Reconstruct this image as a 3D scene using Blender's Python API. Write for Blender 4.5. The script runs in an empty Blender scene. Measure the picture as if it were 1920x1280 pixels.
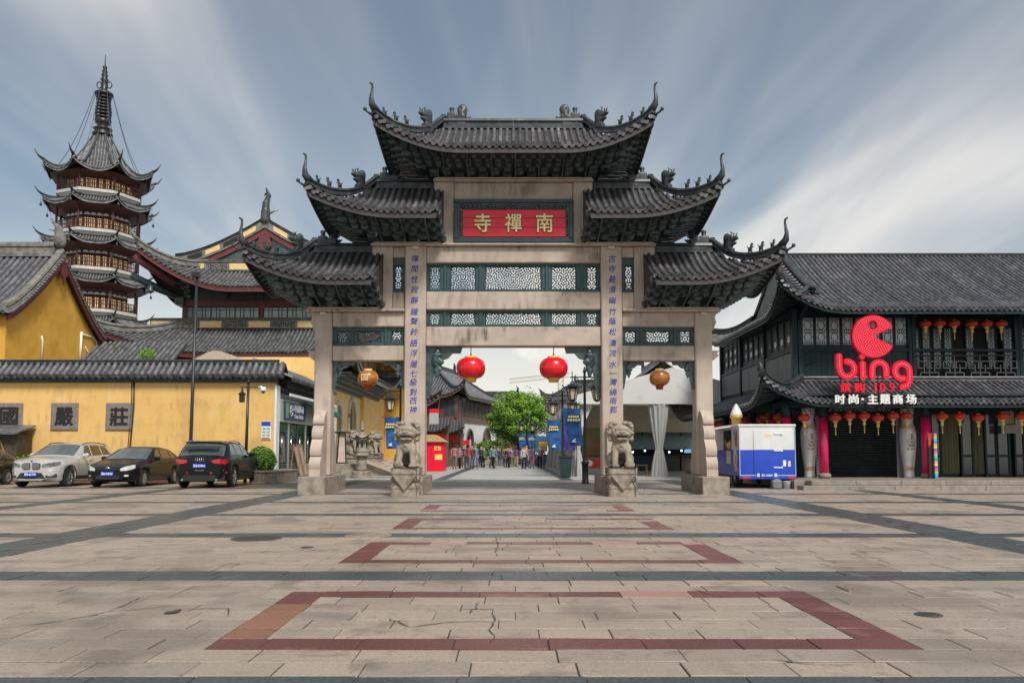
import bpy, math, random
import numpy as np
from mathutils import Vector, Matrix
R = math.radians
sc = bpy.context.scene
col = sc.collection
rnd = random.Random(7)

# ------------------------------------------------------------------ camera
CAM_H, F_PX, PITCH = 1.25, 1500.0, R(4.09)
PX0, PY0 = 960.0, 847.0 - F_PX * math.tan(PITCH)      # principal point in photo pixels
cam = bpy.data.cameras.new('camera'); cam_o = bpy.data.objects.new('camera', cam); col.objects.link(cam_o)
cam_o.location = (0, 0, CAM_H); cam_o.rotation_euler = (math.pi / 2 + PITCH, 0, 0)
cam.sensor_fit = 'HORIZONTAL'; cam.sensor_width = 36.0; cam.lens = F_PX / 1920 * 36
cam.shift_y = (PY0 - 640) / 1920; cam.clip_start = 0.1; cam.clip_end = 3000
sc.camera = cam_o

# ------------------------------------------------------------------ light
SUN_EL, SUN_AZ = R(49), R(154)      # azimuth measured from +Y towards +X: behind the camera, to the right
world = bpy.data.worlds.new('World'); sc.world = world; world.use_nodes = True
def build_world():
    nt = world.node_tree; N = nt.nodes; L = nt.links; N.clear()
    out = N.new('ShaderNodeOutputWorld'); bg = N.new('ShaderNodeBackground'); bg.inputs[1].default_value = 0.1
    L.new(bg.outputs[0], out.inputs[0])
    sky = N.new('ShaderNodeTexSky'); sky.sky_type = 'NISHITA'; sky.sun_disc = False
    sky.sun_elevation = SUN_EL; sky.sun_rotation = SUN_AZ; sky.air_density = 1.0; sky.dust_density = 2.2; sky.ozone_density = 1.5
    tc = N.new('ShaderNodeTexCoord'); sep = N.new('ShaderNodeSeparateXYZ'); L.new(tc.outputs['Generated'], sep.inputs[0])
    def math_(op, a, b=None, c=None):
        m = N.new('ShaderNodeMath'); m.operation = op
        for i, v in enumerate((a, b, c)):
            if v is None: continue
            if isinstance(v, (int, float)): m.inputs[i].default_value = v
            else: L.new(v, m.inputs[i])
        return m.outputs[0]
    zz = math_('MAXIMUM', sep.outputs[2], 0.0); zz = math_('ADD', zz, 0.12)
    u = math_('DIVIDE', sep.outputs[0], zz); v = math_('DIVIDE', sep.outputs[1], zz)
    # streaks are drawn out along the wind, which blows away from the square and a little to the left
    def cloud(ang, sx, sy, det, lo, hi, seed):
        ca, sa = math.cos(ang), math.sin(ang)
        a = math_('ADD', math_('MULTIPLY', u, ca * sx), math_('MULTIPLY', v, sa * sx))
        b = math_('ADD', math_('MULTIPLY', u, -sa * sy), math_('MULTIPLY', v, ca * sy))
        cmb = N.new('ShaderNodeCombineXYZ'); L.new(a, cmb.inputs[0]); L.new(b, cmb.inputs[1]); cmb.inputs[2].default_value = seed
        nz = N.new('ShaderNodeTexNoise'); nz.inputs['Scale'].default_value = 1.0; nz.inputs['Detail'].default_value = det
        nz.inputs['Roughness'].default_value = 0.55; nz.inputs['Distortion'].default_value = 0.3
        L.new(cmb.outputs[0], nz.inputs['Vector'])
        mr = N.new('ShaderNodeMapRange'); mr.interpolation_type = 'SMOOTHSTEP'
        mr.inputs['From Min'].default_value = lo; mr.inputs['From Max'].default_value = hi
        L.new(nz.outputs[0], mr.inputs['Value']); return mr.outputs[0]
    c1 = cloud(R(8), 1.5, 0.20, 4.0, 0.38, 0.71, 5.2)
    c2 = cloud(R(-6), 3.6, 0.30, 4.0, 0.30, 0.80, 9.1)
    c3 = cloud(R(20), 0.55, 0.35, 3.0, 0.34, 0.64, 1.3)
    dens = math_('ADD', math_('MULTIPLY', c1, 0.82), math_('MULTIPLY', c2, 0.30))
    dens = math_('ADD', math_('MULTIPLY', dens, math_('ADD', math_('MULTIPLY', c3, 0.95), 0.34)), 0.10)
    dens = math_('MINIMUM', dens, 0.97)
    # towards the horizon the thin cloud closes up
    hz = N.new('ShaderNodeMapRange'); hz.interpolation_type = 'SMOOTHSTEP'
    hz.inputs['From Min'].default_value = 0.0; hz.inputs['From Max'].default_value = 0.34
    hz.inputs['To Min'].default_value = 0.95; hz.inputs['To Max'].default_value = 0.0
    L.new(sep.outputs[2], hz.inputs['Value'])
    dens = math_('MAXIMUM', dens, hz.outputs[0])
    ccol = N.new('ShaderNodeMix'); ccol.data_type = 'RGBA'
    ccol.inputs[6].default_value = (7.4, 7.2, 6.85, 1); ccol.inputs[7].default_value = (8.2, 7.9, 7.2, 1)
    L.new(hz.outputs[0], ccol.inputs[0])
    gain = N.new('ShaderNodeMix'); gain.data_type = 'RGBA'; gain.blend_type = 'MULTIPLY'; gain.inputs[0].default_value = 1
    gain.inputs[7].default_value = (0.88, 0.92, 0.84, 1); L.new(sky.outputs[0], gain.inputs[6])
    mx = N.new('ShaderNodeMix'); mx.data_type = 'RGBA'
    L.new(dens, mx.inputs[0]); L.new(gain.outputs[2], mx.inputs[6]); L.new(ccol.outputs[2], mx.inputs[7])
    L.new(mx.outputs[2], bg.inputs[0])
build_world()
sun = bpy.data.lights.new('sun', 'SUN'); sun_o = bpy.data.objects.new('sun', sun); col.objects.link(sun_o)
sun.energy = 2.9; sun.angle = R(14); sun.color = (1.0, 0.96, 0.91)
sun_o.location = (20, -20, 40)
sd = Vector((math.sin(SUN_AZ) * math.cos(SUN_EL), math.cos(SUN_AZ) * math.cos(SUN_EL), math.sin(SUN_EL)))
sun_o.rotation_euler = sd.to_track_quat('Z', 'Y').to_euler()
sc.view_settings.view_transform = 'Standard'; sc.view_settings.look = 'None'
sc.view_settings.exposure = 0.27; sc.view_settings.gamma = 1.0; sc.view_settings.use_curve_mapping = False

# ------------------------------------------------------------------ pixel to place
def W(px, py, Y):
    """direction of a photo pixel, followed out to the given distance Y"""
    c, s = math.cos(PITCH), math.sin(PITCH)
    dx, dv = px - PX0, PY0 - py
    d = Vector((dx, F_PX * c - dv * s, F_PX * s + dv * c))
    k = Y / d.y
    return Vector((d.x * k, Y, CAM_H + d.z * k))
def G(px, py):
    """where a photo pixel meets the ground"""
    c, s = math.cos(PITCH), math.sin(PITCH)
    dx, dv = px - PX0, PY0 - py
    d = Vector((dx, F_PX * c - dv * s, F_PX * s + dv * c))
    k = -CAM_H / d.z
    return Vector((d.x * k, d.y * k, 0))
def WX(px, Y, z=1.25): return (px - PX0) * (Y * math.cos(PITCH) + (z - CAM_H) * math.sin(PITCH)) / F_PX
def WZ(py, Y): return W(PX0, py, Y).z

# ------------------------------------------------------------------ materials
MATS = {}
def mat(name, c1, c2=None, rough=0.7, scale=4.0, metal=0.0, bump=0.0, bscale=None, vary=0.0, stretch=(1, 1, 1), detail=5.0,
        spots=None, streak=None, coat=0.0, emit=None, estr=0.0, alpha=1.0, trans=0.0, spec=0.5, lo=0.35, hi=0.65, coords='Object', rrange=0.0, wave=None):
    if name in MATS: return MATS[name]
    m = bpy.data.materials.new(name); MATS[name] = m; m.use_nodes = True
    nt = m.node_tree; N = nt.nodes; L = nt.links
    b = N['Principled BSDF']
    b.inputs['Roughness'].default_value = rough; b.inputs['Metallic'].default_value = metal
    b.inputs['Coat Weight'].default_value = coat; b.inputs['Coat Roughness'].default_value = 0.06
    b.inputs['Specular IOR Level'].default_value = spec
    b.inputs['Alpha'].default_value = alpha; b.inputs['Transmission Weight'].default_value = trans
    c2 = c2 or c1
    tc = N.new('ShaderNodeTexCoord') if coords != 'Position' else N.new('ShaderNodeNewGeometry')
    def noise(sc_, st=(1, 1, 1), det=detail, r=0.6):
        mp = N.new('ShaderNodeMapping'); mp.inputs['Scale'].default_value = st; L.new(tc.outputs[coords], mp.inputs[0])
        n = N.new('ShaderNodeTexNoise'); n.inputs['Scale'].default_value = sc_; n.inputs['Detail'].default_value = det
        n.inputs['Roughness'].default_value = r; L.new(mp.outputs[0], n.inputs['Vector']); return n.outputs[0]
    def rng(v, a, b_, t0=0.0, t1=1.0):
        r_ = N.new('ShaderNodeMapRange'); r_.inputs['From Min'].default_value = a; r_.inputs['From Max'].default_value = b_
        r_.inputs['To Min'].default_value = t0; r_.inputs['To Max'].default_value = t1; L.new(v, r_.inputs['Value']); return r_.outputs[0]
    def mix(f, a, b_, mode='MIX'):
        mx = N.new('ShaderNodeMix'); mx.data_type = 'RGBA'; mx.blend_type = mode
        for i, v in ((0, f), (6, a), (7, b_)):
            if hasattr(v, 'node'): L.new(v, mx.inputs[i])
            elif isinstance(v, (int, float)): mx.inputs[i].default_value = v
            else: mx.inputs[i].default_value = (*v[:3], 1)
        return mx.outputs[2]
    nz = noise(scale, stretch)
    colr = mix(rng(nz, lo, hi), c1, c2)
    if spots:      # (colour, scale, threshold, amount)
        for (sc_, ss, th, am) in ([spots] if not isinstance(spots, list) else spots):
            colr = mix(rng(noise(ss, det=3), th, th + 0.08, 0, am), colr, sc_)
    if streak:     # (colour, amount, threshold): rain runs that follow the vertical
        for (sc_, am, th) in ([streak] if not isinstance(streak, list) else streak):
            s1 = noise(3.2, (1.6, 1.6, 0.22), 4); s2 = noise(1.1, (0.6, 0.6, 1.4), 3)
            mm = N.new('ShaderNodeMath'); mm.operation = 'MULTIPLY'; L.new(rng(s1, th, th + 0.22), mm.inputs[0]); L.new(rng(s2, 0.42, 0.66, 0, am), mm.inputs[1])
            colr = mix(mm.outputs[0], colr, sc_)
    if wave:       # (colour, scale, axis vector): fine ribs
        wv = N.new('ShaderNodeTexWave'); wv.bands_direction = wave[2]; wv.inputs['Scale'].default_value = wave[1]; wv.inputs['Distortion'].default_value = wave[3] if len(wave) > 3 else 0.0
        wv.inputs['Detail'].default_value = 2
        L.new(tc.outputs[coords], wv.inputs[0]); colr = mix(rng(wv.outputs[1], 0.3, 0.7), colr, wave[0])
    if vary:
        oi = N.new('ShaderNodeObjectInfo'); v_ = rng(oi.outputs['Random'], 0, 1, 1 - vary, 1 + vary)
        hs = N.new('ShaderNodeHueSaturation'); L.new(v_, hs.inputs['Value']); L.new(colr, hs.inputs['Color']); colr = hs.outputs[0]
    L.new(colr, b.inputs['Base Color'])
    if rrange: L.new(rng(noise(scale * 0.7, stretch), 0.3, 0.7, rough - rrange, rough + rrange), b.inputs['Roughness'])
    if bump:
        bp = N.new('ShaderNodeBump'); bp.inputs['Strength'].default_value = bump; bp.inputs['Distance'].default_value = 0.02
        L.new(noise(bscale or scale * 4, stretch), bp.inputs['Height']); L.new(bp.outputs[0], b.inputs['Normal'])
    if emit: b.inputs['Emission Color'].default_value = (*emit, 1); b.inputs['Emission Strength'].default_value = estr
    return m

# ------------------------------------------------------------------ mesh builder
class MB:
    def __init__(s): s.v = []; s.f = []; s.sm = []; s.mi = []; s.m = 0
    def add(s, vs, fs, smooth=False):
        o = len(s.v); s.v += [tuple(p) for p in vs]
        for f in fs: s.f.append([i + o for i in f]); s.sm.append(smooth); s.mi.append(s.m)
        return s
    def box(s, x0, x1, y0, y1, z0, z1, bev=0.0):
        if x0 > x1: x0, x1 = x1, x0
        if y0 > y1: y0, y1 = y1, y0
        if z0 > z1: z0, z1 = z1, z0
        if not bev:
            vs = [(x, y, z) for x in (x0, x1) for y in (y0, y1) for z in (z0, z1)]
            return s.add(vs, [(0, 1, 3, 2), (4, 6, 7, 5), (0, 4, 5, 1), (2, 3, 7, 6), (0, 2, 6, 4), (1, 5, 7, 3)])
        b = min(bev, (x1 - x0) / 2.1, (y1 - y0) / 2.1, (z1 - z0) / 2.1)
        xs = (x0, x1); ys = (y0, y1); zs = (z0, z1); vs = []; ix = {}
        for i in (0, 1):
            for j in (0, 1):
                for k in (0, 1):
                    sx, sy, sz = 1 - 2 * i, 1 - 2 * j, 1 - 2 * k
                    for a, off in (('x', (0, b, b)), ('y', (b, 0, b)), ('z', (b, b, 0))):
                        ix[i, j, k, a] = len(vs); vs.append((xs[i] + sx * off[0], ys[j] + sy * off[1], zs[k] + sz * off[2]))
        fs = []
        for i in (0, 1): fs.append([ix[i, 0, 0, 'x'], ix[i, 1, 0, 'x'], ix[i, 1, 1, 'x'], ix[i, 0, 1, 'x']][::(1 if i else -1)])
        for j in (0, 1): fs.append([ix[0, j, 0, 'y'], ix[1, j, 0, 'y'], ix[1, j, 1, 'y'], ix[0, j, 1, 'y']][::(-1 if j else 1)])
        for k in (0, 1): fs.append([ix[0, 0, k, 'z'], ix[1, 0, k, 'z'], ix[1, 1, k, 'z'], ix[0, 1, k, 'z']][::(1 if k else -1)])
        for i in (0, 1):
            for j in (0, 1): fs.append([ix[i, j, 0, 'x'], ix[i, j, 1, 'x'], ix[i, j, 1, 'y'], ix[i, j, 0, 'y']][::(1 if i != j else -1)])
            for k in (0, 1): fs.append([ix[i, 0, k, 'x'], ix[i, 1, k, 'x'], ix[i, 1, k, 'z'], ix[i, 0, k, 'z']][::(-1 if i != k else 1)])
        for j in (0, 1):
            for k in (0, 1): fs.append([ix[0, j, k, 'y'], ix[1, j, k, 'y'], ix[1, j, k, 'z'], ix[0, j, k, 'z']][::(1 if j != k else -1)])
        for i in (0, 1):
            for j in (0, 1):
                for k in (0, 1): fs.append([ix[i, j, k, a] for a in 'xyz'][::(1 if (i + j + k) % 2 else -1)])
        return s.add(vs, fs)
    def bar(s, a, b, w, h=None, up=(0, 0, 1)):
        a, b = Vector(a), Vector(b); h = h or w; d = (b - a).normalized(); u = Vector(up)
        if abs(d.dot(u)) > 0.98: u = Vector((1, 0, 0))
        r = d.cross(u).normalized() * (w / 2); t = r.cross(d).normalized() * (h / 2)
        vs = [p + sx * r + sz * t for p in (a, b) for sx, sz in ((-1, -1), (1, -1), (1, 1), (-1, 1))]
        return s.add(vs, [(3, 2, 1, 0), (4, 5, 6, 7), (0, 1, 5, 4), (1, 2, 6, 5), (2, 3, 7, 6), (3, 0, 4, 7)])
    def tube(s, pts, rad, n=8, caps=True, arc=None, up=(0, 0, 1)):
        """round tube along points; rad a number or one per point; arc=(a0,a1) in radians leaves it open (a roof tile)"""
        pts = [Vector(p) for p in pts]; k = len(pts); rs = rad if hasattr(rad, '__len__') else [rad] * k
        full = arc is None; a0, a1 = arc or (0, 2 * math.pi); m = n if full else n + 1; vs = []
        for i, p in enumerate(pts):
            d = (pts[min(i + 1, k - 1)] - pts[max(i - 1, 0)]).normalized(); u = Vector(up)
            if abs(d.dot(u)) > 0.98: u = Vector((0, 1, 0)) if abs(d.y) < 0.9 else Vector((1, 0, 0))
            r = d.cross(u).normalized(); t = r.cross(d).normalized()
            for j in range(m):
                a = a0 + (a1 - a0) * j / n; vs.append(p + rs[i] * (math.cos(a) * r + math.sin(a) * t))
        fs = []
        for i in range(k - 1):
            for j in range(n if full else m - 1):
                j2 = (j + 1) % m; fs.append((i * m + j, i * m + j2, (i + 1) * m + j2, (i + 1) * m + j))
        s.add(vs, fs, True)
        if caps:
            o = len(s.v) - len(vs)
            s.f.append([o + j for j in range(m)][::-1]); s.f.append([o + (k - 1) * m + j for j in range(m)]); s.sm += [False] * 2; s.mi += [s.m] * 2
        return s
    def lathe(s, prof, c=(0, 0, 0), n=16, sx=1.0, sy=1.0, lobes=0, lobe_d=0.0, caps=True, smooth=True, a_off=0.0):
        vs = []; k = len(prof)
        for r, z in prof:
            for j in range(n):
                a = 2 * math.pi * j / n + a_off; q = r * (1 + lobe_d * (abs(math.sin(a * lobes / 2)) - 0.5)) if lobes else r
                vs.append((c[0] + q * math.cos(a) * sx, c[1] + q * math.sin(a) * sy, c[2] + z))
        fs = [(i * n + j, i * n + (j + 1) % n, (i + 1) * n + (j + 1) % n, (i + 1) * n + j) for i in range(k - 1) for j in range(n)]
        s.add(vs, fs, smooth)
        if caps:
            o = len(s.v) - len(vs)
            s.f.append([o + j for j in range(n)][::-1]); s.f.append([o + (k - 1) * n + j for j in range(n)]); s.sm += [False] * 2; s.mi += [s.m] * 2
        return s
    def prism(s, poly, a0, a1, axis='y'):
        """closed outline, extruded along an axis. axis y: poly is (x,z); x: (y,z); z: (x,y)"""
        k = len(poly)
        ar = sum(poly[i][0] * poly[(i + 1) % k][1] - poly[(i + 1) % k][0] * poly[i][1] for i in range(k))
        if ar < 0: poly = poly[::-1]
        if axis == 'y': vs = [(x, a, z) for a in (a0, a1) for x, z in poly]; flip = a0 > a1
        elif axis == 'x': vs = [(a, y, z) for a in (a0, a1) for y, z in poly]; flip = a0 < a1
        else: vs = [(x, y, a) for a in (a0, a1) for x, y in poly]; flip = a0 < a1
        fs = [list(range(k)), list(range(2 * k - 1, k - 1, -1))] + [(i, i + k, (i + 1) % k + k, (i + 1) % k) for i in range(k)]
        if flip: fs = [list(f)[::-1] for f in fs]
        return s.add(vs, fs)
    def grid(s, rows, smooth=True, close=False):
        """rows: equal-length lists of points"""
        n = len(rows[0]); vs = [p for r in rows for p in r]; fs = []
        for i in range(len(rows) - 1):
            for j in range(n if close else n - 1):
                j2 = (j + 1) % n; fs.append((i * n + j, i * n + j2, (i + 1) * n + j2, (i + 1) * n + j))
        return s.add(vs, fs, smooth)
    def ball(s, c, r, n=10, m=6):
        rx, ry, rz = r if hasattr(r, '__len__') else (r, r, r)
        return s.lathe([(max(1e-3, math.sin(math.pi * i / m)), -math.cos(math.pi * i / m) * rz) for i in range(m + 1)], c, n, rx, ry, caps=False)
    def raw(s, vs, fs, smooth=False): return s.add(vs, fs, smooth)
    def xf(s, M):
        s.v = [tuple(M @ Vector(p)) for p in s.v]; return s
    def shift(s, x, y, z): s.v = [(a + x, b + y, c + z) for a, b, c in s.v]; return s
    def merge(s, o):
        k = len(s.v); s.v += o.v; s.f += [[i + k for i in f] for f in o.f]; s.sm += o.sm; s.mi += o.mi; return s

WL = {}      # world location of each object made here (roots are never rotated before their parts are built)
def mesh_of(name, mb, mats, off=(0, 0, 0)):
    me = bpy.data.meshes.new(name)
    ox, oy, oz = off
    me.from_pydata([(x - ox, y - oy, z - oz) for x, y, z in mb.v], [], mb.f)
    me.polygons.foreach_set('use_smooth', mb.sm)
    for m in (mats if isinstance(mats, (list, tuple)) else [mats]): me.materials.append(m)
    if isinstance(mats, (list, tuple)): me.polygons.foreach_set('material_index', mb.mi)
    me.update(); return me
def link(name, data, parent=None, loc=(0, 0, 0)):
    o = bpy.data.objects.new(name, data); col.objects.link(o); o.location = loc
    if parent: o.parent = parent; WL[o.name] = WL.get(parent.name, Vector((0, 0, 0))) + Vector(loc)
    else: WL[o.name] = Vector(loc)
    return o
def tag(o, label=None, cat=None, group=None, kind=None):
    if label: o['label'] = label
    if cat: o['category'] = cat
    if group: o['group'] = group
    if kind: o['kind'] = kind
    return o
def thing(name, label, cat, loc=(0, 0, 0), group=None):
    return tag(link(name, None, None, loc), label, cat, group)
def part(name, mb, m, parent=None, loc=None, label=None, kind=None, at=None):
    """a mesh object. World coordinates in mb, unless parented under a root: then still world coordinates, shifted to the root's place.
    at: the piece's own origin in world coordinates."""
    base = WL.get(parent.name, Vector((0, 0, 0))) if parent else Vector((0, 0, 0))
    o_at = Vector(at) if at is not None else (base if parent else Vector(loc or (0, 0, 0)))
    me = mesh_of(name, mb, m, o_at)
    o = link(name, me, parent, o_at - base)
    return tag(o, label, None, None, kind)
def single(name, mb, m, label, cat, loc, group=None, kind=None):
    o = part(name, mb, m, None, loc); return tag(o, label, cat, group, kind)
def struct(name, mb, m, loc=(0, 0, 0)): return tag(part(name, mb, m, None, loc), kind='structure')
def dup(root, loc, rz=None, label=None, group=None):
    def cp(o, parent):
        c = o.copy(); col.objects.link(c); c.parent = parent
        for ch in list(o.children): cp(ch, c)
        return c
    r = cp(root, None); r.location = loc; WL[r.name] = Vector(loc)
    if rz is not None: r.rotation_euler = (0, 0, rz)
    if label: r['label'] = label
    if group: r['group'] = group
    return r

# ------------------------------------------------------------------ lettering
def text_mb(s, size, depth=0.0, weight=0.0, center=True, res=3):
    """lettering in the x-z plane facing -y, centred; depth is its thickness"""
    cu = bpy.data.curves.new('lettering', 'FONT'); cu.body = s; cu.size = size; cu.extrude = depth / 2
    cu.resolution_u = res
    if center: cu.align_x = 'CENTER'; cu.align_y = 'CENTER'
    ob = bpy.data.objects.new('lettering', cu); col.objects.link(ob)
    dg = bpy.context.evaluated_depsgraph_get(); me = bpy.data.meshes.new_from_object(ob.evaluated_get(dg))
    mb = MB(); mb.add([(v.co.x, -v.co.z, v.co.y) for v in me.vertices], [list(p.vertices) for p in me.polygons])
    bpy.data.objects.remove(ob); bpy.data.curves.remove(cu); bpy.data.meshes.remove(me)
    if weight and mb.v:     # heavier strokes: shifted copies, each a hair behind the last
        base = list(mb.v); fs = [list(f) for f in mb.f]; n = len(base)
        for i, (a, b) in enumerate(((1, 0), (-1, 0), (0, 1), (0, -1))):
            mb.add([(x + a * weight, y + 0.0005 * (i + 1), z + b * weight) for x, y, z in base], fs)
    if mb.v and center:
        xs = [p[0] for p in mb.v]; zs = [p[2] for p in mb.v]
        mb.shift(-(min(xs) + max(xs)) / 2, 0, -(min(zs) + max(zs)) / 2)
    return mb
def fit(mb, w, h):
    xs = [p[0] for p in mb.v]; zs = [p[2] for p in mb.v]
    kx, kz = w / max(1e-6, max(xs) - min(xs)), h / max(1e-6, max(zs) - min(zs))
    mb.v = [(x * kx, y, z * kz) for x, y, z in mb.v]; return mb

# ------------------------------------------------------------------ rounded, sculpted shapes: smooth blend of solids, surfaced on a grid
def sculpt(prims, lo, hi, step, k=0.04, cut=(), ripple=None):
    lo = np.array(lo, float); hi = np.array(hi, float); n = np.ceil((hi - lo) / step).astype(int) + 1
    ax = [lo[i] + step * np.arange(n[i]) for i in range(3)]
    P = np.stack(np.meshgrid(*ax, indexing='ij'), -1)
    def sd_(p):
        if p[0] == 'e':
            c, r = np.array(p[1]), np.array(p[2]); q = P - c
            if len(p) > 3 and p[3] is not None:
                M = np.array(Matrix.Rotation(p[3][0], 3, p[3][1])); q = q @ M
            d = np.linalg.norm(q / r, axis=-1); return (d - 1) * r.min() * np.clip(d, 0.6, 1.6) ** 0
        if p[0] == 'c':
            a, b = np.array(p[1]), np.array(p[2]); ba = b - a; t = np.clip(((P - a) @ ba) / (ba @ ba), 0, 1)
            return np.linalg.norm(P - a - t[..., None] * ba, axis=-1) - (p[3] + (p[4] - p[3]) * t)
        if p[0] == 'b':
            c, h, r = np.array(p[1]), np.array(p[2]), p[3]; q = np.abs(P - c) - h + r
            return np.linalg.norm(np.maximum(q, 0), axis=-1) + np.minimum(q.max(-1), 0) - r
    D = None
    for p in prims:
        d = sd_(p); kk = k
        if D is None: D = d
        else: hh = np.clip(0.5 + 0.5 * (D - d) / kk, 0, 1); D = D * (1 - hh) + d * hh - kk * hh * (1 - hh)
    for p in cut:
        d = -sd_(p); kk = k * 0.4; hh = np.clip(0.5 - 0.5 * (D - d) / kk, 0, 1); D = D * (1 - hh) + d * hh + kk * hh * (1 - hh)
    if ripple is not None: D = D + ripple(P)
    ins = D < 0
    # surface nets
    c8 = [(i, j, l) for i in (0, 1) for j in (0, 1) for l in (0, 1)]
    nx, ny, nz = n - 1
    cnt = sum(ins[i:i + nx, j:j + ny, l:l + nz].astype(int) for i, j, l in c8)
    act = (cnt > 0) & (cnt < 8); idx = -np.ones(act.shape, int); ids = np.argwhere(act); idx[act] = np.arange(len(ids))
    acc = np.zeros((len(ids), 3)); num = np.zeros(len(ids))
    g = lambda o: D[ids[:, 0] + o[0], ids[:, 1] + o[1], ids[:, 2] + o[2]]
    for a in c8:
        for axi in range(3):
            if a[axi]: continue
            b = list(a); b[axi] = 1; da, db = g(a), g(b); m = (da < 0) != (db < 0)
            t = np.where(m, da / np.where(m, da - db, 1), 0); p = np.tile(np.array(a, float), (len(ids), 1)); p[:, axi] += t
            acc[m] += p[m]; num[m] += 1
    V = lo + step * (ids + acc / num[:, None]); fs = []
    for axi, (u, w) in enumerate(((1, 2), (2, 0), (0, 1))):
        sl = [slice(None)] * 3; sl2 = [slice(None)] * 3; sl[axi] = slice(0, -1); sl2[axi] = slice(1, None)
        ed = np.argwhere(ins[tuple(sl)] != ins[tuple(sl2)])
        for e in ed:
            if e[u] == 0 or e[w] == 0 or e[u] >= act.shape[u] or e[w] >= act.shape[w]: continue
            q = []
            for du, dw in ((-1, -1), (0, -1), (0, 0), (-1, 0)):
                f = e.copy(); f[u] += du; f[w] += dw; q.append(int(idx[tuple(f)]))
            if min(q) < 0: continue
            fs.append(q if ins[tuple(e)] else q[::-1])
    mb = MB(); mb.add([tuple(map(float, v)) for v in V], fs, True); return mb

# ------------------------------------------------------------------ openwork carving: a sheet with curling holes
def openwork(w, h, step=0.02, period=0.085, seed=1, thick=0.03, fill=0.0, margin=0.02, sym=True):
    rs = np.random.RandomState(seed); nx, nz = int(w / step), int(h / step)
    Nx, Nz = nx + 40, nz + 40; f = np.fft.fft2(rs.randn(Nx, Nz)); fx = np.fft.fftfreq(Nx, step)[:, None]; fz = np.fft.fftfreq(Nz, step)[None]
    fr = np.sqrt(fx ** 2 + fz ** 2); f *= np.exp(-((fr - 1 / period) / (0.16 / period)) ** 2); a = np.fft.ifft2(f).real[:nx, :nz]
    if sym: a = a + a[::-1]
    a /= a.std(); s = a > -fill
    m = max(1, int(margin / step)); s[:m] = s[-m:] = True; s[:, :m] = s[:, -m:] = True
    mb = MB(); sx, sz = w / nx, h / nz; vid = {}; vs = []; fs = []
    def vi(i, j, k):
        key = (i, j, k)
        if key not in vid: vid[key] = len(vs); vs.append((-w / 2 + i * sx, (-thick / 2, thick / 2)[k], -h / 2 + j * sz))
        return vid[key]
    for i in range(nx):
        j = 0
        while j < nz:
            if not s[i, j]: j += 1; continue
            j0 = j
            while j < nz and s[i, j]: j += 1
            fs.append((vi(i, j0, 0), vi(i + 1, j0, 0), vi(i + 1, j, 0), vi(i, j, 0)))
            fs.append((vi(i, j0, 1), vi(i, j, 1), vi(i + 1, j, 1), vi(i + 1, j0, 1)))
            for jj in (j0, j): fs.append((vi(i, jj, 0), vi(i, jj, 1), vi(i + 1, jj, 1), vi(i + 1, jj, 0)))
            for q in range(j0, j):
                for di in (-1, 1):
                    ii = i + di
                    if ii < 0 or ii >= nx or not s[ii, q]:
                        e = i + (1 if di > 0 else 0); fs.append((vi(e, q, 0), vi(e, q + 1, 0), vi(e, q + 1, 1), vi(e, q, 1)))
    mb.add(vs, fs); return mb
# ================================================================== MATERIALS shared
M_granite = [mat('granite_%d' % i, a, b, rough=0.52, scale=70, bump=0.12, bscale=160, vary=0.05, detail=8, lo=0.3, hi=0.7,
                 spots=[((0.085, 0.07, 0.055), 0.45, 0.53, 0.42), ((0.10, 0.08, 0.062), 1.7, 0.57, 0.4), ((0.13, 0.105, 0.08), 7.0, 0.58, 0.3), ((0.07, 0.055, 0.042), 42.0, 0.60, 0.5), ((0.42, 0.38, 0.33), 50.0, 0.61, 0.35)], rrange=0.12, coords='Position')
             for i, (a, b) in enumerate((((0.24, 0.19, 0.148), (0.40, 0.33, 0.265)), ((0.215, 0.172, 0.134), (0.37, 0.304, 0.244)), ((0.26, 0.205, 0.16), (0.42, 0.345, 0.277)), ((0.222, 0.18, 0.145), (0.355, 0.30, 0.248))))]
M_dark = mat('dark_granite', (0.030, 0.042, 0.046), (0.075, 0.092, 0.095), rough=0.36, scale=40, vary=0.12, bump=0.05, bscale=120, rrange=0.12, spots=((0.14, 0.15, 0.145), 1.5, 0.6, 0.35), coords='Position')
M_red = mat('red_granite', (0.10, 0.032, 0.030), (0.17, 0.060, 0.052), rough=0.36, scale=60, vary=0.14, bump=0.05, rrange=0.12, spots=((0.24, 0.12, 0.10), 2.2, 0.6, 0.5), coords='Position')
M_orange = mat('orange_granite', (0.19, 0.085, 0.05), (0.29, 0.145, 0.09), rough=0.42, scale=60, vary=0.1, bump=0.05, coords='Position')
M_pink = mat('pink_granite', (0.30, 0.15, 0.12), (0.42, 0.24, 0.19), rough=0.4, scale=60, vary=0.12, bump=0.05)
M_street = [mat('street_stone_%d' % i, a, b, rough=0.5, scale=30, bump=0.08, bscale=90, rrange=0.12, spots=((0.18, 0.17, 0.15), 0.5, 0.55, 0.35))
            for i, (a, b) in enumerate((((0.34, 0.34, 0.31), (0.46, 0.455, 0.42)), ((0.30, 0.30, 0.275), (0.42, 0.415, 0.385))))]
M_mortar = mat('mortar', (0.045, 0.04, 0.033), (0.08, 0.07, 0.06), rough=0.9, scale=8)
M_stone = mat('gate_stone', (0.385, 0.31, 0.252), (0.49, 0.405, 0.335), rough=0.72, scale=1.4, bump=0.10, bscale=90, detail=8,
              spots=[((0.22, 0.18, 0.145), 38.0, 0.66, 0.55)], streak=[((0.11, 0.085, 0.06), 0.75, 0.52)])
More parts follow.
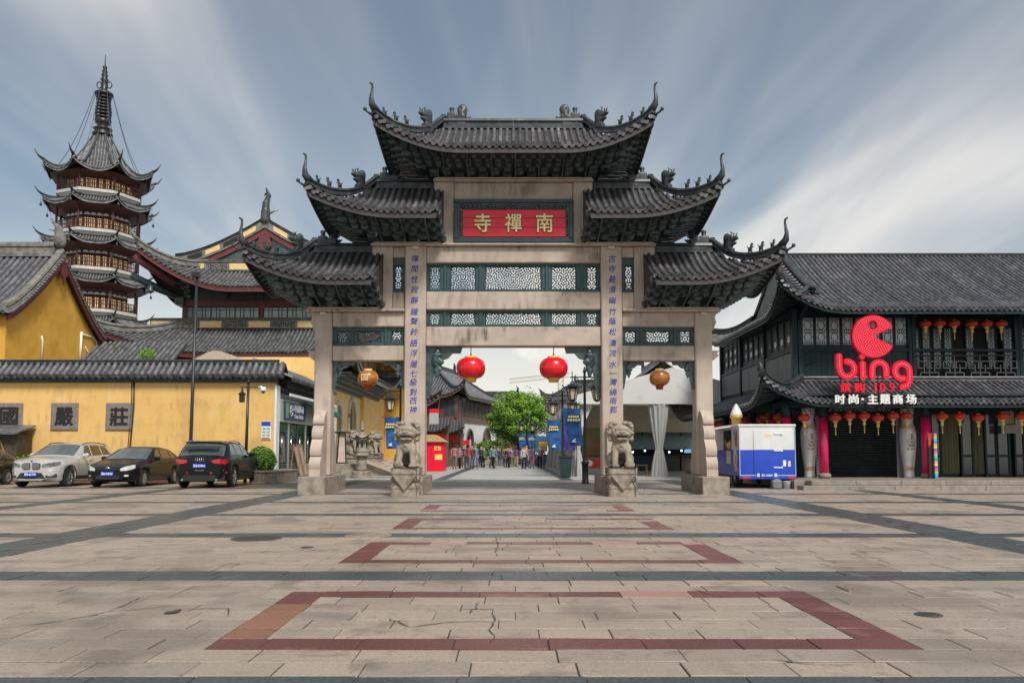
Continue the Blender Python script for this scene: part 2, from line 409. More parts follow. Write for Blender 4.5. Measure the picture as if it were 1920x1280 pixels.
M_beam = mat('stained_beam_stone', (0.385, 0.31, 0.252), (0.48, 0.395, 0.325), rough=0.74, scale=1.4, bump=0.10, bscale=90, detail=8, spots=[((0.20, 0.165, 0.13), 30.0, 0.66, 0.5), ((0.13, 0.105, 0.075), 0.9, 0.60, 0.45)], streak=[((0.085, 0.065, 0.045), 0.9, 0.47)])
M_stone_old = mat('carved_stone', (0.20, 0.168, 0.132), (0.35, 0.30, 0.24), rough=0.78, scale=5, bump=0.35, bscale=45, detail=8,
                  spots=[((0.10, 0.085, 0.065), 2.2, 0.55, 0.6)])
M_tile = mat('grey_roof_tile', (0.038, 0.041, 0.046), (0.128, 0.124, 0.13), rough=0.50, scale=5, vary=0.22, bump=0.15, bscale=40, spots=[((0.26, 0.225, 0.225), 1.6, 0.57, 0.5), ((0.02, 0.022, 0.022), 3.1, 0.58, 0.5)])
M_tile_dk = mat('dark_roof_tile', (0.045, 0.048, 0.055), (0.135, 0.135, 0.148), rough=0.48, scale=5, vary=0.22, bump=0.15, bscale=40, spots=[((0.20, 0.19, 0.195), 1.2, 0.57, 0.5)])
M_pan = mat('pan_tile', (0.022, 0.022, 0.023), (0.055, 0.052, 0.05), rough=0.7, scale=6, bump=0.3, bscale=30)
M_ridge = mat('ridge_tile', (0.016, 0.023, 0.026), (0.052, 0.06, 0.063), rough=0.42, scale=4, vary=0.12, bump=0.1, spots=((0.16, 0.12, 0.08), 2.0, 0.62, 0.5))
M_wood_dk = mat('green_black_wood', (0.022, 0.046, 0.048), (0.070, 0.105, 0.106), rough=0.3, scale=7, vary=0.2, bump=0.08, spots=((0.07, 0.085, 0.08), 4.0, 0.6, 0.3))
M_teal = mat('dark_teal_paint', (0.018, 0.045, 0.05), (0.030, 0.066, 0.072), rough=0.45, scale=5, bump=0.05)
M_fascia = mat('brown_eave_board', (0.028, 0.026, 0.027), (0.05, 0.045, 0.044), rough=0.6, scale=4)
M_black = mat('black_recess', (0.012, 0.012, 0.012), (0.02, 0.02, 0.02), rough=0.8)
M_iron = mat('black_iron', (0.010, 0.012, 0.013), (0.022, 0.025, 0.026), rough=0.38, scale=9)
M_white = mat('white_paint', (0.72, 0.72, 0.70), (0.80, 0.80, 0.78), rough=0.5, scale=3)
M_gold = mat('gold_paint', (0.62, 0.42, 0.12), (0.75, 0.55, 0.2), rough=0.42, scale=9, metal=0.2)

# ================================================================== GROUND
mb = MB(); mb.box(-900, 900, -60, 1500, -1.0, -0.03)
ground = struct('ground', mb, mat('far_ground', (0.20, 0.195, 0.185), (0.28, 0.27, 0.25), rough=0.8, scale=0.2))
Y0, PITCH_R, SLAB = 5.19, 0.305, 0.62
mb = MB(); mb.box(-34, 34, -4, 36.4, -0.028, -0.010)
plaza = struct('plaza', mb, M_mortar)
def slab_class(x, y, k):
    c = k % 13
    if abs(abs(x - 0.1) - 6.65) < 0.47 and y > 3: return 'dark'
    if abs(abs(x) - 11.4) < 0.35 and y > 12: return 'dark'
    if c in (9, 10): return 'dark'
    if -1.97 < x < 2.62 and 0 <= k < 46 and c <= 6:
        if c in (0, 6) or x < -1.66 or x > 2.31: return 'red'
    return 'granite'
def put_slab(mb, x0, x1, y0, y1, r):
    dz = r.uniform(-0.004, 0.002); t = r.uniform(-0.002, 0.002); g = r.choice((0.003, 0.004, 0.0065)); b = 0.004
    a = [(x0 + g, y0 + g), (x1 - g, y0 + g), (x1 - g, y1 - g), (x0 + g, y1 - g)]
    i = [(x0 + g + b, y0 + g + b), (x1 - g - b, y0 + g + b), (x1 - g - b, y1 - g - b), (x0 + g + b, y1 - g - b)]
    vs = [(x, y, -0.0098) for x, y in a] + [(x, y, dz - 0.003) for x, y in a] + [(x, y, dz + (t if n in (0, 3) else -t)) for n, (x, y) in enumerate(i)]
    fs = [(0, 1, 5, 4), (1, 2, 6, 5), (2, 3, 7, 6), (3, 0, 4, 7), (4, 5, 9, 8), (5, 6, 10, 9), (6, 7, 11, 10), (7, 4, 8, 11), (8, 9, 10, 11)]
    mb.add(vs, fs)
rs_ = random.Random(11); far = MB(); near = []
mats_far = M_granite + [M_dark, M_red, M_orange, M_pink]
def cuts_for(k, y, xa, xb):
    c = k % 13
    breaks = [(-7.02, -6.08), (6.28, 7.22)] + ([(-11.75, -11.05), (11.05, 11.75)] if y > 12 else [])
    if 0 <= k < 46 and c <= 6:
        if c in (0, 6): breaks.append((-1.97, 2.62))
        else: breaks += [(-1.97, -1.66), (2.31, 2.62)]
    br = sorted(breaks); segs = []; cur = xa
    for a, b in br:
        if a > cur: segs.append((cur, a))
        if b > cur: segs.append((a, b)); cur = b
    segs.append((cur, xb)); res = []
    for a, b in segs:
        if b - a < 1e-4: continue
        if b - a < 0.36: res.append((a, b)); continue
        off = rs_.uniform(0.15, 0.62); x = a + off
        L_ = SLAB * (1.15 if c in (9, 10) else 1.0)
        prev = a
        while x < b - 0.12: res.append((prev, x)); prev = x; x += L_ * rs_.choice((1, 1, 1, 1, 1.25, 0.8))
        res.append((prev, b))
    return res
for k in range(-7, 101):
    y = Y0 + k * PITCH_R; y1 = y + PITCH_R
    xa = -(0.68 * y + 5.0) if y < 24 else -26.0
    for (a, b) in cuts_for(k, y, xa, -xa):
        if b < xa: continue
        xm = (a + b) / 2; cl = slab_class(xm, y + 0.15, k)
        if cl == 'granite': mi = rs_.choice((0, 0, 1, 2, 3))
        elif cl == 'dark': mi = 4
        else:
            q = rs_.random(); mi = 5
            if k < 13:
                if xm < -1.66 and 1 <= k <= 4: mi = 6
                elif k == 6 and 0.7 < xm < 1.3: mi = 7
            elif q > 0.88: mi = 7
        if y < 9.6 and abs(xm) < 0.66 * y1 + 0.25 and y1 > 4.2 and len(near) < 298: near.append((a, b, y, y1, mi, xm))
        else: far.m = mi; put_slab(far, a, b, y, y1, rs_)
far.m = 0
part('paving_slabs', far, mats_far, plaza, kind='stuff')
for (a, b, y, y1, mi, xm) in near:
    s_ = MB(); put_slab(s_, a, b, y, y1, rs_)
    part('paving_slab', s_, mats_far[mi], plaza, at=(xm, (y + y1) / 2, 0))
# street beyond the gate: larger pale slabs with a dark band on either hand
mb = MB(); mb.box(-9.6, 9.6, 36.4, 150, -0.028, -0.010); street = struct('street', mb, M_mortar)
st = MB(); k = 0; y = 36.4
mats_st = M_street + [M_dark]
while y < 110:
    d = 0.6 if y < 60 else 1.2
    x = -9.6 - rs_.uniform(0, 1.0); edges = []
    for (a, b) in ((-9.6, -3.55), (-3.55, -3.0), (-3.0, 2.2), (2.2, 2.75), (2.75, 9.6)):
        if b - a < 0.6: edges.append((a, b, 2)); continue
        x = a; first = rs_.uniform(0.4, 1.2)
        while x < b - 1e-3:
            x2 = min(b, x + first); first = 1.2
            if b - x2 < 0.3: x2 = b
            edges.append((x, x2, rs_.choice((0, 1)))); x = x2
    for a, b, mi in edges: st.m = mi; put_slab(st, a, b, y, y + d, rs_)
    y += d
part('paving_slabs', st, mats_st, street, kind='stuff')
# covers let into the paving
def cover(px, py, r, m, label, name='manhole_cover', ring=False):
    g = G(px, py); b = MB()
    b.lathe([(r, -0.004), (r, 0.004), (r * 0.93, 0.006), (r * 0.9, 0.003), (r * 0.86, 0.003), (r * 0.84, 0.006), (0.01, 0.006)], (g.x, g.y, 0), 28)
    for i in range(-3, 4):
        h = math.sqrt(max(0, (r * 0.78) ** 2 - (i * r * 0.22) ** 2)); b.box(g.x - h, g.x + h, g.y + i * r * 0.22 - r * 0.035, g.y + i * r * 0.22 + r * 0.035, 0.0062, 0.009)
    single(name, b, m, label, 'cover', (g.x, g.y, 0), 'covers let into the paving')
M_cast = mat('cast_iron', (0.035, 0.035, 0.032), (0.07, 0.068, 0.06), rough=0.6, scale=12, bump=0.2)
cover(481, 1009, 0.36, M_cast, 'dark round iron manhole cover beyond the dark paving band')
cover(690, 1003, 0.36, M_granite[1], 'pale stone-filled round manhole cover beside the dark iron one')
cover(1741, 1152, 0.10, M_cast, 'small dark drain cover outside the large red rectangle')
cover(576, 1026, 0.09, M_cast, 'small dark cover between the dark band and the second red rectangle')
# cracks, a broken corner and a hole in the paving
def crack(pts, w=0.0065, name='crack'):
    r = random.Random(int(pts[0][0])); P_ = []
    for (a, b) in zip(pts, pts[1:]):
        p, q = G(*a), G(*b); n = max(2, int((q - p).length / 0.07)); P_ += [p + (q - p) * (i / n) + Vector((r.gauss(0, 0.010), r.gauss(0, 0.010), 0)) for i in range(n)]
    P_.append(G(*pts[-1])); L1, L2 = [], []
    for i, p in enumerate(P_):
        d = (P_[min(i + 1, len(P_) - 1)] - P_[max(0, i - 1)]).normalized(); k = w * r.uniform(0.3, 1.3) * (0.3 if i in (0, len(P_) - 1) else 1); L1.append((p.x - d.y * k, p.y + d.x * k, 0.0045)); L2.append((p.x + d.y * k, p.y - d.x * k, 0.0045))
    m = MB(); m.grid([L2, L1], smooth=False); part(name, m, M_mortar, plaza)
for c_ in ([(50, 1172), (105, 1166), (205, 1146), (330, 1135)], [(205, 1146), (262, 1120)], [(345, 1142), (430, 1140), (428, 1155)], [(735, 1158), (765, 1176), (850, 1165), (925, 1166), (924, 1190), (918, 1208)], [(925, 1166), (923, 1142), (860, 1142)], [(1300, 1104), (1340, 1117), (1375, 1117)], [(690, 1158), (708, 1157)], [(560, 1230), (660, 1226)], [(1450, 1236), (1530, 1246), (1600, 1246)], [(930, 1035), (934, 1020), (930, 1006)], [(880, 1150), (900, 1128)]): crack(c_)
crack([(312, 1149), (328, 1146), (340, 1142)], 0.055, 'broken_patch')
# ================================================================== CURVED ROOFS
def disp(x, y, corners, Lc, H, Fl, pw=2.1):
    """upsweep near the corners of a plan, the same for every slope that meets there"""
    z = dx = dy = 0.0
    for cx, cy, ox, oy in corners:
        w = max(0.0, 1 - math.hypot(x - cx, y - cy) / Lc)
        if w > 0: q = w ** pw; z += H * q; dx += ox * Fl * q; dy += oy * Fl * q
    return dx, dy, z
class Slope:
    """one slope: O plan point below the ridge middle, a along, n outward; the ridge spans [-r0,r1], the eave [-l0,l1], run D"""
    def __init__(s, O, a, n, zr, ze, D, l0, l1, r0, r1, corners, Lc, H, Fl, p=1.35, pw=2.1):
        s.O, s.a, s.n = O, a, n; s.zr, s.ze, s.D = zr, ze, D; s.l0, s.l1, s.r0, s.r1 = l0, l1, r0, r1
        s.c, s.Lc, s.H, s.Fl, s.p, s.pw = corners, Lc, H, Fl, p, pw; s.vh = 0.0
    def hv(s, v): return max(0.0, (v - s.vh) / (1 - s.vh))
    def pos(s, t, v, up=0.0):
        x = s.O[0] + s.a[0] * t + s.n[0] * s.D * v; y = s.O[1] + s.a[1] * t + s.n[1] * s.D * v
        dx, dy, dz = disp(x, y, s.c, s.Lc, s.H, s.Fl, s.pw)
        return Vector((x + dx, y + dy, s.ze + (s.zr - s.ze) * max(0.0, 1 - v) ** s.p + dz + up))
    def v0(s, t):
        if t < -s.r0: return min(1.0, s.vh + (1 - s.vh) * (-s.r0 - t) / max(1e-6, s.l0 - s.r0))
        if t > s.r1: return min(1.0, s.vh + (1 - s.vh) * (t - s.r1) / max(1e-6, s.l1 - s.r1))
        return 0.0
    def deck(s, mb, nu=24, nv=6, dz=0.0, thick=None):
        rows = []
        for j in range(nv + 1):
            v = j / nv; A = -(s.r0 + (s.l0 - s.r0) * s.hv(v)); B = s.r1 + (s.l1 - s.r1) * s.hv(v)
            rows.append([s.pos(A + (B - A) * i / nu, v, dz) for i in range(nu + 1)])
        mb.grid(rows[::-1])
        if thick: mb.grid([[p - Vector((0, 0, thick)) for p in r] for r in rows])
    def rows(s, pitch, rad, seg=5, inset=0.0, over=0.05, n=5, drip=True, flat_end=True, pattern=None):
        """one mesh per tile row: a half-round run of tiles with its round end tile and the drip tile next to it"""
        out = []; L_ = s.l0 + s.l1; k = max(1, round(L_ / pitch)); d = L_ / k
        for i in range(k):
            t = -s.l0 + d * (i + 0.5); v0 = s.v0(t) + inset
            if v0 > 0.93: v0 = 0.93
            m = MB(); sg = max(1, int(round(seg * (1 - v0) + 0.4)))
            pts = [s.pos(t, v0 + (1 - v0) * j / sg, rad * 0.25) for j in range(sg + 1)]
            dr = (pts[-1] - pts[-2]).normalized(); pts[-1] = pts[-1] + dr * over
            m.tube(pts, rad, n, caps=False, arc=(-0.25, math.pi + 0.25))
            e = pts[-1]; a3 = Vector((s.a[0], s.a[1], 0)); u3 = dr.cross(a3); u3 = u3 if u3.z > 0 else -u3
            if flat_end:
                ring = [e + dr * 0.012 + rad * 1.08 * (math.cos(q) * a3 + math.sin(q) * u3) for q in [2 * math.pi * j / 10 for j in range(10)]]
                ring2 = [p - dr * 0.03 for p in ring]
                m.add(ring + ring2, [tuple(range(10)), tuple(range(19, 9, -1))] + [(j, j + 10, (j + 1) % 10 + 10, (j + 1) % 10) for j in range(10)])
            if drip:
                q = s.pos(t + d / 2, 1.0, -rad * 0.5) + dr * (over * 0.9)
                w = d * 0.42; pts2 = [q + a3 * w * x + u3 * h for x, h in ((-1, 0.35 * rad), (1, 0.35 * rad), (0.8, -rad * 0.7), (0.4, -rad * 1.35), (0, -rad * 1.55), (-0.4, -rad * 1.35), (-0.8, -rad * 0.7))]
                m.add(pts2 + [p - dr * 0.02 for p in pts2], [tuple(range(7)), tuple(range(13, 6, -1))] + [(j, j + 7, (j + 1) % 7 + 7, (j + 1) % 7) for j in range(7)])
            out.append((m, pts[0]))
        return out
    def eave_board(s, mb, h, drop, thick=0.04, nu=28, back=0.02):
        rows = [[], [], [], []]
        for i in range(nu + 1):
            t = -s.l0 + (s.l0 + s.l1) * i / nu; p = s.pos(t, 1.0); q = s.pos(t, 0.97); d = (p - q); d.z = 0; d.normalize()
            p = p - d * back + Vector((0, 0, -drop))
            rows[0].append(p); rows[1].append(p - Vector((0, 0, h))); rows[2].append(p - Vector((0, 0, h)) - d * thick); rows[3].append(p - d * thick)
        mb.grid([rows[0], rows[1], rows[2], rows[3], rows[0]], smooth=False)
    def hip_line(s, side, v0=0.0, n=8, up=0.0):
        return [s.pos((s.r1 + (s.l1 - s.r1) * s.hv(v)) if side > 0 else -(s.r0 + (s.l0 - s.r0) * s.hv(v)), v, up) for v in [v0 + (1 - v0) * i / n for i in range(n + 1)]]
def strip(mb, pts, w, h, drop=0.0):
    """a rounded ridge that follows points: wide foot, narrow neck, round cap"""
    pts = [Vector(p) for p in pts]; sec = [(-0.5, 0), (-0.5, 0.25), (-0.32, 0.32), (-0.32, 0.62), (-0.5, 0.68), (-0.42, 0.92), (-0.15, 1.0), (0.15, 1.0), (0.42, 0.92), (0.5, 0.68), (0.32, 0.62), (0.32, 0.32), (0.5, 0.25), (0.5, 0)]
    rows = []
    for i, p in enumerate(pts):
        d = pts[min(i + 1, len(pts) - 1)] - pts[max(0, i - 1)]; d.z = 0
        if d.length < 1e-5: d = Vector((1, 0, 0))
        d.normalize(); r = Vector((d.y, -d.x, 0)); rows.append([p + r * (x * w) + Vector((0, 0, z * h - drop)) for x, z in sec])
    mb.grid(rows, smooth=False, close=True)
    o = len(mb.v); k = len(sec); mb.add(rows[0], [tuple(range(k))]); mb.add(rows[-1], [tuple(range(k - 1, -1, -1))])

# carved roof beasts, shared by all roofs of the gate
def chiwen_mb():
    m = sculpt([('b', (-0.16, 0, 0.24), (0.15, 0.11, 0.24), 0.03), ('b', (0.14, 0, 0.20), (0.16, 0.12, 0.20), 0.04), ('c', (-0.16, 0, 0.45), (-0.16, 0, 0.60), 0.075, 0.07), ('e', (-0.16, 0, 0.63), (0.09, 0.08, 0.06)),
                ('c', (-0.3, 0, 0.33), (-0.42, 0, 0.38), 0.05, 0.03), ('c', (-0.3, 0, 0.30), (-0.45, 0, 0.30), 0.045, 0.03), ('e', (0.18, 0, 0.60), (0.17, 0.09, 0.18)), ('c', (0.16, 0, 0.36), (0.16, 0, 0.5), 0.14, 0.13),
                ('c', (0.26, 0, 0.24), (0.44, 0, 0.36), 0.06, 0.03), ('c', (0.26, 0, 0.12), (0.42, 0, 0.10), 0.06, 0.04), ('c', (0.24, 0.08, 0.3), (0.34, 0.14, 0.42), 0.04, 0.02), ('c', (0.24, -0.08, 0.3), (0.34, -0.14, 0.42), 0.04, 0.02)],
               (-0.52, -0.2, -0.04), (0.52, 0.2, 0.84), 0.028, 0.03, cut=[('e', (0.38, 0, 0.22), (0.12, 0.2, 0.05)), ('e', (0.13, -0.1, 0.6), (0.05, 0.05, 0.05)), ('e', (0.13, 0.1, 0.6), (0.05, 0.05, 0.05))])
    return m
def beast_mb():
    return sculpt([('e', (0.06, 0, 0.26), (0.17, 0.12, 0.28)), ('e', (0.12, 0, 0.42), (0.12, 0.10, 0.17)), ('c', (0.0, 0, 0.34), (-0.26, 0, 0.36), 0.12, 0.06), ('c', (-0.05, 0, 0.22), (-0.2, 0, 0.22), 0.08, 0.05),
                   ('c', (-0.08, 0.05, 0.42), (-0.12, 0.06, 0.54), 0.025, 0.02), ('c', (-0.08, -0.05, 0.42), (-0.12, -0.06, 0.54), 0.025, 0.02), ('c', (-0.12, 0.06, 0.54), (-0.06, 0.06, 0.6), 0.02, 0.014), ('c', (-0.12, -0.06, 0.54), (-0.06, -0.06, 0.6), 0.02, 0.014),
                   ('c', (-0.22, 0, 0.42), (-0.29, 0, 0.52), 0.03, 0.018), ('b', (0.04, 0, 0.02), (0.16, 0.1, 0.06), 0.02)], (-0.42, -0.2, -0.08), (0.32, 0.2, 0.68), 0.026, 0.03, cut=[('e', (-0.26, 0, 0.28), (0.1, 0.2, 0.03))])
def walker_mb():
    return sculpt([('e', (0, 0, 0.14), (0.07, 0.05, 0.07)), ('c', (-0.02, 0, 0.16), (-0.06, 0, 0.26), 0.045, 0.035), ('e', (-0.07, 0, 0.29), (0.055, 0.04, 0.04)), ('c', (-0.04, 0, 0.12), (-0.06, 0, -0.02), 0.03, 0.03),
                   ('c', (0.05, 0, 0.12), (0.06, 0, -0.02), 0.03, 0.03), ('c', (0.05, 0, 0.16), (0.12, 0, 0.25), 0.025, 0.015), ('c', (-0.03, 0, 0.2), (-0.13, 0, 0.19), 0.022, 0.018)], (-0.2, -0.1, -0.06), (0.18, 0.1, 0.38), 0.02, 0.02)
ME_CHI = mesh_of('ridge_dragon', chiwen_mb(), M_ridge); ME_BEAST = mesh_of('hip_beast', beast_mb(), M_ridge); ME_WALK = mesh_of('roof_figure', walker_mb(), M_ridge)
def place(me, name, parent, p, sx=1.0, rz=0.0, s=1.0, label=None):
    o = link(name, me, parent, Vector(p) - WL.get(parent.name, Vector((0, 0, 0)))); o.scale = (sx * s, s, s); o.rotation_euler = (0, 0, rz); 
    if label: o['label'] = label
    return o

# ================================================================== THE GATE
GC, GX = 25.2, W(962.7, 600, 24.87).x
YF = GC - 0.33
gate = thing('memorial_archway', 'tall grey stone archway with five upturned tiled roofs and a red name board', 'archway', (GX, GC, 0))
def hx(px, py, Y=YF): return GX - W(px, py, Y).x
def gz(py, Y=YF): return WZ(py, Y)
z_c1, z_c2, z_c3 = gz(578), gz(456), gz(335)        # tops of the three cap slabs
hx_mi, hx_mo = hx(797.5, 640), hx(758, 640)          # main column
hx_oi, hx_oo = hx(620, 700), hx(588, 700)            # outer post
hx_ui, hx_uo = hx(850, 400), hx(826, 400)            # upper posts
BASE_H = 0.52
for s in (-1, 1):
    X = lambda h: GX + s * h
    m = MB(); m.box(X(hx_mi), X(hx_mo), YF, GC + 0.33, BASE_H, z_c2 - 0.085, 0.035)
    c_ = part('column', m, M_stone, gate)
    m = MB(); m.box(X(hx_oi), X(hx_oo), GC - 0.27, GC + 0.27, BASE_H, z_c1 - 0.105, 0.035); part('outer_column', m, M_stone, gate)
    xo = (hx_oi + hx_oo) / 2; xm = (hx_mi + hx_mo) / 2
    for xc, w in ((xo, 0.40), (xm, 0.40)):
        m = MB(); m.box(X(xc - w), X(xc + w), GC - 1.5, GC + 1.5, -0.02, BASE_H - 0.002, 0.02); part('plinth', m, M_stone_old, gate)
    # drum stones before and behind the posts: a scalloped slab
    def drum(sy, xc, off, w, top=2.02, pr=0.82):
        prof = [(0, 0)]; ys = [(pr, 0), (pr, 0.20)]
        bumps = [(pr - 0.04, pr - 0.16, 0.20, 0.62), (pr - 0.10, pr - 0.36, 0.62, 1.15), (pr - 0.30, pr - 0.50, 1.15, 1.58), (pr - 0.42, 0.04, 1.58, top)]
        for a, b, z0, z1 in bumps:
            for i in range(9):
                q = i / 8; bulge = math.sin(math.pi * q) * 0.07; ys.append((a + (b - a) * q ** 1.6 + bulge, z0 + (z1 - z0) * q))
        prof += ys + [(0, top)]
        m = MB(); m.prism([(GC + sy * (off + y), BASE_H + z) for y, z in prof], X(xc) - w, X(xc) + w, 'x')
        part('drum_stone', m, M_stone, gate)
    for sy in (-1, 1): drum(sy, xo, 0.27, 0.17)
    drum(1, xm, 0.33, 0.17)
    m = MB(); pts = [(X(xm) - 0.2, 1.0), (X(xm) + 0.2, 1.0)] + [(X(xm) + 0.2 * math.cos(a), 2.05 + 0.16 * math.sin(a)) for a in [math.pi * i / 8 for i in range(9)]]
    m.prism(pts, YF - 0.17, YF, 'y'); part('drum_stone', m, M_stone, gate)
    # outer bay
    def beam(a, b, z0, z1, d, name='beam', mt=M_beam, bev=0.03):
        m = MB(); m.box(X(a), X(b), GC - d, GC + d, z0, z1, bev); return part(name, m, mt, gate)
    beam(hx_mo, hx(573, 580), z_c1 - 0.10, z_c1, 0.36, 'cap_slab')
    beam(hx_mo, hx_oi, gz(611.5), z_c1 - 0.102, 0.22)
    beam(hx_mo, hx_oi, gz(675.5), gz(647), 0.22)
    for zz0, zz1, ex in ((gz(618), z_c1 - 0.102, hx(579, 600)), (gz(673), gz(656), hx(573, 665))):     # beam ends beyond the post, scalloped
        hh = zz1 - zz0; e = ex - hx_oo
        m = MB(); m.prism([(X(hx_oo), zz0), (X(hx_oo), zz1), (X(ex), zz1), (X(ex - e * 0.35), zz1 - hh * 0.3), (X(ex - e * 0.1), zz1 - hh * 0.55), (X(ex - e * 0.45), zz1 - hh * 0.8), (X(ex - e * 0.7), zz0)], GC - 0.18, GC + 0.18, 'y'); part('beam_end', m, M_stone, gate)
    # middle tier beside the main column: pier, side lattice, beam end
    m = MB(); m.box(X(hx(735, 520)), X(hx(712, 520)), GC - 0.24, GC + 0.24, z_c1, z_c2 - 0.085, 0.02); part('pier', m, M_stone, gate)
    beam(hx_mo, hx(735, 520), z_c2 - 0.42, z_c2 - 0.087, 0.2); beam(hx_mo, hx(735, 560), z_c1 + 0.002, gz(546), 0.2)
    m = MB(); m.prism([(X(hx(712, 520)), gz(489)), (X(hx(712, 520)), z_c2 - 0.087), (X(hx(697, 470)), z_c2 - 0.087), (X(hx(697, 470)), gz(478))], GC - 0.22, GC + 0.22, 'y'); part('beam_end', m, M_stone, gate)
    # upper tier posts
    m = MB(); m.box(X(hx_ui), X(hx_uo), GC - 0.24, GC + 0.24, z_c2, z_c3 - 0.082, 0.02); part('pier', m, M_stone, gate)
    m = MB(); m.prism([(X(hx_uo), gz(372)), (X(hx_uo), z_c3 - 0.083), (X(hx(814, 345)), z_c3 - 0.083), (X(hx(814, 345)), gz(352))], GC - 0.22, GC + 0.22, 'y'); part('beam_end', m, M_stone, gate)
    # carved spandrel brackets below the beams, with a beast's head where they leave the column
    def spandrel(xi, sgn, zt, w, h, hd=0.17):
        D_ = [(0, 0), (w, 0), (w * 0.95, -h * 0.12), (w * 0.72, -h * 0.12), (w * 0.6, -h * 0.22), (w * 0.42, -h * 0.26), (w * 0.34, -h * 0.42), (w * 0.22, -h * 0.48), (w * 0.17, -h * 0.7), (w * 0.10, -h), (0, -h)]
        m = MB(); m.prism([(X(xi + sgn * a), zt + z) for a, z in D_], GC - 0.06, GC + 0.06, 'y'); b = part('spandrel_bracket', m, M_wood_dk, gate)
        S = h / 1.5
        hd_ = sculpt([('e', (0, 0, 0), (0.15, 0.14, 0.16)), ('c', (0, -0.05, 0.05), (0.12, -0.1, -0.03), 0.11, 0.08), ('c', (0, -0.03, -0.1), (0.1, -0.08, -0.22), 0.08, 0.05), ('c', (-0.02, 0, 0.1), (0.02, 0.0, 0.3), 0.1, 0.07), ('e', (0.02, -0.1, 0.16), (0.12, 0.08, 0.06)), ('c', (0, -0.03, -0.25), (0.02, -0.06, -0.40), 0.09, 0.05)],
                     (-0.3, -0.3, -0.5), (0.3, 0.3, 0.4), 0.035, 0.04, ripple=lambda P: 0.012 * np.sin(P[..., 0] * 45) * np.sin(P[..., 2] * 45))
        hd_.v = [(X(xi + sgn * (0.30 * w * 1.0 + x * S * 1.1)), GC - 0.06 + y * S, zt - 0.28 * h + z * S * 1.1) for x, y, z in hd_.v]; part('carved_head', hd_, M_wood_dk, b)
    spandrel(hx_mi, -1, gz(648.5), hx_mi - hx(866, 660), gz(648.5) - gz(745))
    spandrel(hx_mo, 1, gz(676), hx(716, 680) - hx_mo, gz(676) - gz(728)); spandrel(hx_oi, -1, gz(676), hx_oi - hx(662, 680), gz(676) - gz(728))
    m = MB(); m.box(X(xm) - 0.1, X(xm) + 0.1, YF - 0.10, YF - 0.004, z_c2 - 0.2, z_c2 - 0.10, 0.02); part('floodlight', m, mat('lamp_cream', (0.5, 0.47, 0.35), (0.6, 0.55, 0.42), rough=0.4), gate)
    m = MB(); m.box(X(xo) - 0.1, X(xo) + 0.1, GC - 0.38, GC - 0.274, z_c1 - 0.2, z_c1 - 0.115, 0.02); part('floodlight', m, MATS['lamp_cream'], gate)

def cbeam(x0, x1, z0, z1, d, name='beam', mt=M_beam, bev=0.03):
    m = MB(); m.box(GX - x0, GX + x1, GC - d, GC + d, z0, z1, bev); return part(name, m, mt, gate)
wcap2, wcap3 = hx(695, 457), hx(812, 337)
cbeam(wcap2, wcap2, z_c2 - 0.085, z_c2, 0.40, 'cap_slab'); cbeam(wcap3, wcap3, z_c3 - 0.08, z_c3, 0.36, 'cap_slab')
cbeam(hx_mi, hx_mi, gz(491.5), z_c2 - 0.087, 0.24); cbeam(hx_mi, hx_mi, gz(579.5), gz(545.5), 0.24); cbeam(hx_mi, hx_mi, gz(648), gz(611.5), 0.24)
cbeam(hx_ui, hx_ui, gz(372.5), z_c3 - 0.082, 0.20)
# openwork panels
def lattice(xa, xb, za, zb, cells, cz, seed):
    """teal frame between za and zb with openings at cells (world x pairs); carved sheet in each"""
    m = MB(); y0, y1 = GC - 0.11, GC + 0.11; z0, z1 = cz
    m.box(xa, xb, y0, y1, za + 0.002, z0, 0.012); m.box(xa, xb, y0, y1, z1, zb - 0.002, 0.012)
    ed = [xa] + [v for c in cells for v in c] + [xb]
    for i in range(0, len(ed), 2):
        a, b = ed[i], ed[i + 1]; m.box(a, b, y0 + 0.004, y1 - 0.004, z0 - 0.004, z1 + 0.004, 0.012)
        if b - a > 0.18: q = (a + b) / 2; m.box(q - 0.045, q + 0.045, y0 - 0.035, y1 + 0.035, za + 0.004, zb - 0.004, 0.012)
    fr = part('lattice_panel', m, M_teal, gate)
    for i, (a, b) in enumerate(cells):
        w_ = openwork(b - a, z1 - z0, 0.017, 0.074, seed + i, 0.04, 0.05); w_.shift((a + b) / 2, GC, (z0 + z1) / 2); part('openwork', w_, M_teal, fr)
def cx(*ps, py=520): return [(W(a, py, GC - 0.11).x, W(b, py, GC - 0.11).x) for a, b in ps]
lattice(GX - hx_mi, GX + hx_mi, gz(545.5), gz(491.5), cx((806, 824.5), (845, 891), (910, 1015), (1034.5, 1080), (1101, 1119)), (gz(541.5, GC - .11), gz(499, GC - .11)), 20)
lattice(GX - hx_mi, GX + hx_mi, gz(611.5), gz(579.5), cx((805.5, 824), (844.5, 890.5), (910.5, 1014.5), (1034.5, 1081), (1101, 1119.5), py=596), (gz(608, GC - .11), gz(586.5, GC - .11)), 40)
for s, cs in ((-1, ((632, 650.5), (671, 713.5), (734, 752.5))), (1, ((1172.5, 1192), (1212.5, 1255.5), (1276, 1295)))):
    a, b = sorted((GX + s * hx_mo, GX + s * hx_oi)); lattice(a, b, gz(647), gz(611.5), cx(*cs, py=630), (gz(641.5, GC - .11), gz(620.5, GC - .11)), 60 + s * 5)
    a, b = sorted((GX + s * hx_mo, GX + s * hx(735, 520))); px = (740, 752.5) if s < 0 else (1173, 1185.5)
    lattice(a, b, gz(546), z_c2 - 0.42, cx(px, py=520), (gz(541, GC - .11), gz(498, GC - .11)), 80 + s)
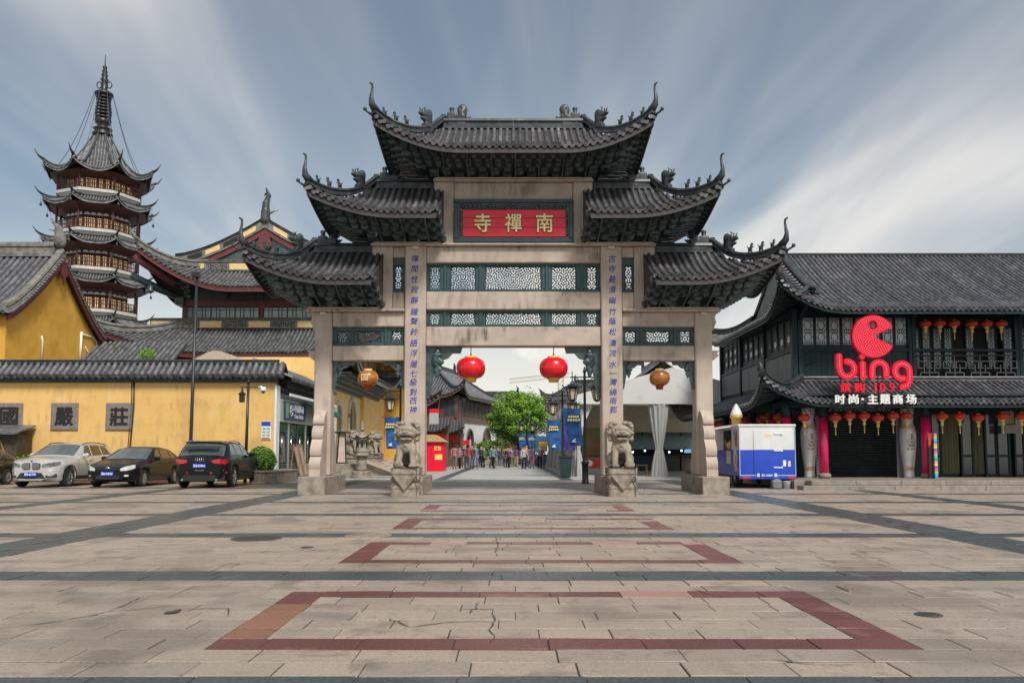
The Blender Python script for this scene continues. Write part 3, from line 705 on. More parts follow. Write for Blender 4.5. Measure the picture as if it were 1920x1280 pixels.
# name board
pl = MB(); xa, xb, za, zb = W(851.5, 410, YF).x, W(1074.5, 410, YF).x, gz(454.5), gz(373)
fr = MB(); t = 0.13
for b_ in ((xa, xb, za, za + t), (xa, xb, zb - t, zb), (xa, xa + t, za + t, zb - t), (xb - t, xb, za + t, zb - t)): fr.box(b_[0], b_[1], YF - 0.02, YF + 0.2, b_[2] + 0.003, b_[3] - 0.003, 0.02)
board = part('name_board', fr, M_teal, gate)
m = MB(); m.box(xa + t * 0.8, xb - t * 0.8, YF + 0.10, YF + 0.16, za + t * 0.8, zb - t * 0.8); part('backing', m, M_black, board)
ra, rb, rza, rzb = W(867.5, 410, YF).x, W(1060.5, 410, YF).x, gz(443.5), gz(392.5)
M_lac = mat('red_lacquer', (0.62, 0.012, 0.03), (0.70, 0.02, 0.045), rough=0.42, scale=1.6, stretch=(1, 1, 6), spots=((0.45, 0.01, 0.02), 3, 0.6, 0.4))
zs = [rza, rza + (rzb - rza) * 0.345, rza + (rzb - rza) * 0.69, rzb]
for i in range(3):
    m = MB(); m.box(ra, rb, YF + 0.02, YF + 0.075, zs[i] + 0.004, zs[i + 1] - 0.004, 0.006); part('red_plank', m, M_lac, board)
for (x0, x1, z0, z1, sd_) in ((xa + t, xb - t, rzb + 0.012, zb - t, 3), (xa + t, xb - t, za + t, rza - 0.012, 4), (xa + t, ra - 0.012, rza - 0.012, rzb + 0.012, 5), (rb + 0.012, xb - t, rza - 0.012, rzb + 0.012, 6)):
    w_ = openwork(x1 - x0, z1 - z0, 0.02, 0.07, sd_, 0.05, 0.1); w_.shift((x0 + x1) / 2, YF + 0.06, (z0 + z1) / 2); part('carved_border', w_, M_wood_dk, board)
m = MB(); m.box(ra - 0.01, rb + 0.01, YF - 0.01, YF + 0.07, rzb + 0.002, rzb + 0.05, 0.01); part('top_rail', m, M_fascia, board)
M_gilt = mat('gilt_character', (0.80, 0.62, 0.25), (0.90, 0.76, 0.42), rough=0.45, scale=7, stretch=(1, 1, 3))
for ch, px in (('寺', 905), ('禪', 962.5), ('南', 1021)):
    p = W(px, 418, YF)
    t_ = fit(text_mb(ch, 0.6, 0.03, 0.022), 0.58, 0.64); t_.shift(p.x, YF + 0.012, p.z); part('character_outline', t_, mat('dark_gold', (0.10, 0.05, 0.01), rough=0.5), board)
    t_ = fit(text_mb(ch, 0.6, 0.03, 0.008), 0.54, 0.60); t_.shift(p.x, YF - 0.008, p.z); part('gilt_character', t_, M_gilt, board)
# couplets painted on the main columns
M_ink = mat('blue_ink', (0.008, 0.02, 0.25), (0.012, 0.035, 0.32), rough=0.5)
ys_l = [485, 504, 523.5, 543, 563, 584, 602, 622, 643, 662, 683, 700, 716, 735, 751, 768]
for txt, px0, px1 in (('禪閒性寂靜鐘聲鈴語浮屠七級對西神', 778, 774.5), ('古寺最清幽竹蔭松濤流水一灣繞南郭', 1147.5, 1150)):
    for i, ch in enumerate(txt):
        p = W(px0 + (px1 - px0) * i / 15, ys_l[i], YF); m = text_mb(ch, 0.24, 0.0, 0.003)
        m.v = [(x + 0.16 * z, y, z) for x, y, z in m.v]; m.shift(p.x, YF - 0.004, p.z); part('painted_character', m, M_ink, gate)

# ---------------- roofs of the gate
def boat(w, d, h):
    return [(-w / 2, h), (w / 2, h), (w / 2, h * 0.55), (w * 0.34, h * 0.12), (w * 0.16, 0), (-w * 0.16, 0), (-w * 0.34, h * 0.12), (-w / 2, h * 0.55)]
def gate_roof(x_in, x_out, R_in, R_out, ze, zr, zt, z_cap, cap_in, cap_out, tip_z, side, Dh=2.05, gap_px=()):
    """side 0: both ends hipped. side -1/+1: hip at the outer end only, cut square at the inner end.
    x_* are distances from the middle of the gate"""
    if side == 0: sl = [(GX - x_out, GX + x_out)]
    X = (lambda h: GX + side * h) if side else (lambda h: GX + h)
    xm = (R_in + R_out) / 2 if side else 0.0
    O = (X(xm), GC)
    sg = side or 1
    lo_ = (x_out if side == 0 else xm - x_in); hi_ = x_out if side == 0 else x_out - xm
    ro_ = (R_out if side == 0 else xm - x_in); rh_ = R_out if side == 0 else R_out - xm
    hip = (x_out - R_out)
    corners = [(X(x_out), GC + sy * Dh, 0.7 * sg, sy * 0.7) for sy in (-1, 1)]
    if side == 0: corners += [(X(-x_out), GC + sy * Dh, -0.7, sy * 0.7) for sy in (-1, 1)]
    H = tip_z - ze; Lc = 2.45; Fl = 0.22
    kw = dict(corners=corners, Lc=Lc, H=H, Fl=Fl)
    slopes = []
    for sy in (-1, 1):
        a = (sg, 0); slopes.append(Slope(O, a, (0, sy), zr, ze, Dh, lo_, hi_, ro_, rh_, **kw))
    ends = [(X(R_out), sg)] + ([(X(-R_out), -sg)] if side == 0 else [])
    for xr, e in ends: slopes.append(Slope((xr, GC), (0, 1), (e, 0), zr, ze, hip, Dh, Dh, 0.0, 0.0, **kw))
    dk = MB()
    for s_ in slopes: s_.deck(dk, 26, 5, 0.0, 0.10)
    roof = part('roof', dk, M_pan, gate, label='tier of grey round tiles with upturned corners above the stone beams')
    for s_ in slopes:
        for m, p0 in s_.rows(0.205, 0.062, seg=5, n=5): part('tile_row', m, M_tile, roof)
    bd = MB()
    for s_ in slopes: s_.eave_board(bd, 0.17, 0.09, 0.05)
    part('eave_board', bd, M_fascia, roof)
    # ridges
    rd = MB(); A = Vector((X(-R_out if side == 0 else x_in - 0.05), GC, zr - 0.05)); B = Vector((X(R_out), GC, zr - 0.05))
    nseg = max(2, int((B - A).length / 0.42)); k = 0
    for i in range(nseg):
        m = MB(); p, q = A + (B - A) * (i / nseg), A + (B - A) * ((i + 0.985) / nseg); strip(m, [p, q], 0.30, zt - zr + 0.05); part('ridge_tile', m, M_ridge, roof)
    hips = [(0, 1), (1, 1)] + ([(0, -1), (1, -1)] if side == 0 else [])
    for si, e in hips:
        s_ = slopes[si]; pts = s_.hip_line(e, 0.0, 14, 0.04)
        # the hip starts high at the ridge, dips, and sweeps out into a tall hook
        n_ = len(pts); hl = []
        for i, p in enumerate(pts):
            q = i / (n_ - 1); hl.append(p + Vector((0, 0, 0.17 * math.exp(-(q * 5) ** 2) + 0.03)))
        h_ = MB(); 
        for i in range(0, n_ - 2, 2):
            m = MB(); strip(m, hl[i:i + 3], 0.22, 0.23); part('hip_tile', m, M_ridge, roof)
        end = hl[-1]; d = (hl[-1] - hl[-3]); d.normalize(); hz = Vector((d.x, d.y, 0)).normalized()
        m = MB(); m.tube([end - d * 0.12 + Vector((0, 0, 0.14)), end + hz * 0.05 + Vector((0, 0, 0.26)), end + hz * 0.08 + Vector((0, 0, 0.45)), end + hz * 0.05 + Vector((0, 0, 0.62)), end + hz * 0.03 + Vector((0, 0, 0.78)), end + hz * 0.05 + Vector((0, 0, 0.86)), end + hz * 0.13 + Vector((0, 0, 0.885))], [0.12, 0.10, 0.062, 0.042, 0.034, 0.032, 0.026], 8)
        part('hook_finial', m, M_ridge, roof)
        rz = math.atan2(-hz.y, -hz.x)
        place(ME_BEAST, 'hip_beast', roof, hl[4] + Vector((0, 0, 0.18)), 1, rz, 1.0)
        for j in (8, 10, 12): place(ME_WALK, 'roof_figure', roof, hl[j] + Vector((0, 0, 0.20)), 1, rz, 0.95 if j < 12 else 0.8)
        m = MB(); c_ = pts[-1]; m.tube([c_ + hz * 0.0 - Vector((0, 0, 0.06)), c_ + hz * 0.26 + Vector((0, 0, 0.02))], [0.035, 0.03], 6); m.ball(c_ + hz * 0.30 + Vector((0, 0, 0.06)), 0.06, 8, 5); part('corner_lamp', m, M_ridge, roof)
    place(ME_CHI, 'ridge_dragon', roof, (X(R_out - 0.42), GC, zr + 0.02), -sg * -1 * -1, 0, 1.0)
    if side == 0: place(ME_CHI, 'ridge_dragon', roof, (X(-R_out + 0.42), GC, zr + 0.02), 1, 0, 1.0)
    # bracket sets: an inverted pyramid of stepped arms from the cap slab up to the eaves
    NT = 7; core = MB(); rows = []
    def ring(t):
        e = 0.0 if t < 0.6 else (t - 0.6) / 0.4
        lo2 = -(cap_out + (x_out - 0.35 - cap_out) * t) if side == 0 else cap_in
        hi2 = cap_out + (x_out - 0.35 - cap_out) * t; d = 0.30 + (Dh - 0.28 - 0.30) * t
        z = z_cap + 0.05 + (ze - 0.13 - z_cap - 0.05) * (0.25 * t + 0.75 * t ** 1.5)
        return lo2, hi2, d, z
    def lift_at(x, y):
        return disp(x, y, corners, Lc, H, 0)[2] * 0.85
    # the lower courses stand apart: between their feet one sees through
    for i in range(NT):
        t = i / (NT - 1); lo2, hi2, d, z = ring(t); st = MB(); half = 0.5 * (i % 2)
        def run(p0, p1, nrm, along, pitch):
            L_ = (Vector(p1) - Vector(p0)).length; k = max(1, int(L_ / pitch)); pt = L_ / k
            for j in range(k + (0 if half else 1)):
                q = (j + half) * pt
                u = Vector(p0) + (Vector(p1) - Vector(p0)) * (q / L_)
                if i == 0 and abs(((q / 0.735) % 1) - 0.5) < 0.24: continue
                if i == 2 and abs(((q / 0.735) % 1) - 0.5) < 0.1: continue
                if i == 1 and abs(((q / 0.735) % 1) - 0.5) < 0.2: continue
                x_, y_ = u.x, u.y; zz = z + lift_at(x_, y_) * t; hh = 0.15; w_ = pt * 0.78; dd = 0.15
                bt = boat(w_, dd, hh)
                vs = [Vector((x_, y_, zz)) + Vector(along) * a + Vector(nrm) * o + Vector((0, 0, b)) for o in (dd, -dd) for a, b in bt]
                st.add(vs, [tuple(range(8)), tuple(range(15, 7, -1))] + [(n, n + 8, (n + 1) % 8 + 8, (n + 1) % 8) for n in range(8)])
                # the small bearing block on the arm
                bb = 0.055; c_ = Vector((x_, y_, zz + hh)) + Vector(nrm) * dd * 0.6
                st.add([c_ + Vector(along) * a * bb + Vector(nrm) * b * bb + Vector((0, 0, c2)) for a in (-1, 1) for b in (-1, 1) for c2 in (0, 0.07)], [(0, 1, 3, 2), (4, 6, 7, 5), (0, 4, 5, 1), (2, 3, 7, 6), (0, 2, 6, 4), (1, 5, 7, 3)])
        pitch = 0.3675 if i < 3 else 0.30
        for sy in (-1, 1): run((X(lo2), GC + sy * d, 0), (X(hi2), GC + sy * d, 0), (0, sy, 0), (1, 0, 0), pitch)
        for hh2, e in [(hi2, sg)] + ([(lo2, -sg)] if side == 0 else []): run((X(hh2), GC - d, 0), (X(hh2), GC + d, 0), (e, 0, 0), (0, 1, 0), pitch)
        part('bracket_course', st, M_wood_dk, roof, kind='stuff')
        if i >= 3:
            k_ = 0.93; loi, hii, di = lo2 + (0.06 if side == 0 else 0.0), hi2 - 0.06, d - 0.10
            nseg = 14; loop = [(X(loi + (hii - loi) * q / nseg), GC - di) for q in range(nseg)] + [(X(hii), GC - di + 2 * di * q / 6) for q in range(6)] + [(X(hii - (hii - loi) * q / nseg), GC + di) for q in range(nseg)] + [(X(loi), GC + di - 2 * di * q / 6) for q in range(6)]
            rows.append([Vector((x_, y_, z + 0.02 + lift_at(x_, y_) * t)) for x_, y_ in loop])
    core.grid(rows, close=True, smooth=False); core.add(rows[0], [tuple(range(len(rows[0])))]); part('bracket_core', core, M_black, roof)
    # upright fins between bracket sets
    fn = MB(); xs = []
    x_ = (-cap_out if side == 0 else cap_in) + 0.36
    while x_ < cap_out - 0.1: xs.append(x_); x_ += 0.735
    for x_ in xs:
        for sy in (-1, 1):
            pts = [Vector((X(x_), GC + sy * (ring(t)[2] + 0.12), ring(t)[3] + 0.02 + lift_at(X(x_), GC + sy * ring(t)[2]) * t)) for t in (0, 0.25, 0.5, 0.75, 0.98)]
            for p, q in zip(pts, pts[1:]): fn.bar(p, q, 0.045, 0.14)
    part('bracket_fins', fn, M_wood_dk, roof, kind='stuff')
    # rafters that fan out under the corners
    rf = MB()
    for s_ in slopes:
        k = int((s_.l0 + s_.l1) / 0.21)
        for i in range(k + 1):
            t = -s_.l0 + (s_.l0 + s_.l1) * i / k; v1 = max(0.62, s_.v0(t)); 
            if v1 > 0.95: continue
            p, q = s_.pos(t * 0.96, v1, -0.16), s_.pos(t * 0.995, 0.985, -0.15); rf.bar(p, q, 0.07, 0.08)
    part('rafters', rf, M_wood_dk, roof, kind='stuff')
    if side:       # board that closes the inner end
        m = MB(); x0 = X(x_in - 0.02)
        pf = [(GC - Dh, ze - 0.05)] + [(GC - Dh * v, ze + (zr - ze) * (1 - v) ** 1.35 + 0.06) for v in (0.98, 0.75, 0.5, 0.25, 0)] + [(GC + Dh * v, ze + (zr - ze) * (1 - v) ** 1.35 + 0.06) for v in (0.25, 0.5, 0.75, 0.98)] + [(GC + Dh, ze - 0.05), (GC + 0.4, z_cap + 0.02), (GC - 0.4, z_cap + 0.02)]
        m.prism(pf, x0 - side * 0.05, x0 + side * 0.0, 'x'); part('end_board', m, M_fascia, roof)
    # bright strip lamp that lies on the cap slab
    m = MB(); a_, b_ = sorted((X(-cap_out if side == 0 else cap_in), X(cap_out))); m.box(a_, b_, YF - 0.03, YF + 0.02, z_cap + 0.002, z_cap + 0.03); part('light_strip', m, MATS['lamp_cream'], roof)
    return roof
YE = GC - 2.05; YT = GC - 2.22
gate_roof(0, hx(709, 212, YT) , 0, hx(832, 240, GC), gz(270, YE), gz(241, GC), gz(223, GC), z_c3, 0, hx(815, 335), gz(216, YT), 0)
def side_roof(s, xin_px, tip_px, tip_py, ridge_px, e_py, r_py, t_py, zc, cin_px, cout_px, cap_py):
    x_in = hx(xin_px, cap_py); x_out = hx(tip_px, tip_py, YT); R_out = hx(ridge_px, r_py, GC)
    gate_roof(x_in, x_out, x_in, R_out, gz(e_py, YE), gz(r_py, GC), gz(t_py, GC), zc, x_in, hx(cout_px, cap_py), gz(tip_py, YT), s)
for s in (-1, 1):
    side_roof(s, 827, 584, 349, 706, 392, 353, 337, z_c2, 826, 700, 452)
    side_roof(s, 713, 464, 470, 590, 517, 472, 456, z_c1, 712, 577, 574)
# ================================================================== LIONS
def lion_body(ball_side):
    P = [('e', (0, 0.28, 0.30), (0.30, 0.28, 0.30)), ('c', (0, 0.2, 0.38), (0, -0.05, 0.78), 0.25, 0.23), ('e', (0, -0.16, 0.60), (0.25, 0.19, 0.22)), ('e', (0, -0.14, 1.00), (0.23, 0.22, 0.20)),
         ('e', (0, -0.34, 0.96), (0.17, 0.11, 0.075)), ('e', (0, -0.31, 0.83), (0.14, 0.11, 0.05)), ('e', (0, -0.44, 1.00), (0.065, 0.04, 0.04)), ('e', (0, -0.30, 1.09), (0.15, 0.08, 0.05))]
    for s in (-1, 1):
        P += [('c', (s * 0.18, -0.18, 0.58), (s * 0.20, -0.30, 0.10), 0.105, 0.085), ('e', (s * 0.20, -0.36, 0.06), (0.11, 0.14, 0.07)), ('e', (s * 0.27, 0.10, 0.22), (0.12, 0.27, 0.22)), ('e', (s * 0.30, -0.10, 0.06), (0.09, 0.15, 0.065)),
              ('e', (s * 0.10, -0.33, 1.045), (0.045, 0.03, 0.03)), ('c', (s * 0.16, -0.06, 1.14), (s * 0.23, -0.03, 1.20), 0.06, 0.03), ('e', (s * 0.14, -0.33, 0.93), (0.05, 0.05, 0.045))]
        for q in (-0.07, 0, 0.07): P.append(('e', (s * 0.20 + q, -0.47, 0.055), (0.034, 0.05, 0.045)))
        for i in range(7):        # curls of the mane
            a = -0.9 + i * 0.42
            P.append(('e', (s * (0.20 + 0.05 * math.cos(a)), -0.10 + 0.05 * (i % 2), 1.0 + 0.23 * math.sin(a)), (0.06, 0.085, 0.052)))
        for i in range(4): P.append(('e', (s * (0.08 + 0.05 * i), 0.06 + 0.03 * (i % 2), 0.98 + 0.13 * (2 - abs(i - 1))), (0.075, 0.07, 0.065)))
    P += [('e', (0, -0.34, 0.64), (0.06, 0.05, 0.06)), ('c', (0, 0.55, 0.25), (0, 0.52, 0.75), 0.07, 0.10)]
    if ball_side: P.append(('e', (ball_side * 0.20, -0.38, 0.09), (0.15, 0.15, 0.12)))
    C = [('b', (0, -0.42, 0.885), (0.135, 0.13, 0.03), 0.01), ('e', (0, -0.2, 0.22), (0.10, 0.3, 0.20))]
    for s in (-1, 1): C += [('e', (s * 0.10, -0.37, 1.035), (0.04, 0.03, 0.02)), ('e', (s * 0.03, -0.48, 0.99), (0.016, 0.02, 0.014))]
    def big(p):      # the head is broad for the body
        if p[0] == 'e' and p[1][2] > 0.79: c = p[1]; return ('e', (c[0] * 1.26, -0.12 + (c[1] + 0.12) * 1.12, 0.96 + (c[2] - 0.96) * 1.12), tuple(v * k for v, k in zip(p[2], (1.26, 1.12, 1.12))))
        return p
    P, C = [big(p) for p in P], [big(p) for p in C]
    return sculpt(P, (-0.50, -0.70, -0.02), (0.50, 0.72, 1.38), 0.02, 0.022, C, ripple=lambda p: 0.007 * np.sin(p[..., 2] * 40) * np.sin(p[..., 0] * 36) * np.sin(p[..., 1] * 36 + 1) * (p[..., 2] > 0.3))
def pedestal_mb(x, y, w, d, h):
    m = MB()
    prof = [(0.50, 0.0), (0.50, 0.20), (0.485, 0.23), (0.50, 0.30), (0.49, 0.38), (0.44, 0.45), (0.44, 0.50), (0.49, 0.56), (0.505, 0.64), (0.49, 0.73), (0.47, 0.76), (0.50, 0.79), (0.50, 1.0)]
    rows = []
    for k, z in prof:
        a, b = w * k, d * k; r = 0.05; ring = []
        for sx, sy in ((1, -1), (1, 1), (-1, 1), (-1, -1)):
            for q in ((0, 1), (1, 0)) if sx * sy < 0 else ((1, 0), (0, 1)): ring.append((x + sx * (a - r * q[0]), y + sy * (b - r * q[1]), z * h))
        rows.append(ring)
    m.grid(rows, smooth=False, close=True); m.add(rows[-1], [tuple(range(8))]); return m
for s, lab, bs in ((-1, 'carved stone guardian lion with broad face on the column base left of the big red lantern pair', -1), (1, 'carved stone guardian lion at the archway column beside the white tent', 1)):
    px = 763 if s < 0 else 1164; LY = 23.05
    x = W(px, 900, LY).x
    ln = thing('stone_lion', 'seated stone guardian lion with its paw on a ball, on the ' + ('yellow temple' if s < 0 else 'white tent') + ' side', 'statue', (x, LY, 0), 'guardian lions before the archway')
    ph = 0.80
    part('pedestal', pedestal_mb(x, LY, 0.80, 1.06, ph), M_stone_old, ln)
    m = MB(); m.prism([(x - 0.34, ph * 0.76), (x + 0.34, ph * 0.76), (x + 0.02, ph * 0.24), (x - 0.02, ph * 0.24)], LY - 0.555, LY - 0.50, 'y'); part('carved_cloth', m, M_stone_old, ln)
    m = lion_body(bs); m.shift(x, LY, ph); part('lion', m, M_stone_old, ln)

# ================================================================== LANTERNS ON THE GATE
M_lred = mat('lantern_red', (0.62, 0.004, 0.010), (0.72, 0.008, 0.018), rough=0.22, scale=2, coat=0.3)
M_lyel = mat('lantern_yellow', (0.70, 0.36, 0.03), (0.80, 0.46, 0.06), rough=0.35, scale=6)
M_lamb = mat('lantern_amber', (0.30, 0.09, 0.012), (0.46, 0.19, 0.03), rough=0.25, scale=3, coat=0.4, stretch=(1, 1, 3))
M_lgold = mat('lantern_gold', (0.75, 0.50, 0.22), (0.85, 0.62, 0.3), rough=0.3, scale=5)
def lantern(px, py, hang_py, w, h, body, collar, label, bottom=None, group='lanterns hung in the archway', Y=GC):
    p = W(px, py, Y); zt = WZ(hang_py, Y)
    t = thing('lantern', label, 'lantern', (p.x, p.y, p.z), group)
    n = 24; m = MB(); prof = []
    for i in range(13):
        a = -1.18 + 2.36 * i / 12; prof.append((w / 2 * math.cos(a) ** 0.62, h / 2 * math.sin(a) / math.sin(1.18)))
    m.lathe(prof, p, n, lobes=12, lobe_d=0.018); part('shade', m, body, t)
    m = MB(); r = w * 0.21; m.lathe([(r * 0.9, h / 2 - 0.02), (r, h / 2 - 0.01), (r, h / 2 + 0.05), (r * 0.92, h / 2 + 0.065), (r * 0.3, h / 2 + 0.065)], p, 20); part('top_collar', m, collar, t)
    m = MB(); m.lathe([(r * 0.3, -h / 2 - 0.13), (r * 0.82, -h / 2 - 0.13), (r * 0.86, -h / 2 - 0.05), (r, -h / 2 - 0.04), (r, -h / 2 + 0.02), (r * 0.9, -h / 2 + 0.03)], p, 20); part('bottom_collar', m, bottom or collar, t)
    m = MB(); m.tube([(p.x, p.y, p.z + h / 2 + 0.06), (p.x, p.y, zt)], 0.013, 6); m.ball((p.x, p.y, p.z + h / 2 + 0.12), 0.03, 8, 5); part('cord', m, M_iron, t)
    return t
lantern(883, 690, 648.3, 0.93, 0.63, M_lred, M_lyel, 'big glossy red lantern with yellow collars under the main beam, on the yellow temple side')
lantern(1038, 690, 648.3, 0.91, 0.63, M_lred, M_lyel, 'big glossy red lantern with yellow collars under the main beam, on the white tent side')
a1 = lantern(690, 709, 675.8, 0.64, 0.46, M_lamb, M_lgold, 'amber lantern with a gold square emblem in the bay before the yellow arched hall', mat('lantern_base_red', (0.42, 0.03, 0.012), rough=0.35))
lantern(1236.5, 708.5, 675.8, 0.64, 0.46, M_lamb, M_lgold, 'plain amber lantern with a red base in the bay before the white tent', MATS['lantern_base_red'])
p = W(687, 709, GC); m = fit(text_mb('国', 0.3, 0.01, 0.004), 0.20, 0.22); m.shift(p.x, GC - 0.325, p.z + 0.01); part('gold_emblem', m, M_lgold, a1)
# ================================================================== LEFT SIDE: the temple
M_yel = mat('ochre_wall', (0.70, 0.43, 0.135), (0.78, 0.50, 0.18), rough=0.85, scale=0.5, bump=0.05, bscale=20, detail=7, spots=[((0.56, 0.36, 0.13), 1.1, 0.54, 0.45), ((0.74, 0.54, 0.26), 0.6, 0.58, 0.5), ((0.42, 0.28, 0.13), 6.0, 0.64, 0.4)], streak=[((0.40, 0.25, 0.10), 0.8, 0.50), ((0.30, 0.2, 0.1), 0.6, 0.58)])
M_org = mat('deep_ochre_wall', (0.56, 0.30, 0.035), (0.66, 0.38, 0.06), rough=0.85, scale=0.7, detail=7, spots=[((0.42, 0.22, 0.03), 1.2, 0.56, 0.4)], streak=[((0.34, 0.17, 0.03), 0.6, 0.5)])
M_maroon = mat('maroon_wood', (0.105, 0.022, 0.024), (0.15, 0.038, 0.036), rough=0.55, scale=5)
M_band = mat('slate_band', (0.045, 0.062, 0.065), (0.075, 0.095, 0.098), rough=0.6, scale=1.2, streak=[((0.14, 0.15, 0.145), 0.5, 0.5)])
M_cream = mat('cream_panel', (0.66, 0.48, 0.20), (0.74, 0.56, 0.27), rough=0.8, scale=4)
M_trim = mat('grey_plaster_trim', (0.10, 0.10, 0.09), (0.22, 0.212, 0.19), rough=0.8, scale=3, spots=((0.10, 0.10, 0.09), 2.5, 0.56, 0.5))
M_glassd = mat('dark_glass', (0.030, 0.050, 0.052), (0.06, 0.085, 0.088), rough=0.08, scale=1.0, spec=0.8)
M_wglass = mat('pale_window_glass', (0.20, 0.26, 0.27), (0.28, 0.34, 0.35), rough=0.15, scale=0.8, spec=0.8)
M_hall_tile = mat('silver_grey_tile', (0.07, 0.076, 0.082), (0.205, 0.208, 0.212), rough=0.5, scale=2.2, vary=0.2, bump=0.2, spots=[((0.04, 0.045, 0.045), 2.8, 0.57, 0.7)])
def tile_mass(slopes, parent, pitch, rad, m=None, seg=4, inset=0.0, rows_as_parts=False, name='tile_row', n=4, drip=False):
    """rows too fine to pick apart are joined; else each is a part"""
    allm = MB()
    for s_ in slopes:
        for r, p0 in s_.rows(pitch, rad, seg=seg, n=n, drip=drip, inset=inset):
            if rows_as_parts: part(name, r, m or M_tile, parent)
            else: allm.merge(r)
    if not rows_as_parts: part('tile_rows', allm, m or M_tile, parent, kind='stuff')

# ---------------- long ochre wall
WY = 35.0; wx0, wx1 = -27.0, WX(513, WY)
wall = thing('temple_wall', 'long ochre plaster wall with a grey tiled coping and square inscribed stones', 'wall', ((wx0 + wx1) / 2, WY, 0))
zt, zb_ = WZ(706, WY), WZ(717.5, WY)
m = MB(); m.box(wx0, wx1, WY, WY + 0.45, 0, zb_); part('plaster', m, M_yel, wall)
m = MB(); m.box(wx0, wx1 + 0.04, WY - 0.06, WY + 0.51, zb_ + 0.002, zt, 0.015); part('slate_band', m, M_band, wall)
zr_, ze_ = WZ(681, WY + 0.22), WZ(703, WY - 0.35)
cs = [Slope((( wx0 + wx1) / 2, WY + 0.225), (1, 0), (0, sy), zr_, ze_, 0.62, (wx1 - wx0) / 2, (wx1 - wx0) / 2 + 0.40, (wx1 - wx0) / 2, (wx1 - wx0) / 2 + 0.40, [], 1, 0, 0, 1.15) for sy in (-1, 1)]
m = MB(); [s_.deck(m, 4, 3, 0, 0.08) for s_ in cs]; cop = part('coping', m, M_pan, wall)
tile_mass(cs, cop, 0.285, 0.085, M_hall_tile, seg=2, rows_as_parts=True, n=5, drip=True)
m = MB(); x = wx0
while x < wx1:
    b_ = MB(); x2 = min(wx1 + 0.1, x + 1.4); strip(b_, [(x, WY + 0.225, zr_ - 0.03), (x2 - 0.01, WY + 0.225, zr_ - 0.03)], 0.24, 0.20); part('ridge_tile', b_, M_ridge, cop); x += 1.4
M_plq = mat('inscribed_stone', (0.17, 0.14, 0.125), (0.24, 0.205, 0.185), rough=0.7, scale=9, bump=0.15)
M_inkb = mat('black_ink', (0.012, 0.012, 0.012), rough=0.6)
for ch, a, b in (('國', -8, 44.5), ('嚴', 95, 148.5), ('莊', 198, 250.5)):
    q0, q1 = W(a, 806.5, WY), W(b, 755, WY); m = MB(); m.box(q0.x, q1.x, WY - 0.06, WY - 0.002, q0.z, q1.z, 0.02)
    m.box(q0.x + 0.07, q1.x - 0.07, WY - 0.066, WY - 0.05, q0.z + 0.07, q1.z - 0.07, 0.004); pq = part('inscribed_stone', m, M_plq, wall)
    t_ = fit(text_mb(ch, 1.0, 0.012, 0.035), 0.83, 0.83); t_.shift((q0.x + q1.x) / 2, WY - 0.072, (q0.z + q1.z) / 2); part('character', t_, M_inkb, pq)
m = MB(); m.box(wx1, wx1 + 0.10, WY - 0.05, WY + 0.5, 0, zb_ - 0.1, 0.01); part('white_edge', m, M_white, wall)
for px, r in ((252, 0.035), (248, 0.02)):
    q = W(px, 712, WY); m = MB(); m.tube([(q.x, WY - 0.05, zb_ + 0.1), (q.x + 0.03, WY - 0.05, 3.2), (q.x - 0.06, WY - 0.05, 1.6), (q.x - 0.1, WY - 0.05, 0.2)], r, 6); part('cable', m, M_iron, wall)
# red kerb and clipped hedge along the foot of the wall
m = MB(); m.box(wx0, WX(400, 33.6), 33.55, 33.75, 0, 0.28, 0.02); single('kerb', m, mat('brick_red_kerb', (0.13, 0.045, 0.035), (0.19, 0.07, 0.055), rough=0.7, scale=8), 'low brick red kerb behind the parked cars along the ochre wall', 'kerb', (-20, 33.65, 0))
M_leaf_y = mat('yellow_green_leaf', (0.10, 0.22, 0.012), (0.19, 0.34, 0.03), rough=0.55, scale=9, vary=0.0)
M_leaf = mat('green_leaf', (0.035, 0.10, 0.012), (0.08, 0.19, 0.025), rough=0.5, scale=6)
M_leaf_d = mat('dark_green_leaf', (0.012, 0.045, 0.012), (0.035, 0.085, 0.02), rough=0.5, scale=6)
def leaves(mb, n, fn, size, r, mi=lambda p, n_: 0, flat=0.5):
    """leaf-sized faces: fn(r) gives a place and an outward direction"""
    for _ in range(n):
        p, d = fn(r); d = (Vector(d) + Vector((r.gauss(0, flat), r.gauss(0, flat), r.gauss(0, flat)))).normalized()
        a = d.cross(Vector((r.random() - 0.5, r.random() - 0.5, r.random()))).normalized(); b = d.cross(a); s = size * r.uniform(0.6, 1.3)
        mb.m = mi(p, d); q = Vector(p); mb.add([q - a * s * 0.9, q + b * s * 0.42 + d * s * 0.15, q + a * s * 0.9, q - b * s * 0.42 + d * s * 0.15], [(0, 1, 2, 3)])
    mb.m = 0
hg = MB(); rh = random.Random(3); hx0, hx1 = wx0, WX(405, 34.2)
leaves(hg, 9000, lambda r: ((r.uniform(hx0, hx1), r.choice((33.85, 33.95, 34.2, 34.5)) + r.gauss(0, 0.06), r.uniform(0.35, 0.98) if r.random() < 0.5 else 0.95 + r.gauss(0, 0.05)), (0, -1, 0.8)), 0.075, rh, lambda p, d: 0 if rh.random() < 0.6 else 1)
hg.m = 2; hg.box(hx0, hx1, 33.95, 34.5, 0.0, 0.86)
tag(part('hedge', hg, [M_leaf_y, M_leaf, M_leaf_d], None, (-19, 34.2, 0)), 'clipped yellow green hedge between the red kerb and the ochre wall', 'hedge')
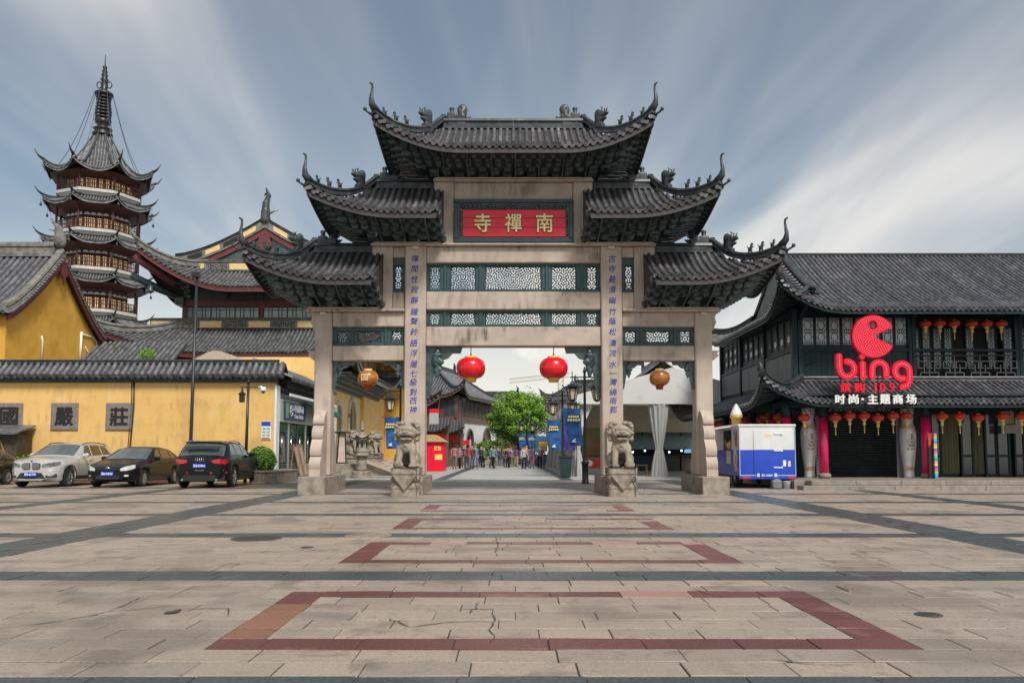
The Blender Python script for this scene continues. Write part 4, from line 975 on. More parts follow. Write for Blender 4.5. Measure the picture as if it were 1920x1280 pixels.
# little roofed box at the wall
kx0, kx1 = -27, WX(42, 34.2); t = thing('wooden_hutch', 'small dark wooden hutch with a sloping roof behind the parked sedan', 'hutch', ((kx0 + kx1) / 2, 34.1, 0))
m = MB(); m.prism([(33.45, 2.05), (33.45, 1.98), (34.9, 2.35), (34.9, 2.42)], kx0, kx1 + 0.12, 'x'); part('roof', m, M_tile_dk, t)
m = MB(); m.box(kx0, kx1, 33.8, 34.85, 0, 2.02); part('box', m, mat('dark_brown_wood', (0.04, 0.028, 0.018), (0.07, 0.05, 0.03), rough=0.7, scale=4), t)
for i in range(8):
    b_ = MB(); x = kx1 - 0.5 - i * 0.22; b_.bar((x, 33.78, 1.2), (x - 0.2, 33.78, 1.75), 0.05, 0.03); part('lattice_bar', b_, mat('pale_wood', (0.30, 0.2, 0.09), (0.36, 0.25, 0.12), rough=0.7), t)

# ---------------- hall with the ochre gable that faces the square's side
XG, Y1g, Y2g, Ymg = -25.2, 39.5, 48.15, 43.8
gh = thing('gable_hall', 'temple hall with a tall deep ochre gable and grey tiled roof behind the wall', 'building', (-30, 44, 0))
zr_ = WZ(482, Ymg); ze_ = WZ(588, 39.0) + 0.1
def gprof(y):      # roof line of the gable
    q = min(1.0, abs(y - Ymg) / 4.75); return ze_ + (zr_ - ze_) * (1 - q) ** 1.25
ys = [Y1g + (Y2g - Y1g) * i / 16 for i in range(17)]
m = MB(); m.prism([(Y1g, 0), (Y2g, 0)] + [(y, gprof(y) - 0.25) for y in ys[::-1]], XG - 0.4, XG, 'x'); m.box(-42, XG - 0.4, Y1g, Y1g + 0.4, 0, ze_ - 0.1); m.box(-42, XG - 0.4, Y2g - 0.4, Y2g, 0, ze_ - 0.1); part('gable_wall', m, M_org, gh)
sl = [Slope((-33.0, Ymg), (1, 0), (0, sy), zr_, ze_, 4.75, 9, 8.1, 9, 8.1, [], 1, 0, 0, 1.25) for sy in (-1, 1)]
m = MB(); [s_.deck(m, 4, 8, 0, 0.15) for s_ in sl]; rf = part('roof', m, M_pan, gh)
tile_mass(sl, rf, 0.36, 0.10, M_tile_dk, seg=6)
for sy in (-1, 1):
    yy = [Ymg + sy * 4.75 * i / 12 for i in range(13)]
    m = MB(); 
    rows_ = [[(XG + 0.36, y, gprof(y) - 0.02) for y in yy], [(XG + 0.36, y, gprof(y) - 0.42) for y in yy], [(XG + 0.28, y, gprof(y) - 0.42) for y in yy], [(XG + 0.28, y, gprof(y) - 0.02) for y in yy]]
    m.grid(rows_ + [rows_[0]], smooth=False); part('barge_board', m, M_maroon, rf)
    for a, b in zip(yy[:-1:2], yy[2::2]):
        m = MB(); strip(m, [(XG + 0.1, a, gprof(a) + 0.02), (XG + 0.1, (a + b) / 2, gprof((a + b) / 2) + 0.02), (XG + 0.1, b, gprof(b) + 0.02)], 0.42, 0.46); part('rake_ridge', m, M_trim, rf)
        m = MB(); c0, c1 = a + (b - a) * 0.15, a + (b - a) * 0.85; q = [(XG + 0.245, c0, gprof(c0) + 0.24), (XG + 0.245, c1, gprof(c1) + 0.24), (XG + 0.245, c1, gprof(c1) + 0.36), (XG + 0.245, c0, gprof(c0) + 0.36)]
        m.add(q + [(x - 0.1, y, z) for x, y, z in q], [(0, 1, 2, 3), (7, 6, 5, 4), (0, 4, 5, 1), (1, 5, 6, 2), (2, 6, 7, 3), (3, 7, 4, 0)]); part('rake_panel', m, M_cream, rf)
    for i in range(26):          # short tiles that hang over the gable edge
        y = Ymg + sy * (0.2 + 4.5 * i / 25); b_ = MB(); b_.tube([(XG - 0.1, y, gprof(y) + 0.04), (XG + 0.46, y, gprof(y) - 0.06)], 0.085, 5, arc=(-0.2, 3.34)); part('edge_tile', b_, M_tile_dk, rf)
m = MB(); strip(m, [(-42, Ymg, zr_), (XG - 0.2, Ymg, zr_)], 0.4, 0.85); part('ridge', m, M_trim, rf)
m = MB(); m.prism([(Ymg - 0.22, zr_ - 0.35), (Ymg + 0.22, zr_ - 0.35), (Ymg + 0.34, zr_ - 1.0), (Ymg + 0.12, zr_ - 1.15), (Ymg, zr_ - 1.6), (Ymg - 0.12, zr_ - 1.15), (Ymg - 0.34, zr_ - 1.0)], XG + 0.30, XG + 0.38, 'x'); part('hanging_fish_board', m, M_maroon, rf)
dr = sculpt([('e', (0, 0, 0.35), (0.32, 0.3, 0.4)), ('c', (0, 0, 0.6), (-0.1, 0, 1.1), 0.26, 0.16), ('c', (-0.1, 0, 1.1), (-0.45, 0, 1.45), 0.14, 0.06), ('c', (-0.45, 0, 1.45), (-0.62, 0, 1.85), 0.06, 0.02), ('c', (0, 0, 0.5), (0.4, 0, 0.75), 0.17, 0.07),
             ('c', (-0.2, 0, 0.5), (-0.6, 0, 0.45), 0.14, 0.06), ('c', (-0.6, 0, 0.45), (-1.0, 0, 0.75), 0.06, 0.02), ('c', (-0.1, 0, 0.9), (-0.6, 0, 1.0), 0.1, 0.03), ('c', (-0.6, 0, 1.0), (-0.95, 0, 1.3), 0.04, 0.015)], (-1.2, -0.45, -0.2), (0.7, 0.45, 2.0), 0.06, 0.06, ripple=lambda P: 0.02 * np.sin(P[..., 0] * 22) * np.sin(P[..., 2] * 22))
dr.shift(XG + 0.05, Ymg, zr_ + 0.55); part('ridge_dragon', dr, M_trim, rf)
for pts, r in ([[(70, 676), (71, 640), (69, 630)], 0.05], [[(143, 677), (144, 622)], 0.07], [[(145, 626), (165, 632), (173, 640), (173, 676)], 0.035], [[(152, 650), (158, 660), (158, 676)], 0.035]):
    m = MB(); P3 = []
    for a, b in pts:
        Yp = XG * F_PX / (a - 960) + 0.02; q = W(a, b, Yp); P3.append((XG + 0.06, Yp, q.z))
    m.tube(P3, r, 6); part('drain_pipe', m, M_white, gh)
# a lower tiled roof seen between the gable and the great hall
m = MB(); lowr = [Slope((WX(215, 47), 48.5), (1, 0), (0, -1), WZ(642, 48.5), WZ(677, 45) - 0.6, 3.4, 3.5, 3.5, 3.5, 3.5, [], 1, 0, 0, 1.1)]
side_hall = thing('side_roof_house', 'low grey tiled roof in the gap behind the ochre gable', 'building', (WX(215, 47), 48.5, 0))
lowr[0].deck(m, 4, 4, 0, 0.12); rfl = part('roof', m, M_pan, side_hall); tile_mass(lowr, rfl, 0.3, 0.085, M_hall_tile, seg=3)
m = MB(); m.box(WX(215, 47) - 3.3, WX(215, 47) + 3.3, 45.6, 48.5, 0, WZ(677, 45) - 0.55); part('wall', m, M_org, side_hall)

# ---------------- great hall with two eaves, gable end towards the square
HXc = WX(456, 50, 8); 
hall = thing('great_hall', 'double-eaved temple hall with sweeping grey roofs, maroon beams and a tall gable spike', 'building', (HXc, 58, 0))
def hip_ring(xc, yf, yb, zr, ze, run, half, rhalf_drop, H, Lc, Fl, p=1.3, pw=1.9):
    """front, left and right (and back) slopes of a roof skirt"""
    L_ = half; yc = (yf + yb) / 2; dep = (yb - yf) / 2
    cor = [(xc + sx * L_, yc + sy * dep, 0.7 * sx, 0.7 * sy) for sx in (-1, 1) for sy in (-1, 1)]
    kw = dict(corners=cor, Lc=Lc, H=H, Fl=Fl, p=p, pw=pw); r = run
    out = [Slope((xc, yf + r), (1, 0), (0, -1), zr, ze, r, L_, L_, L_ - r, L_ - r, **kw), Slope((xc, yb - r), (1, 0), (0, 1), zr, ze, r, L_, L_, L_ - r, L_ - r, **kw),
           Slope((xc - L_ + r, yc), (0, 1), (-1, 0), zr, ze, r, dep, dep, dep - r, dep - r, **kw), Slope((xc + L_ - r, yc), (0, 1), (1, 0), zr, ze, r, dep, dep, dep - r, dep - r, **kw)]
    return out
def skirt(parent, slopes, tm, pitch, rad, trim=M_trim, board=M_maroon, bh=0.28, hipw=0.4, hiph=0.5, spike=1.0, nm='roof', seg=4, parts_rows=False, thick=0.18, hook=0.0, drip=False):
    m = MB(); [s_.deck(m, 22, 5, 0, thick) for s_ in slopes]; rf = part(nm, m, M_pan, parent)
    tile_mass(slopes, rf, pitch, rad, tm, seg=seg, rows_as_parts=parts_rows, n=4, drip=drip)
    m = MB(); [s_.eave_board(m, bh, 0.08, 0.08) for s_ in slopes]; part('eave_board', m, board, rf)
    for si in (0, 1):
        for e in (-1, 1):
            pts = slopes[si].hip_line(e, 0, 10, 0.03); m = MB(); strip(m, pts, hipw, hiph); part('hip_ridge', m, trim, rf)
            if spike:
                d = (pts[-1] - pts[-3]).normalized(); end = pts[-1]; hz = Vector((d.x, d.y, 0)).normalized()
                m = MB(); m.tube([end - d * 0.5 * spike + Vector((0, 0, hiph * 0.6)), end + hz * 0.25 * spike + Vector((0, 0, hiph * 0.6 + 0.3 * spike)), end + hz * 0.5 * spike + Vector((0, 0, hiph * 0.6 + 0.75 * spike))], [hipw * 0.4, hipw * 0.3, 0.04], 7); part('corner_finial', m, trim, rf)
    return rf
zeL, zrL = WZ(660, 50), WZ(617, 53.2)
low = hip_ring(HXc, 50, 68, zrL, zeL, 3.3, WX(456, 50, 8) - WX(190, 50, 8), 0, WZ(612, 49.7) - WZ(660, 50), 6.2, 0.5)
rfL = skirt(hall, low, M_hall_tile, 0.27, 0.078)
zeU, zrU = WZ(536, 51), WZ(503, 53.6)
upp = hip_ring(HXc, 51, 67, zrU, zeU, 2.9, WX(456, 51, 12) - WX(258, 51, 12), 0, WZ(462, 50.7) - WZ(536, 51), 5.4, 0.5)
rfU = skirt(hall, upp, M_hall_tile, 0.27, 0.078)
uw = HXc - WX(342, 53.6, 10)
m = MB(); m.box(HXc - uw, HXc + uw, 53.7, 64, zrL - 0.2, WZ(540, 53.6), 0); part('upper_wall', m, M_band, hall)
m = MB(); m.box(HXc - uw - 1.5, HXc + uw + 1.5, 54.2, 64, 0, zrL); part('lower_wall', m, M_yel, hall); m = MB(); m.box(HXc - 6.5, HXc + 6.5, 53.9, 54.2, zeL - 1.35, zeL - 0.55, 0.03); m.box(HXc - 6.5, HXc + 6.5, 54.0, 54.2, zeL - 0.548, zeL + 1.2); part('beam', m, M_maroon, hall)
def zrow(py): return WZ(py, 53.6)
m = MB(); m.box(HXc - uw - 0.02, HXc + uw + 0.02, 53.55, 53.7, zrow(575), zrow(563), 0.02); part('beam', m, M_maroon, hall)
for k in range(5):
    x = HXc - uw + 0.15 + (2 * uw - 0.3) * k / 4
    if k % 2 == 0: m = MB(); m.box(x - 0.15, x + 0.15, 53.5, 53.72, zrow(612), zrow(563) - 0.01, 0.02); part('post', m, M_maroon, hall)
for k in range(6):        # windows with a fretwork of bars
    x0 = HXc - uw + 0.32 + (uw - 0.24) * (k // 3) * 1.0 + (k % 3) * (uw - 0.5) / 3 + (k // 3) * 0.04; x1 = x0 + (uw - 0.5) / 3 - 0.03
    m = MB(); m.box(x0, x1, 53.60, 53.69, zrow(600.5), zrow(576.5)); wn = part('window', m, M_wglass, hall)
    f = MB(); z0, z1 = zrow(600.5), zrow(576.5); w_ = x1 - x0; h_ = z1 - z0
    for a in (0.0, 0.22, 0.36, 0.64, 0.78, 1.0): f.box(x0 + a * w_ - 0.022, x0 + a * w_ + 0.022, 53.555, 53.6, z0, z1)
    for a in (0.0, 0.2, 0.8, 1.0): f.box(x0, x1, 53.55, 53.597, z0 + a * h_ - 0.022, z0 + a * h_ + 0.022)
    part('fretwork', f, M_teal, wn)
m = MB()
for k in range(5):        # bracket clusters below the upper eave
    x = HXc - uw + 0.5 + (2 * uw - 1.0) * k / 4; c = MB()
    for j in range(4): c.prism([(x - 0.16 - 0.1 * j, zrow(560) + 0.25 * j + 0.25), (x + 0.16 + 0.1 * j, zrow(560) + 0.25 * j + 0.25), (x + 0.10 + 0.08 * j, zrow(560) + 0.25 * j + 0.02), (x - 0.10 - 0.08 * j, zrow(560) + 0.25 * j + 0.02)], 53.65 - 0.35 * (j + 1), 53.7, 'y')
    part('bracket_set', c, M_wood_dk, hall)
for e in (-1, 1):
    xc_ = HXc + e * (uw + 0.1); c = MB(); c.box(xc_ - 0.3, xc_ + 0.3, 53.2, 53.75, zrow(573), zrow(558), 0.04); c.tube([(xc_, 53.5, zrow(560)), (xc_ + e * 1.3, 52.6, zrow(545)), (xc_ + e * 2.6, 51.7, zrow(527))], [0.2, 0.28, 0.22], 6); part('corner_beam', c, M_wood_dk, hall)
    m = MB(); tip = W(250 if e < 0 else 662, 478, 51.0); m.tube([(HXc + e * 5.2, 52, zeU + 0.35), (tip.x, 51.1, tip.z - 0.1)], [0.3, 0.25], 6); part('corner_beam', m, M_maroon, hall)
    tip = W(184 if e < 0 else 728, 615, 50.0); m = MB(); m.tube([(HXc + e * 7.2, 51.5, zeL + 0.15), (tip.x, 50.1, tip.z - 0.1)], [0.3, 0.25], 6); part('corner_beam', m, M_maroon, hall)
# parapets with cream panels above each skirt
def parapet(y, xa, xb, z0, z1, n, solid):
    m = MB(); m.box(xa, xb, y, y + 0.3, z0, z1, 0.02); strip(m, [(xa, y + 0.15, z1), (xb, y + 0.15, z1)], 0.42, 0.16); p_ = part('parapet', m, M_trim, hall)
    for i in range(n):
        a = xa + (xb - xa) * (i + 0.06) / n; b = xa + (xb - xa) * (i + 0.94) / n; f = MB(); f.box(a, b, y - 0.025, y + 0.01, z0 + 0.12 * (z1 - z0) + 0.02, z1 - 0.12 * (z1 - z0), 0.01); q = part('parapet_panel', f, M_cream if i % 2 == solid else M_black, p_)
        if i % 2 != solid: w_ = openwork(b - a - 0.05, (z1 - z0) * 0.7, 0.03, 0.15, 200 + i, 0.02, 0.2); w_.shift((a + b) / 2, y - 0.035, (z0 + z1) / 2); part('openwork', w_, M_trim, q)
parapet(53.1, WX(280, 53.1, 9), 2 * HXc - WX(280, 53.1, 9), WZ(616, 53.1), WZ(600, 53.1), 9, 0)
parapet(53.4, WX(342, 53.4, 13), 2 * HXc - WX(342, 53.4, 13), WZ(508, 53.4), WZ(492, 53.4), 7, 0)
# gable: concave rakes up to the spike
zA = WZ(428, 54.0); zB = WZ(498, 54.0); gwid = HXc - WX(330, 54, 13)
def rake(q): return zB + (zA - zB) * (1 - q) ** 1.5
for e in (-1, 1):
    n = 10; pts = [Vector((HXc + e * gwid * i / n, 53.9, rake(i / n))) for i in range(n + 1)]
    m = MB(); rows_ = [[p + Vector((0, dy, dz)) for p in pts] for dy, dz in ((-0.15, 0.0), (-0.15, 0.62), (0.15, 0.62), (0.15, 0.0))]; m.grid(rows_ + [rows_[0]], smooth=False); rk = part('gable_rake', m, M_trim, rfU)
    for i in range(1, n - 1, 2):
        a, b = pts[i] + (pts[i + 1] - pts[i]) * 0.0, pts[i + 1] + (pts[i + 2] - pts[i + 1]) * 0.6; q = [a + Vector((0, -0.17, 0.14)), b + Vector((0, -0.17, 0.14)), b + Vector((0, -0.17, 0.48)), a + Vector((0, -0.17, 0.48))]
        f = MB(); f.add(q + [v + Vector((0, 0.06, 0)) for v in q], [(0, 1, 2, 3), (7, 6, 5, 4), (0, 4, 5, 1), (1, 5, 6, 2), (2, 6, 7, 3), (3, 7, 4, 0)] if e > 0 else [(3, 2, 1, 0), (4, 5, 6, 7), (1, 5, 4, 0), (2, 6, 5, 1), (3, 7, 6, 2), (0, 4, 7, 3)]); part('rake_panel', f, M_cream if (i // 2) % 2 == 0 else M_black, rk)
    m = MB(); strip(m, [p + Vector((0, 0, 0.62)) for p in pts], 0.45, 0.16); part('rake_cap', m, M_ridge, rfU)
    m = MB(); rows_ = [[p + Vector((0, dy, dz)) for p in pts[:-2]] for dy, dz in ((-0.05, -0.02), (-0.05, -0.42), (0.03, -0.42), (0.03, -0.02))]; m.grid(rows_ + [rows_[0]], smooth=False); part('barge_board', m, M_maroon, rfU)
    # roof slopes behind the gable
    s_ = Slope((HXc, 59), (0, 1), (e, 0), zA + 0.05, zB + 0.05, gwid, 5, 6, 5, 6, [], 1, 0, 0, 1.5); m = MB(); s_.deck(m, 4, 8, 0, 0.15); ur = part('upper_slope', m, M_pan, rfU); tile_mass([s_], rfU, 0.3, 0.08, M_hall_tile, seg=5)
m = MB(); m.prism([(HXc - gwid * 0.75, zB - 0.3), (HXc + gwid * 0.75, zB - 0.3), (HXc + gwid * 0.4, rake(0.4)), (HXc, zA), (HXc - gwid * 0.4, rake(0.4))], 54.0, 54.3, 'y'); part('gable_wall', m, M_wood_dk, rfU)
m = MB(); m.prism([(HXc - 0.3, zA - 0.5), (HXc + 0.3, zA - 0.5), (HXc + 0.5, zA - 1.2), (HXc, zA - 1.9), (HXc - 0.5, zA - 1.2)], 53.75, 53.85, 'y'); part('hanging_fish_board', m, M_maroon, rfU)
sp = sculpt([('c', (0, 0, 0), (0.0, 0, 0.6), 0.34, 0.30), ('c', (0, 0, 0.6), (0.02, 0, 1.2), 0.28, 0.24), ('c', (0.02, 0, 1.2), (0.2, 0, 1.75), 0.22, 0.15), ('c', (0.2, 0, 1.75), (0.0, 0, 2.3), 0.15, 0.05), ('c', (0.2, 0, 0.5), (0.9, 0, 0.75), 0.08, 0.03), ('c', (0.0, 0, 1.9), (-0.12, 0, 1.75), 0.08, 0.04)], (-0.6, -0.5, -0.2), (1.1, 0.5, 2.5), 0.06, 0.06, ripple=lambda P: 0.02 * np.sin(P[..., 2] * 25) * np.sin(P[..., 0] * 25))
sp.shift(HXc, 53.9, zA + 0.5); part('ridge_spike', sp, M_ridge, rfU)
tb = W(282, 545, 51); m = MB(); m.lathe([(0.05, 0.35), (0.12, 0.3), (0.16, 0.05), (0.24, -0.1), (0.1, -0.1), (0.05, -0.2)], (tb.x, tb.y, tb.z), 10); m.tube([(tb.x, tb.y, tb.z + 0.3), (tb.x, tb.y, tb.z + 1.1)], 0.02, 5); part('wind_bell', m, M_wood_dk, hall)
bt = W(277, 666, 44); t_ = MB(); rb_ = random.Random(5)
leaves(t_, 500, lambda r: ((lambda d: (Vector((bt.x, 44, bt.z)) + d * r.uniform(0.25, 0.5), d))(Vector((r.gauss(0, 1), r.gauss(0, 1), r.gauss(0, 1))).normalized())), 0.07, rb_)
pt_ = thing('potted_shrub', 'round bright green shrub showing above the wall coping', 'shrub', (bt.x, 44, 0)); part('foliage', t_, [M_leaf_y], pt_); m = MB(); m.tube([(bt.x, 44, 0), (bt.x, 44, bt.z)], 0.06, 6); part('stem', m, M_fascia, pt_)
# grey plaster roof end above the coping
q = W(402, 677, 38); m = MB(); m.prism([(q.x - 1.3, q.z - 0.5), (q.x + 1.6, q.z - 0.5), (q.x + 1.3, q.z + 0.02), (q.x + 0.3, q.z + 0.48), (q.x, q.z + 0.52), (q.x - 0.3, q.z + 0.45), (q.x - 1.1, q.z + 0.05)], 38, 44, 'y')
gt = thing('side_gate_house', 'small grey plaster gable peeping over the wall coping', 'building', (q.x, 41, 0)); part('gable', m, M_stone, gt); m = MB(); m.box(q.x - 1.2, q.x + 1.4, 38.1, 44, 0, q.z - 0.5); part('wall', m, M_yel, gt)

# ---------------- pagoda
PY_ = 84.0; PXc = W(186, 420, PY_).x
M_pagr = mat('pagoda_timber', (0.05, 0.014, 0.015), (0.085, 0.026, 0.026), rough=0.6, scale=4)
pag = thing('pagoda', 'tall octagonal seven-storey pagoda with lit balconies and an iron spire', 'pagoda', (PXc, PY_, 0))
fl = [WZ(350, PY_ - 4.2), WZ(425, PY_ - 4.2), WZ(497, PY_ - 4.2), WZ(576, PY_ - 4.2)]; d_ = 4.05; fl += [fl[-1] - d_, fl[-1] - 2 * d_, fl[-1] - 3 * d_]
Rb = 4.2; M_warm = mat('lit_window', (0.9, 0.62, 0.28), rough=0.6, emit=(1.0, 0.62, 0.24), estr=0.32); M_pale = mat('pale_ledge', (0.42, 0.42, 0.40), (0.52, 0.52, 0.49), rough=0.7, scale=3)
A0 = math.pi / 2      # a corner faces the square
def octp(r, z, k, a0=A0): a = a0 + k * math.pi / 4; return Vector((PXc + r * math.cos(a), PY_ + r * math.sin(a), z))
def oct_slopes(zr, ze, r_in, r_out, H, Lc, Fl, p=1.2):
    cor = [(octp(r_out, 0, k).x, octp(r_out, 0, k).y, math.cos(A0 + k * math.pi / 4), math.sin(A0 + k * math.pi / 4)) for k in range(8)]; out = []
    for k in range(8):
        am = A0 + (k + 0.5) * math.pi / 4; c8 = math.cos(math.pi / 8); n = (math.cos(am), math.sin(am)); a = (-n[1], n[0]); s8 = math.sin(math.pi / 8)
        out.append(Slope((PXc + n[0] * r_in * c8, PY_ + n[1] * r_in * c8), a, n, zr, ze, (r_out - r_in) * c8, r_out * s8, r_out * s8, r_in * s8, r_in * s8, cor, Lc, H, Fl, p, 2.4))
    return out
for i, z in enumerate(fl):
    body = MB(); n8 = 8
    ph_ = 1.75 if i == 0 else 2.0; body.lathe([(3.15, z - 3.0 if i < 6 else 0), (3.15, z + ph_)], (PXc, PY_, 0), 8, a_off=A0, smooth=False); st_ = part('storey', body, M_pagr, pag)
    m = MB(); m.lathe([(Rb + 0.1, z - 0.3), (Rb + 0.1, z), (Rb - 1.2, z)], (PXc, PY_, 0), 8, a_off=A0, smooth=False, caps=False); m.lathe([(3.1, z - 0.75), (Rb - 0.3, z - 0.6), (Rb - 0.05, z - 0.3), (Rb + 0.1, z - 0.3)], (PXc, PY_, 0), 8, a_off=A0, smooth=False, caps=False); part('balcony_ledge', m, M_pale, st_)
    rl = MB(); cl = MB()
    for k in range(8):
        p, q = octp(Rb - 0.08, z, k), octp(Rb - 0.08, z, k + 1)
        for h in (0.12, 0.55, 0.95): rl.bar(p + Vector((0, 0, h)), q + Vector((0, 0, h)), 0.09, 0.09)
        for j in range(1, 16): u = p + (q - p) * j / 16; rl.bar(u + Vector((0, 0, 0.1)), u + Vector((0, 0, 0.95)), 0.05 if j % 4 else 0.1)
        b_ = MB(); b_.tube([p, p + Vector((0, 0, ph_ + 0.35))], 0.12, 7); part('post', b_, M_pagr, st_)
        p, q = octp(3.17, z, k), octp(3.17, z, k + 1); nrm = Vector((math.cos(A0 + (k + .5) * math.pi / 4), math.sin(A0 + (k + .5) * math.pi / 4), 0)) * 0.06
        if math.sin(A0 + (k + .5) * math.pi / 4) < 0.9:
            w_ = MB()
            for j in range(11):
                if j in (5, 8): continue
                a, b = p + (q - p) * (0.05 + j * 0.083) + nrm, p + (q - p) * (0.05 + j * 0.083 + 0.05) + nrm; zz = (Vector((0, 0, 0.1)), Vector((0, 0, 1.3)))
                w_.add([a + zz[0], b + zz[0], b + zz[1], a + zz[1]], [(0, 1, 2, 3)])
            part('lit_windows', w_, M_warm, st_, kind='stuff')
            w_ = MB()
            for j in range(4):
                c = p + (q - p) * (0.14 + 0.24 * j) + nrm; al = (q - p).normalized()
                w_.add([c - al * 0.3 + Vector((0, 0, 1.62)), c + al * 0.3 + Vector((0, 0, 1.62)), c + al * 0.2 + Vector((0, 0, 1.82)), c + Vector((0, 0, 1.9)), c - al * 0.2 + Vector((0, 0, 1.82))], [(0, 1, 2, 3, 4)])
            part('bracket_panels', w_, M_pale, st_, kind='stuff')
    part('railing', rl, M_pagr, st_)
    if i < 6:
        sl = oct_slopes(z - 0.42, z - 1.45, 3.3, Rb + 0.95, 0.6, 1.6, 0.35); m = MB(); [s_.deck(m, 8, 3, 0, 0.12) for s_ in sl]; rf = part('roof', m, M_pan, st_)
        allm = MB(); bd = MB()
        for s_ in sl:
            for r, _ in s_.rows(0.26, 0.075, seg=2, n=3, drip=False): allm.merge(r)
            s_.eave_board(bd, 0.2, 0.08, 0.06, 8)
        allm.merge(bd)
        part('tile_rows', allm, M_hall_tile, rf, kind='stuff')
        for k in range(8):
            pts = sl[k].hip_line(1, 0, 5, 0.03); e = pts[-1]; hz = Vector((e.x - PXc, e.y - PY_, 0)).normalized(); m = MB(); strip(m, pts, 0.22, 0.3)
            m.tube([e + Vector((0, 0, 0.15)), e + hz * 0.4 + Vector((0, 0, 0.4)), e + hz * 0.75 + Vector((0, 0, 0.85))], [0.12, 0.09, 0.03], 6); m.tube([e + hz * 0.1, e + hz * 0.1 - Vector((0, 0, 0.8))], 0.015, 4); m.lathe([(0.03, 0.3), (0.1, 0.2), (0.15, 0), (0.03, -0.1)], e + hz * 0.1 - Vector((0, 0, 1.0)), 6); part('corner_ridge', m, M_ridge, rf)
        m = MB(); m.lathe([(3.2, z - 2.1), (Rb + 0.7, z - 1.6)], (PXc, PY_, 0), 8, a_off=A0, smooth=False, caps=False); part('eave_soffit', m, M_pagr, rf)
zt0, zt1 = WZ(311, PY_ - 5) , WZ(254, PY_)
sl = oct_slopes(zt1, zt0, 0.75, Rb + 1.0, 0.95, 2.1, 0.4, 1.9); m = MB(); [s_.deck(m, 8, 8, 0, 0.12) for s_ in sl]; rf = part('top_roof', m, M_pan, pag)
allm = MB()
for s_ in sl:
    for r, _ in s_.rows(0.28, 0.085, seg=6, n=3, drip=False): allm.merge(r)
    s_.eave_board(allm, 0.2, 0.08, 0.06, 8)
part('tile_rows', allm, M_hall_tile, rf, kind='stuff')
for k in range(8):
    pts = sl[k].hip_line(1, 0, 12, 0.03); e = pts[-1]; hz = Vector((e.x - PXc, e.y - PY_, 0)).normalized(); m = MB(); strip(m, pts, 0.24, 0.34); m.tube([e + Vector((0, 0, 0.15)), e + hz * 0.4 + Vector((0, 0, 0.4)), e + hz * 0.8 + Vector((0, 0, 1.0))], [0.14, 0.1, 0.03], 6); part('corner_ridge', m, M_ridge, rf)
m = MB(); m.lathe([(3.2, zt0 - 0.45), (Rb + 0.7, zt0 - 0.15)], (PXc, PY_, 0), 8, a_off=A0, smooth=False, caps=False); part('eave_soffit', m, M_pagr, rf)
def pz(py): return WZ(py, PY_)
sp = MB(); prof = [(1.0, pz(257)), (1.05, pz(252)), (0.75, pz(250)), (0.85, pz(245)), (1.0, pz(243)), (0.5, pz(238)), (0.35, pz(237)), (0.75, pz(233)), (0.85, pz(226)), (0.35, pz(224)), (0.3, pz(180)), (0.9, pz(180)), (0.95, pz(176)), (0.45, pz(171)), (0.3, pz(168)), (0.38, pz(160)), (0.28, pz(155)), (0.42, pz(150)), (0.25, pz(146)), (0.36, pz(142)), (0.22, pz(138)), (0.3, pz(135)), (0.16, pz(130)), (0.26, pz(127)), (0.1, pz(123)), (0.06, pz(122)), (0.03, pz(103))]
sp.lathe(prof, (PXc, PY_, 0), 14)
spi = part('spire', sp, M_iron, pag)
for j in range(7):
    z = pz(221 - j * 6.1); r = 0.78 + 0.06 * math.sin(j); m = MB(); m.lathe([(r - 0.22, z - 0.06), (r, z - 0.08), (r + 0.02, z + 0.05), (r - 0.2, z + 0.08), (r - 0.22, z - 0.06)], (PXc, PY_, 0), 16, caps=False); part('spire_ring', m, M_iron, spi)
for e in (-1, 1):
    m = MB(); pts = [(PXc + e * (0.55 + 0.26 * math.cos(a)), PY_, pz(160) + 0.36 * math.sin(a)) for a in [2 * math.pi * i / 12 for i in range(13)]]; m.tube(pts, 0.06, 5, caps=False); part('spire_wheel', m, M_iron, spi)
for k in range(8):
    a = octp(0.95, pz(178), k); b = sl[k].hip_line(-1, 0, 4, 0.3)[3]; m = MB(); m.tube([a + (b - a) * q + Vector((0, 0, -0.9 * math.sin(math.pi * q))) for q in [i / 8 for i in range(9)]], 0.03, 4, caps=False); part('chain', m, M_iron, spi)
# ================================================================== CARS
M_tyre = mat('tyre_rubber', (0.012, 0.012, 0.012), (0.022, 0.022, 0.021), rough=0.75, scale=20)
M_rim = mat('alloy', (0.45, 0.45, 0.45), (0.58, 0.58, 0.58), rough=0.3, metal=0.85, scale=5)
M_cgl = mat('car_glass', (0.045, 0.06, 0.06), (0.085, 0.105, 0.105), rough=0.04, scale=0.8, spec=0.9, coat=0.5)
M_cgl_d = mat('tinted_car_glass', (0.018, 0.02, 0.018), (0.035, 0.036, 0.032), rough=0.05, scale=0.8, spec=0.9, coat=0.5)
M_chrome = mat('chrome', (0.7, 0.7, 0.7), rough=0.12, metal=1.0)
M_trimk = mat('black_plastic', (0.014, 0.014, 0.014), (0.024, 0.024, 0.024), rough=0.5, scale=10)
M_hl = mat('headlamp', (0.55, 0.56, 0.55), (0.7, 0.7, 0.68), rough=0.08, coat=1.0, scale=6)
M_hld = mat('dark_headlamp', (0.03, 0.035, 0.04), (0.20, 0.21, 0.22), rough=0.06, coat=1.0, scale=7)
M_tl = mat('tail_lamp', (0.50, 0.008, 0.012), (0.62, 0.02, 0.025), rough=0.12, coat=1.0, scale=5)
M_plate = mat('plate_blue', (0.008, 0.05, 0.42), (0.012, 0.065, 0.5), rough=0.35, scale=4)
M_ptxt = mat('plate_white', (0.8, 0.82, 0.85), rough=0.4)
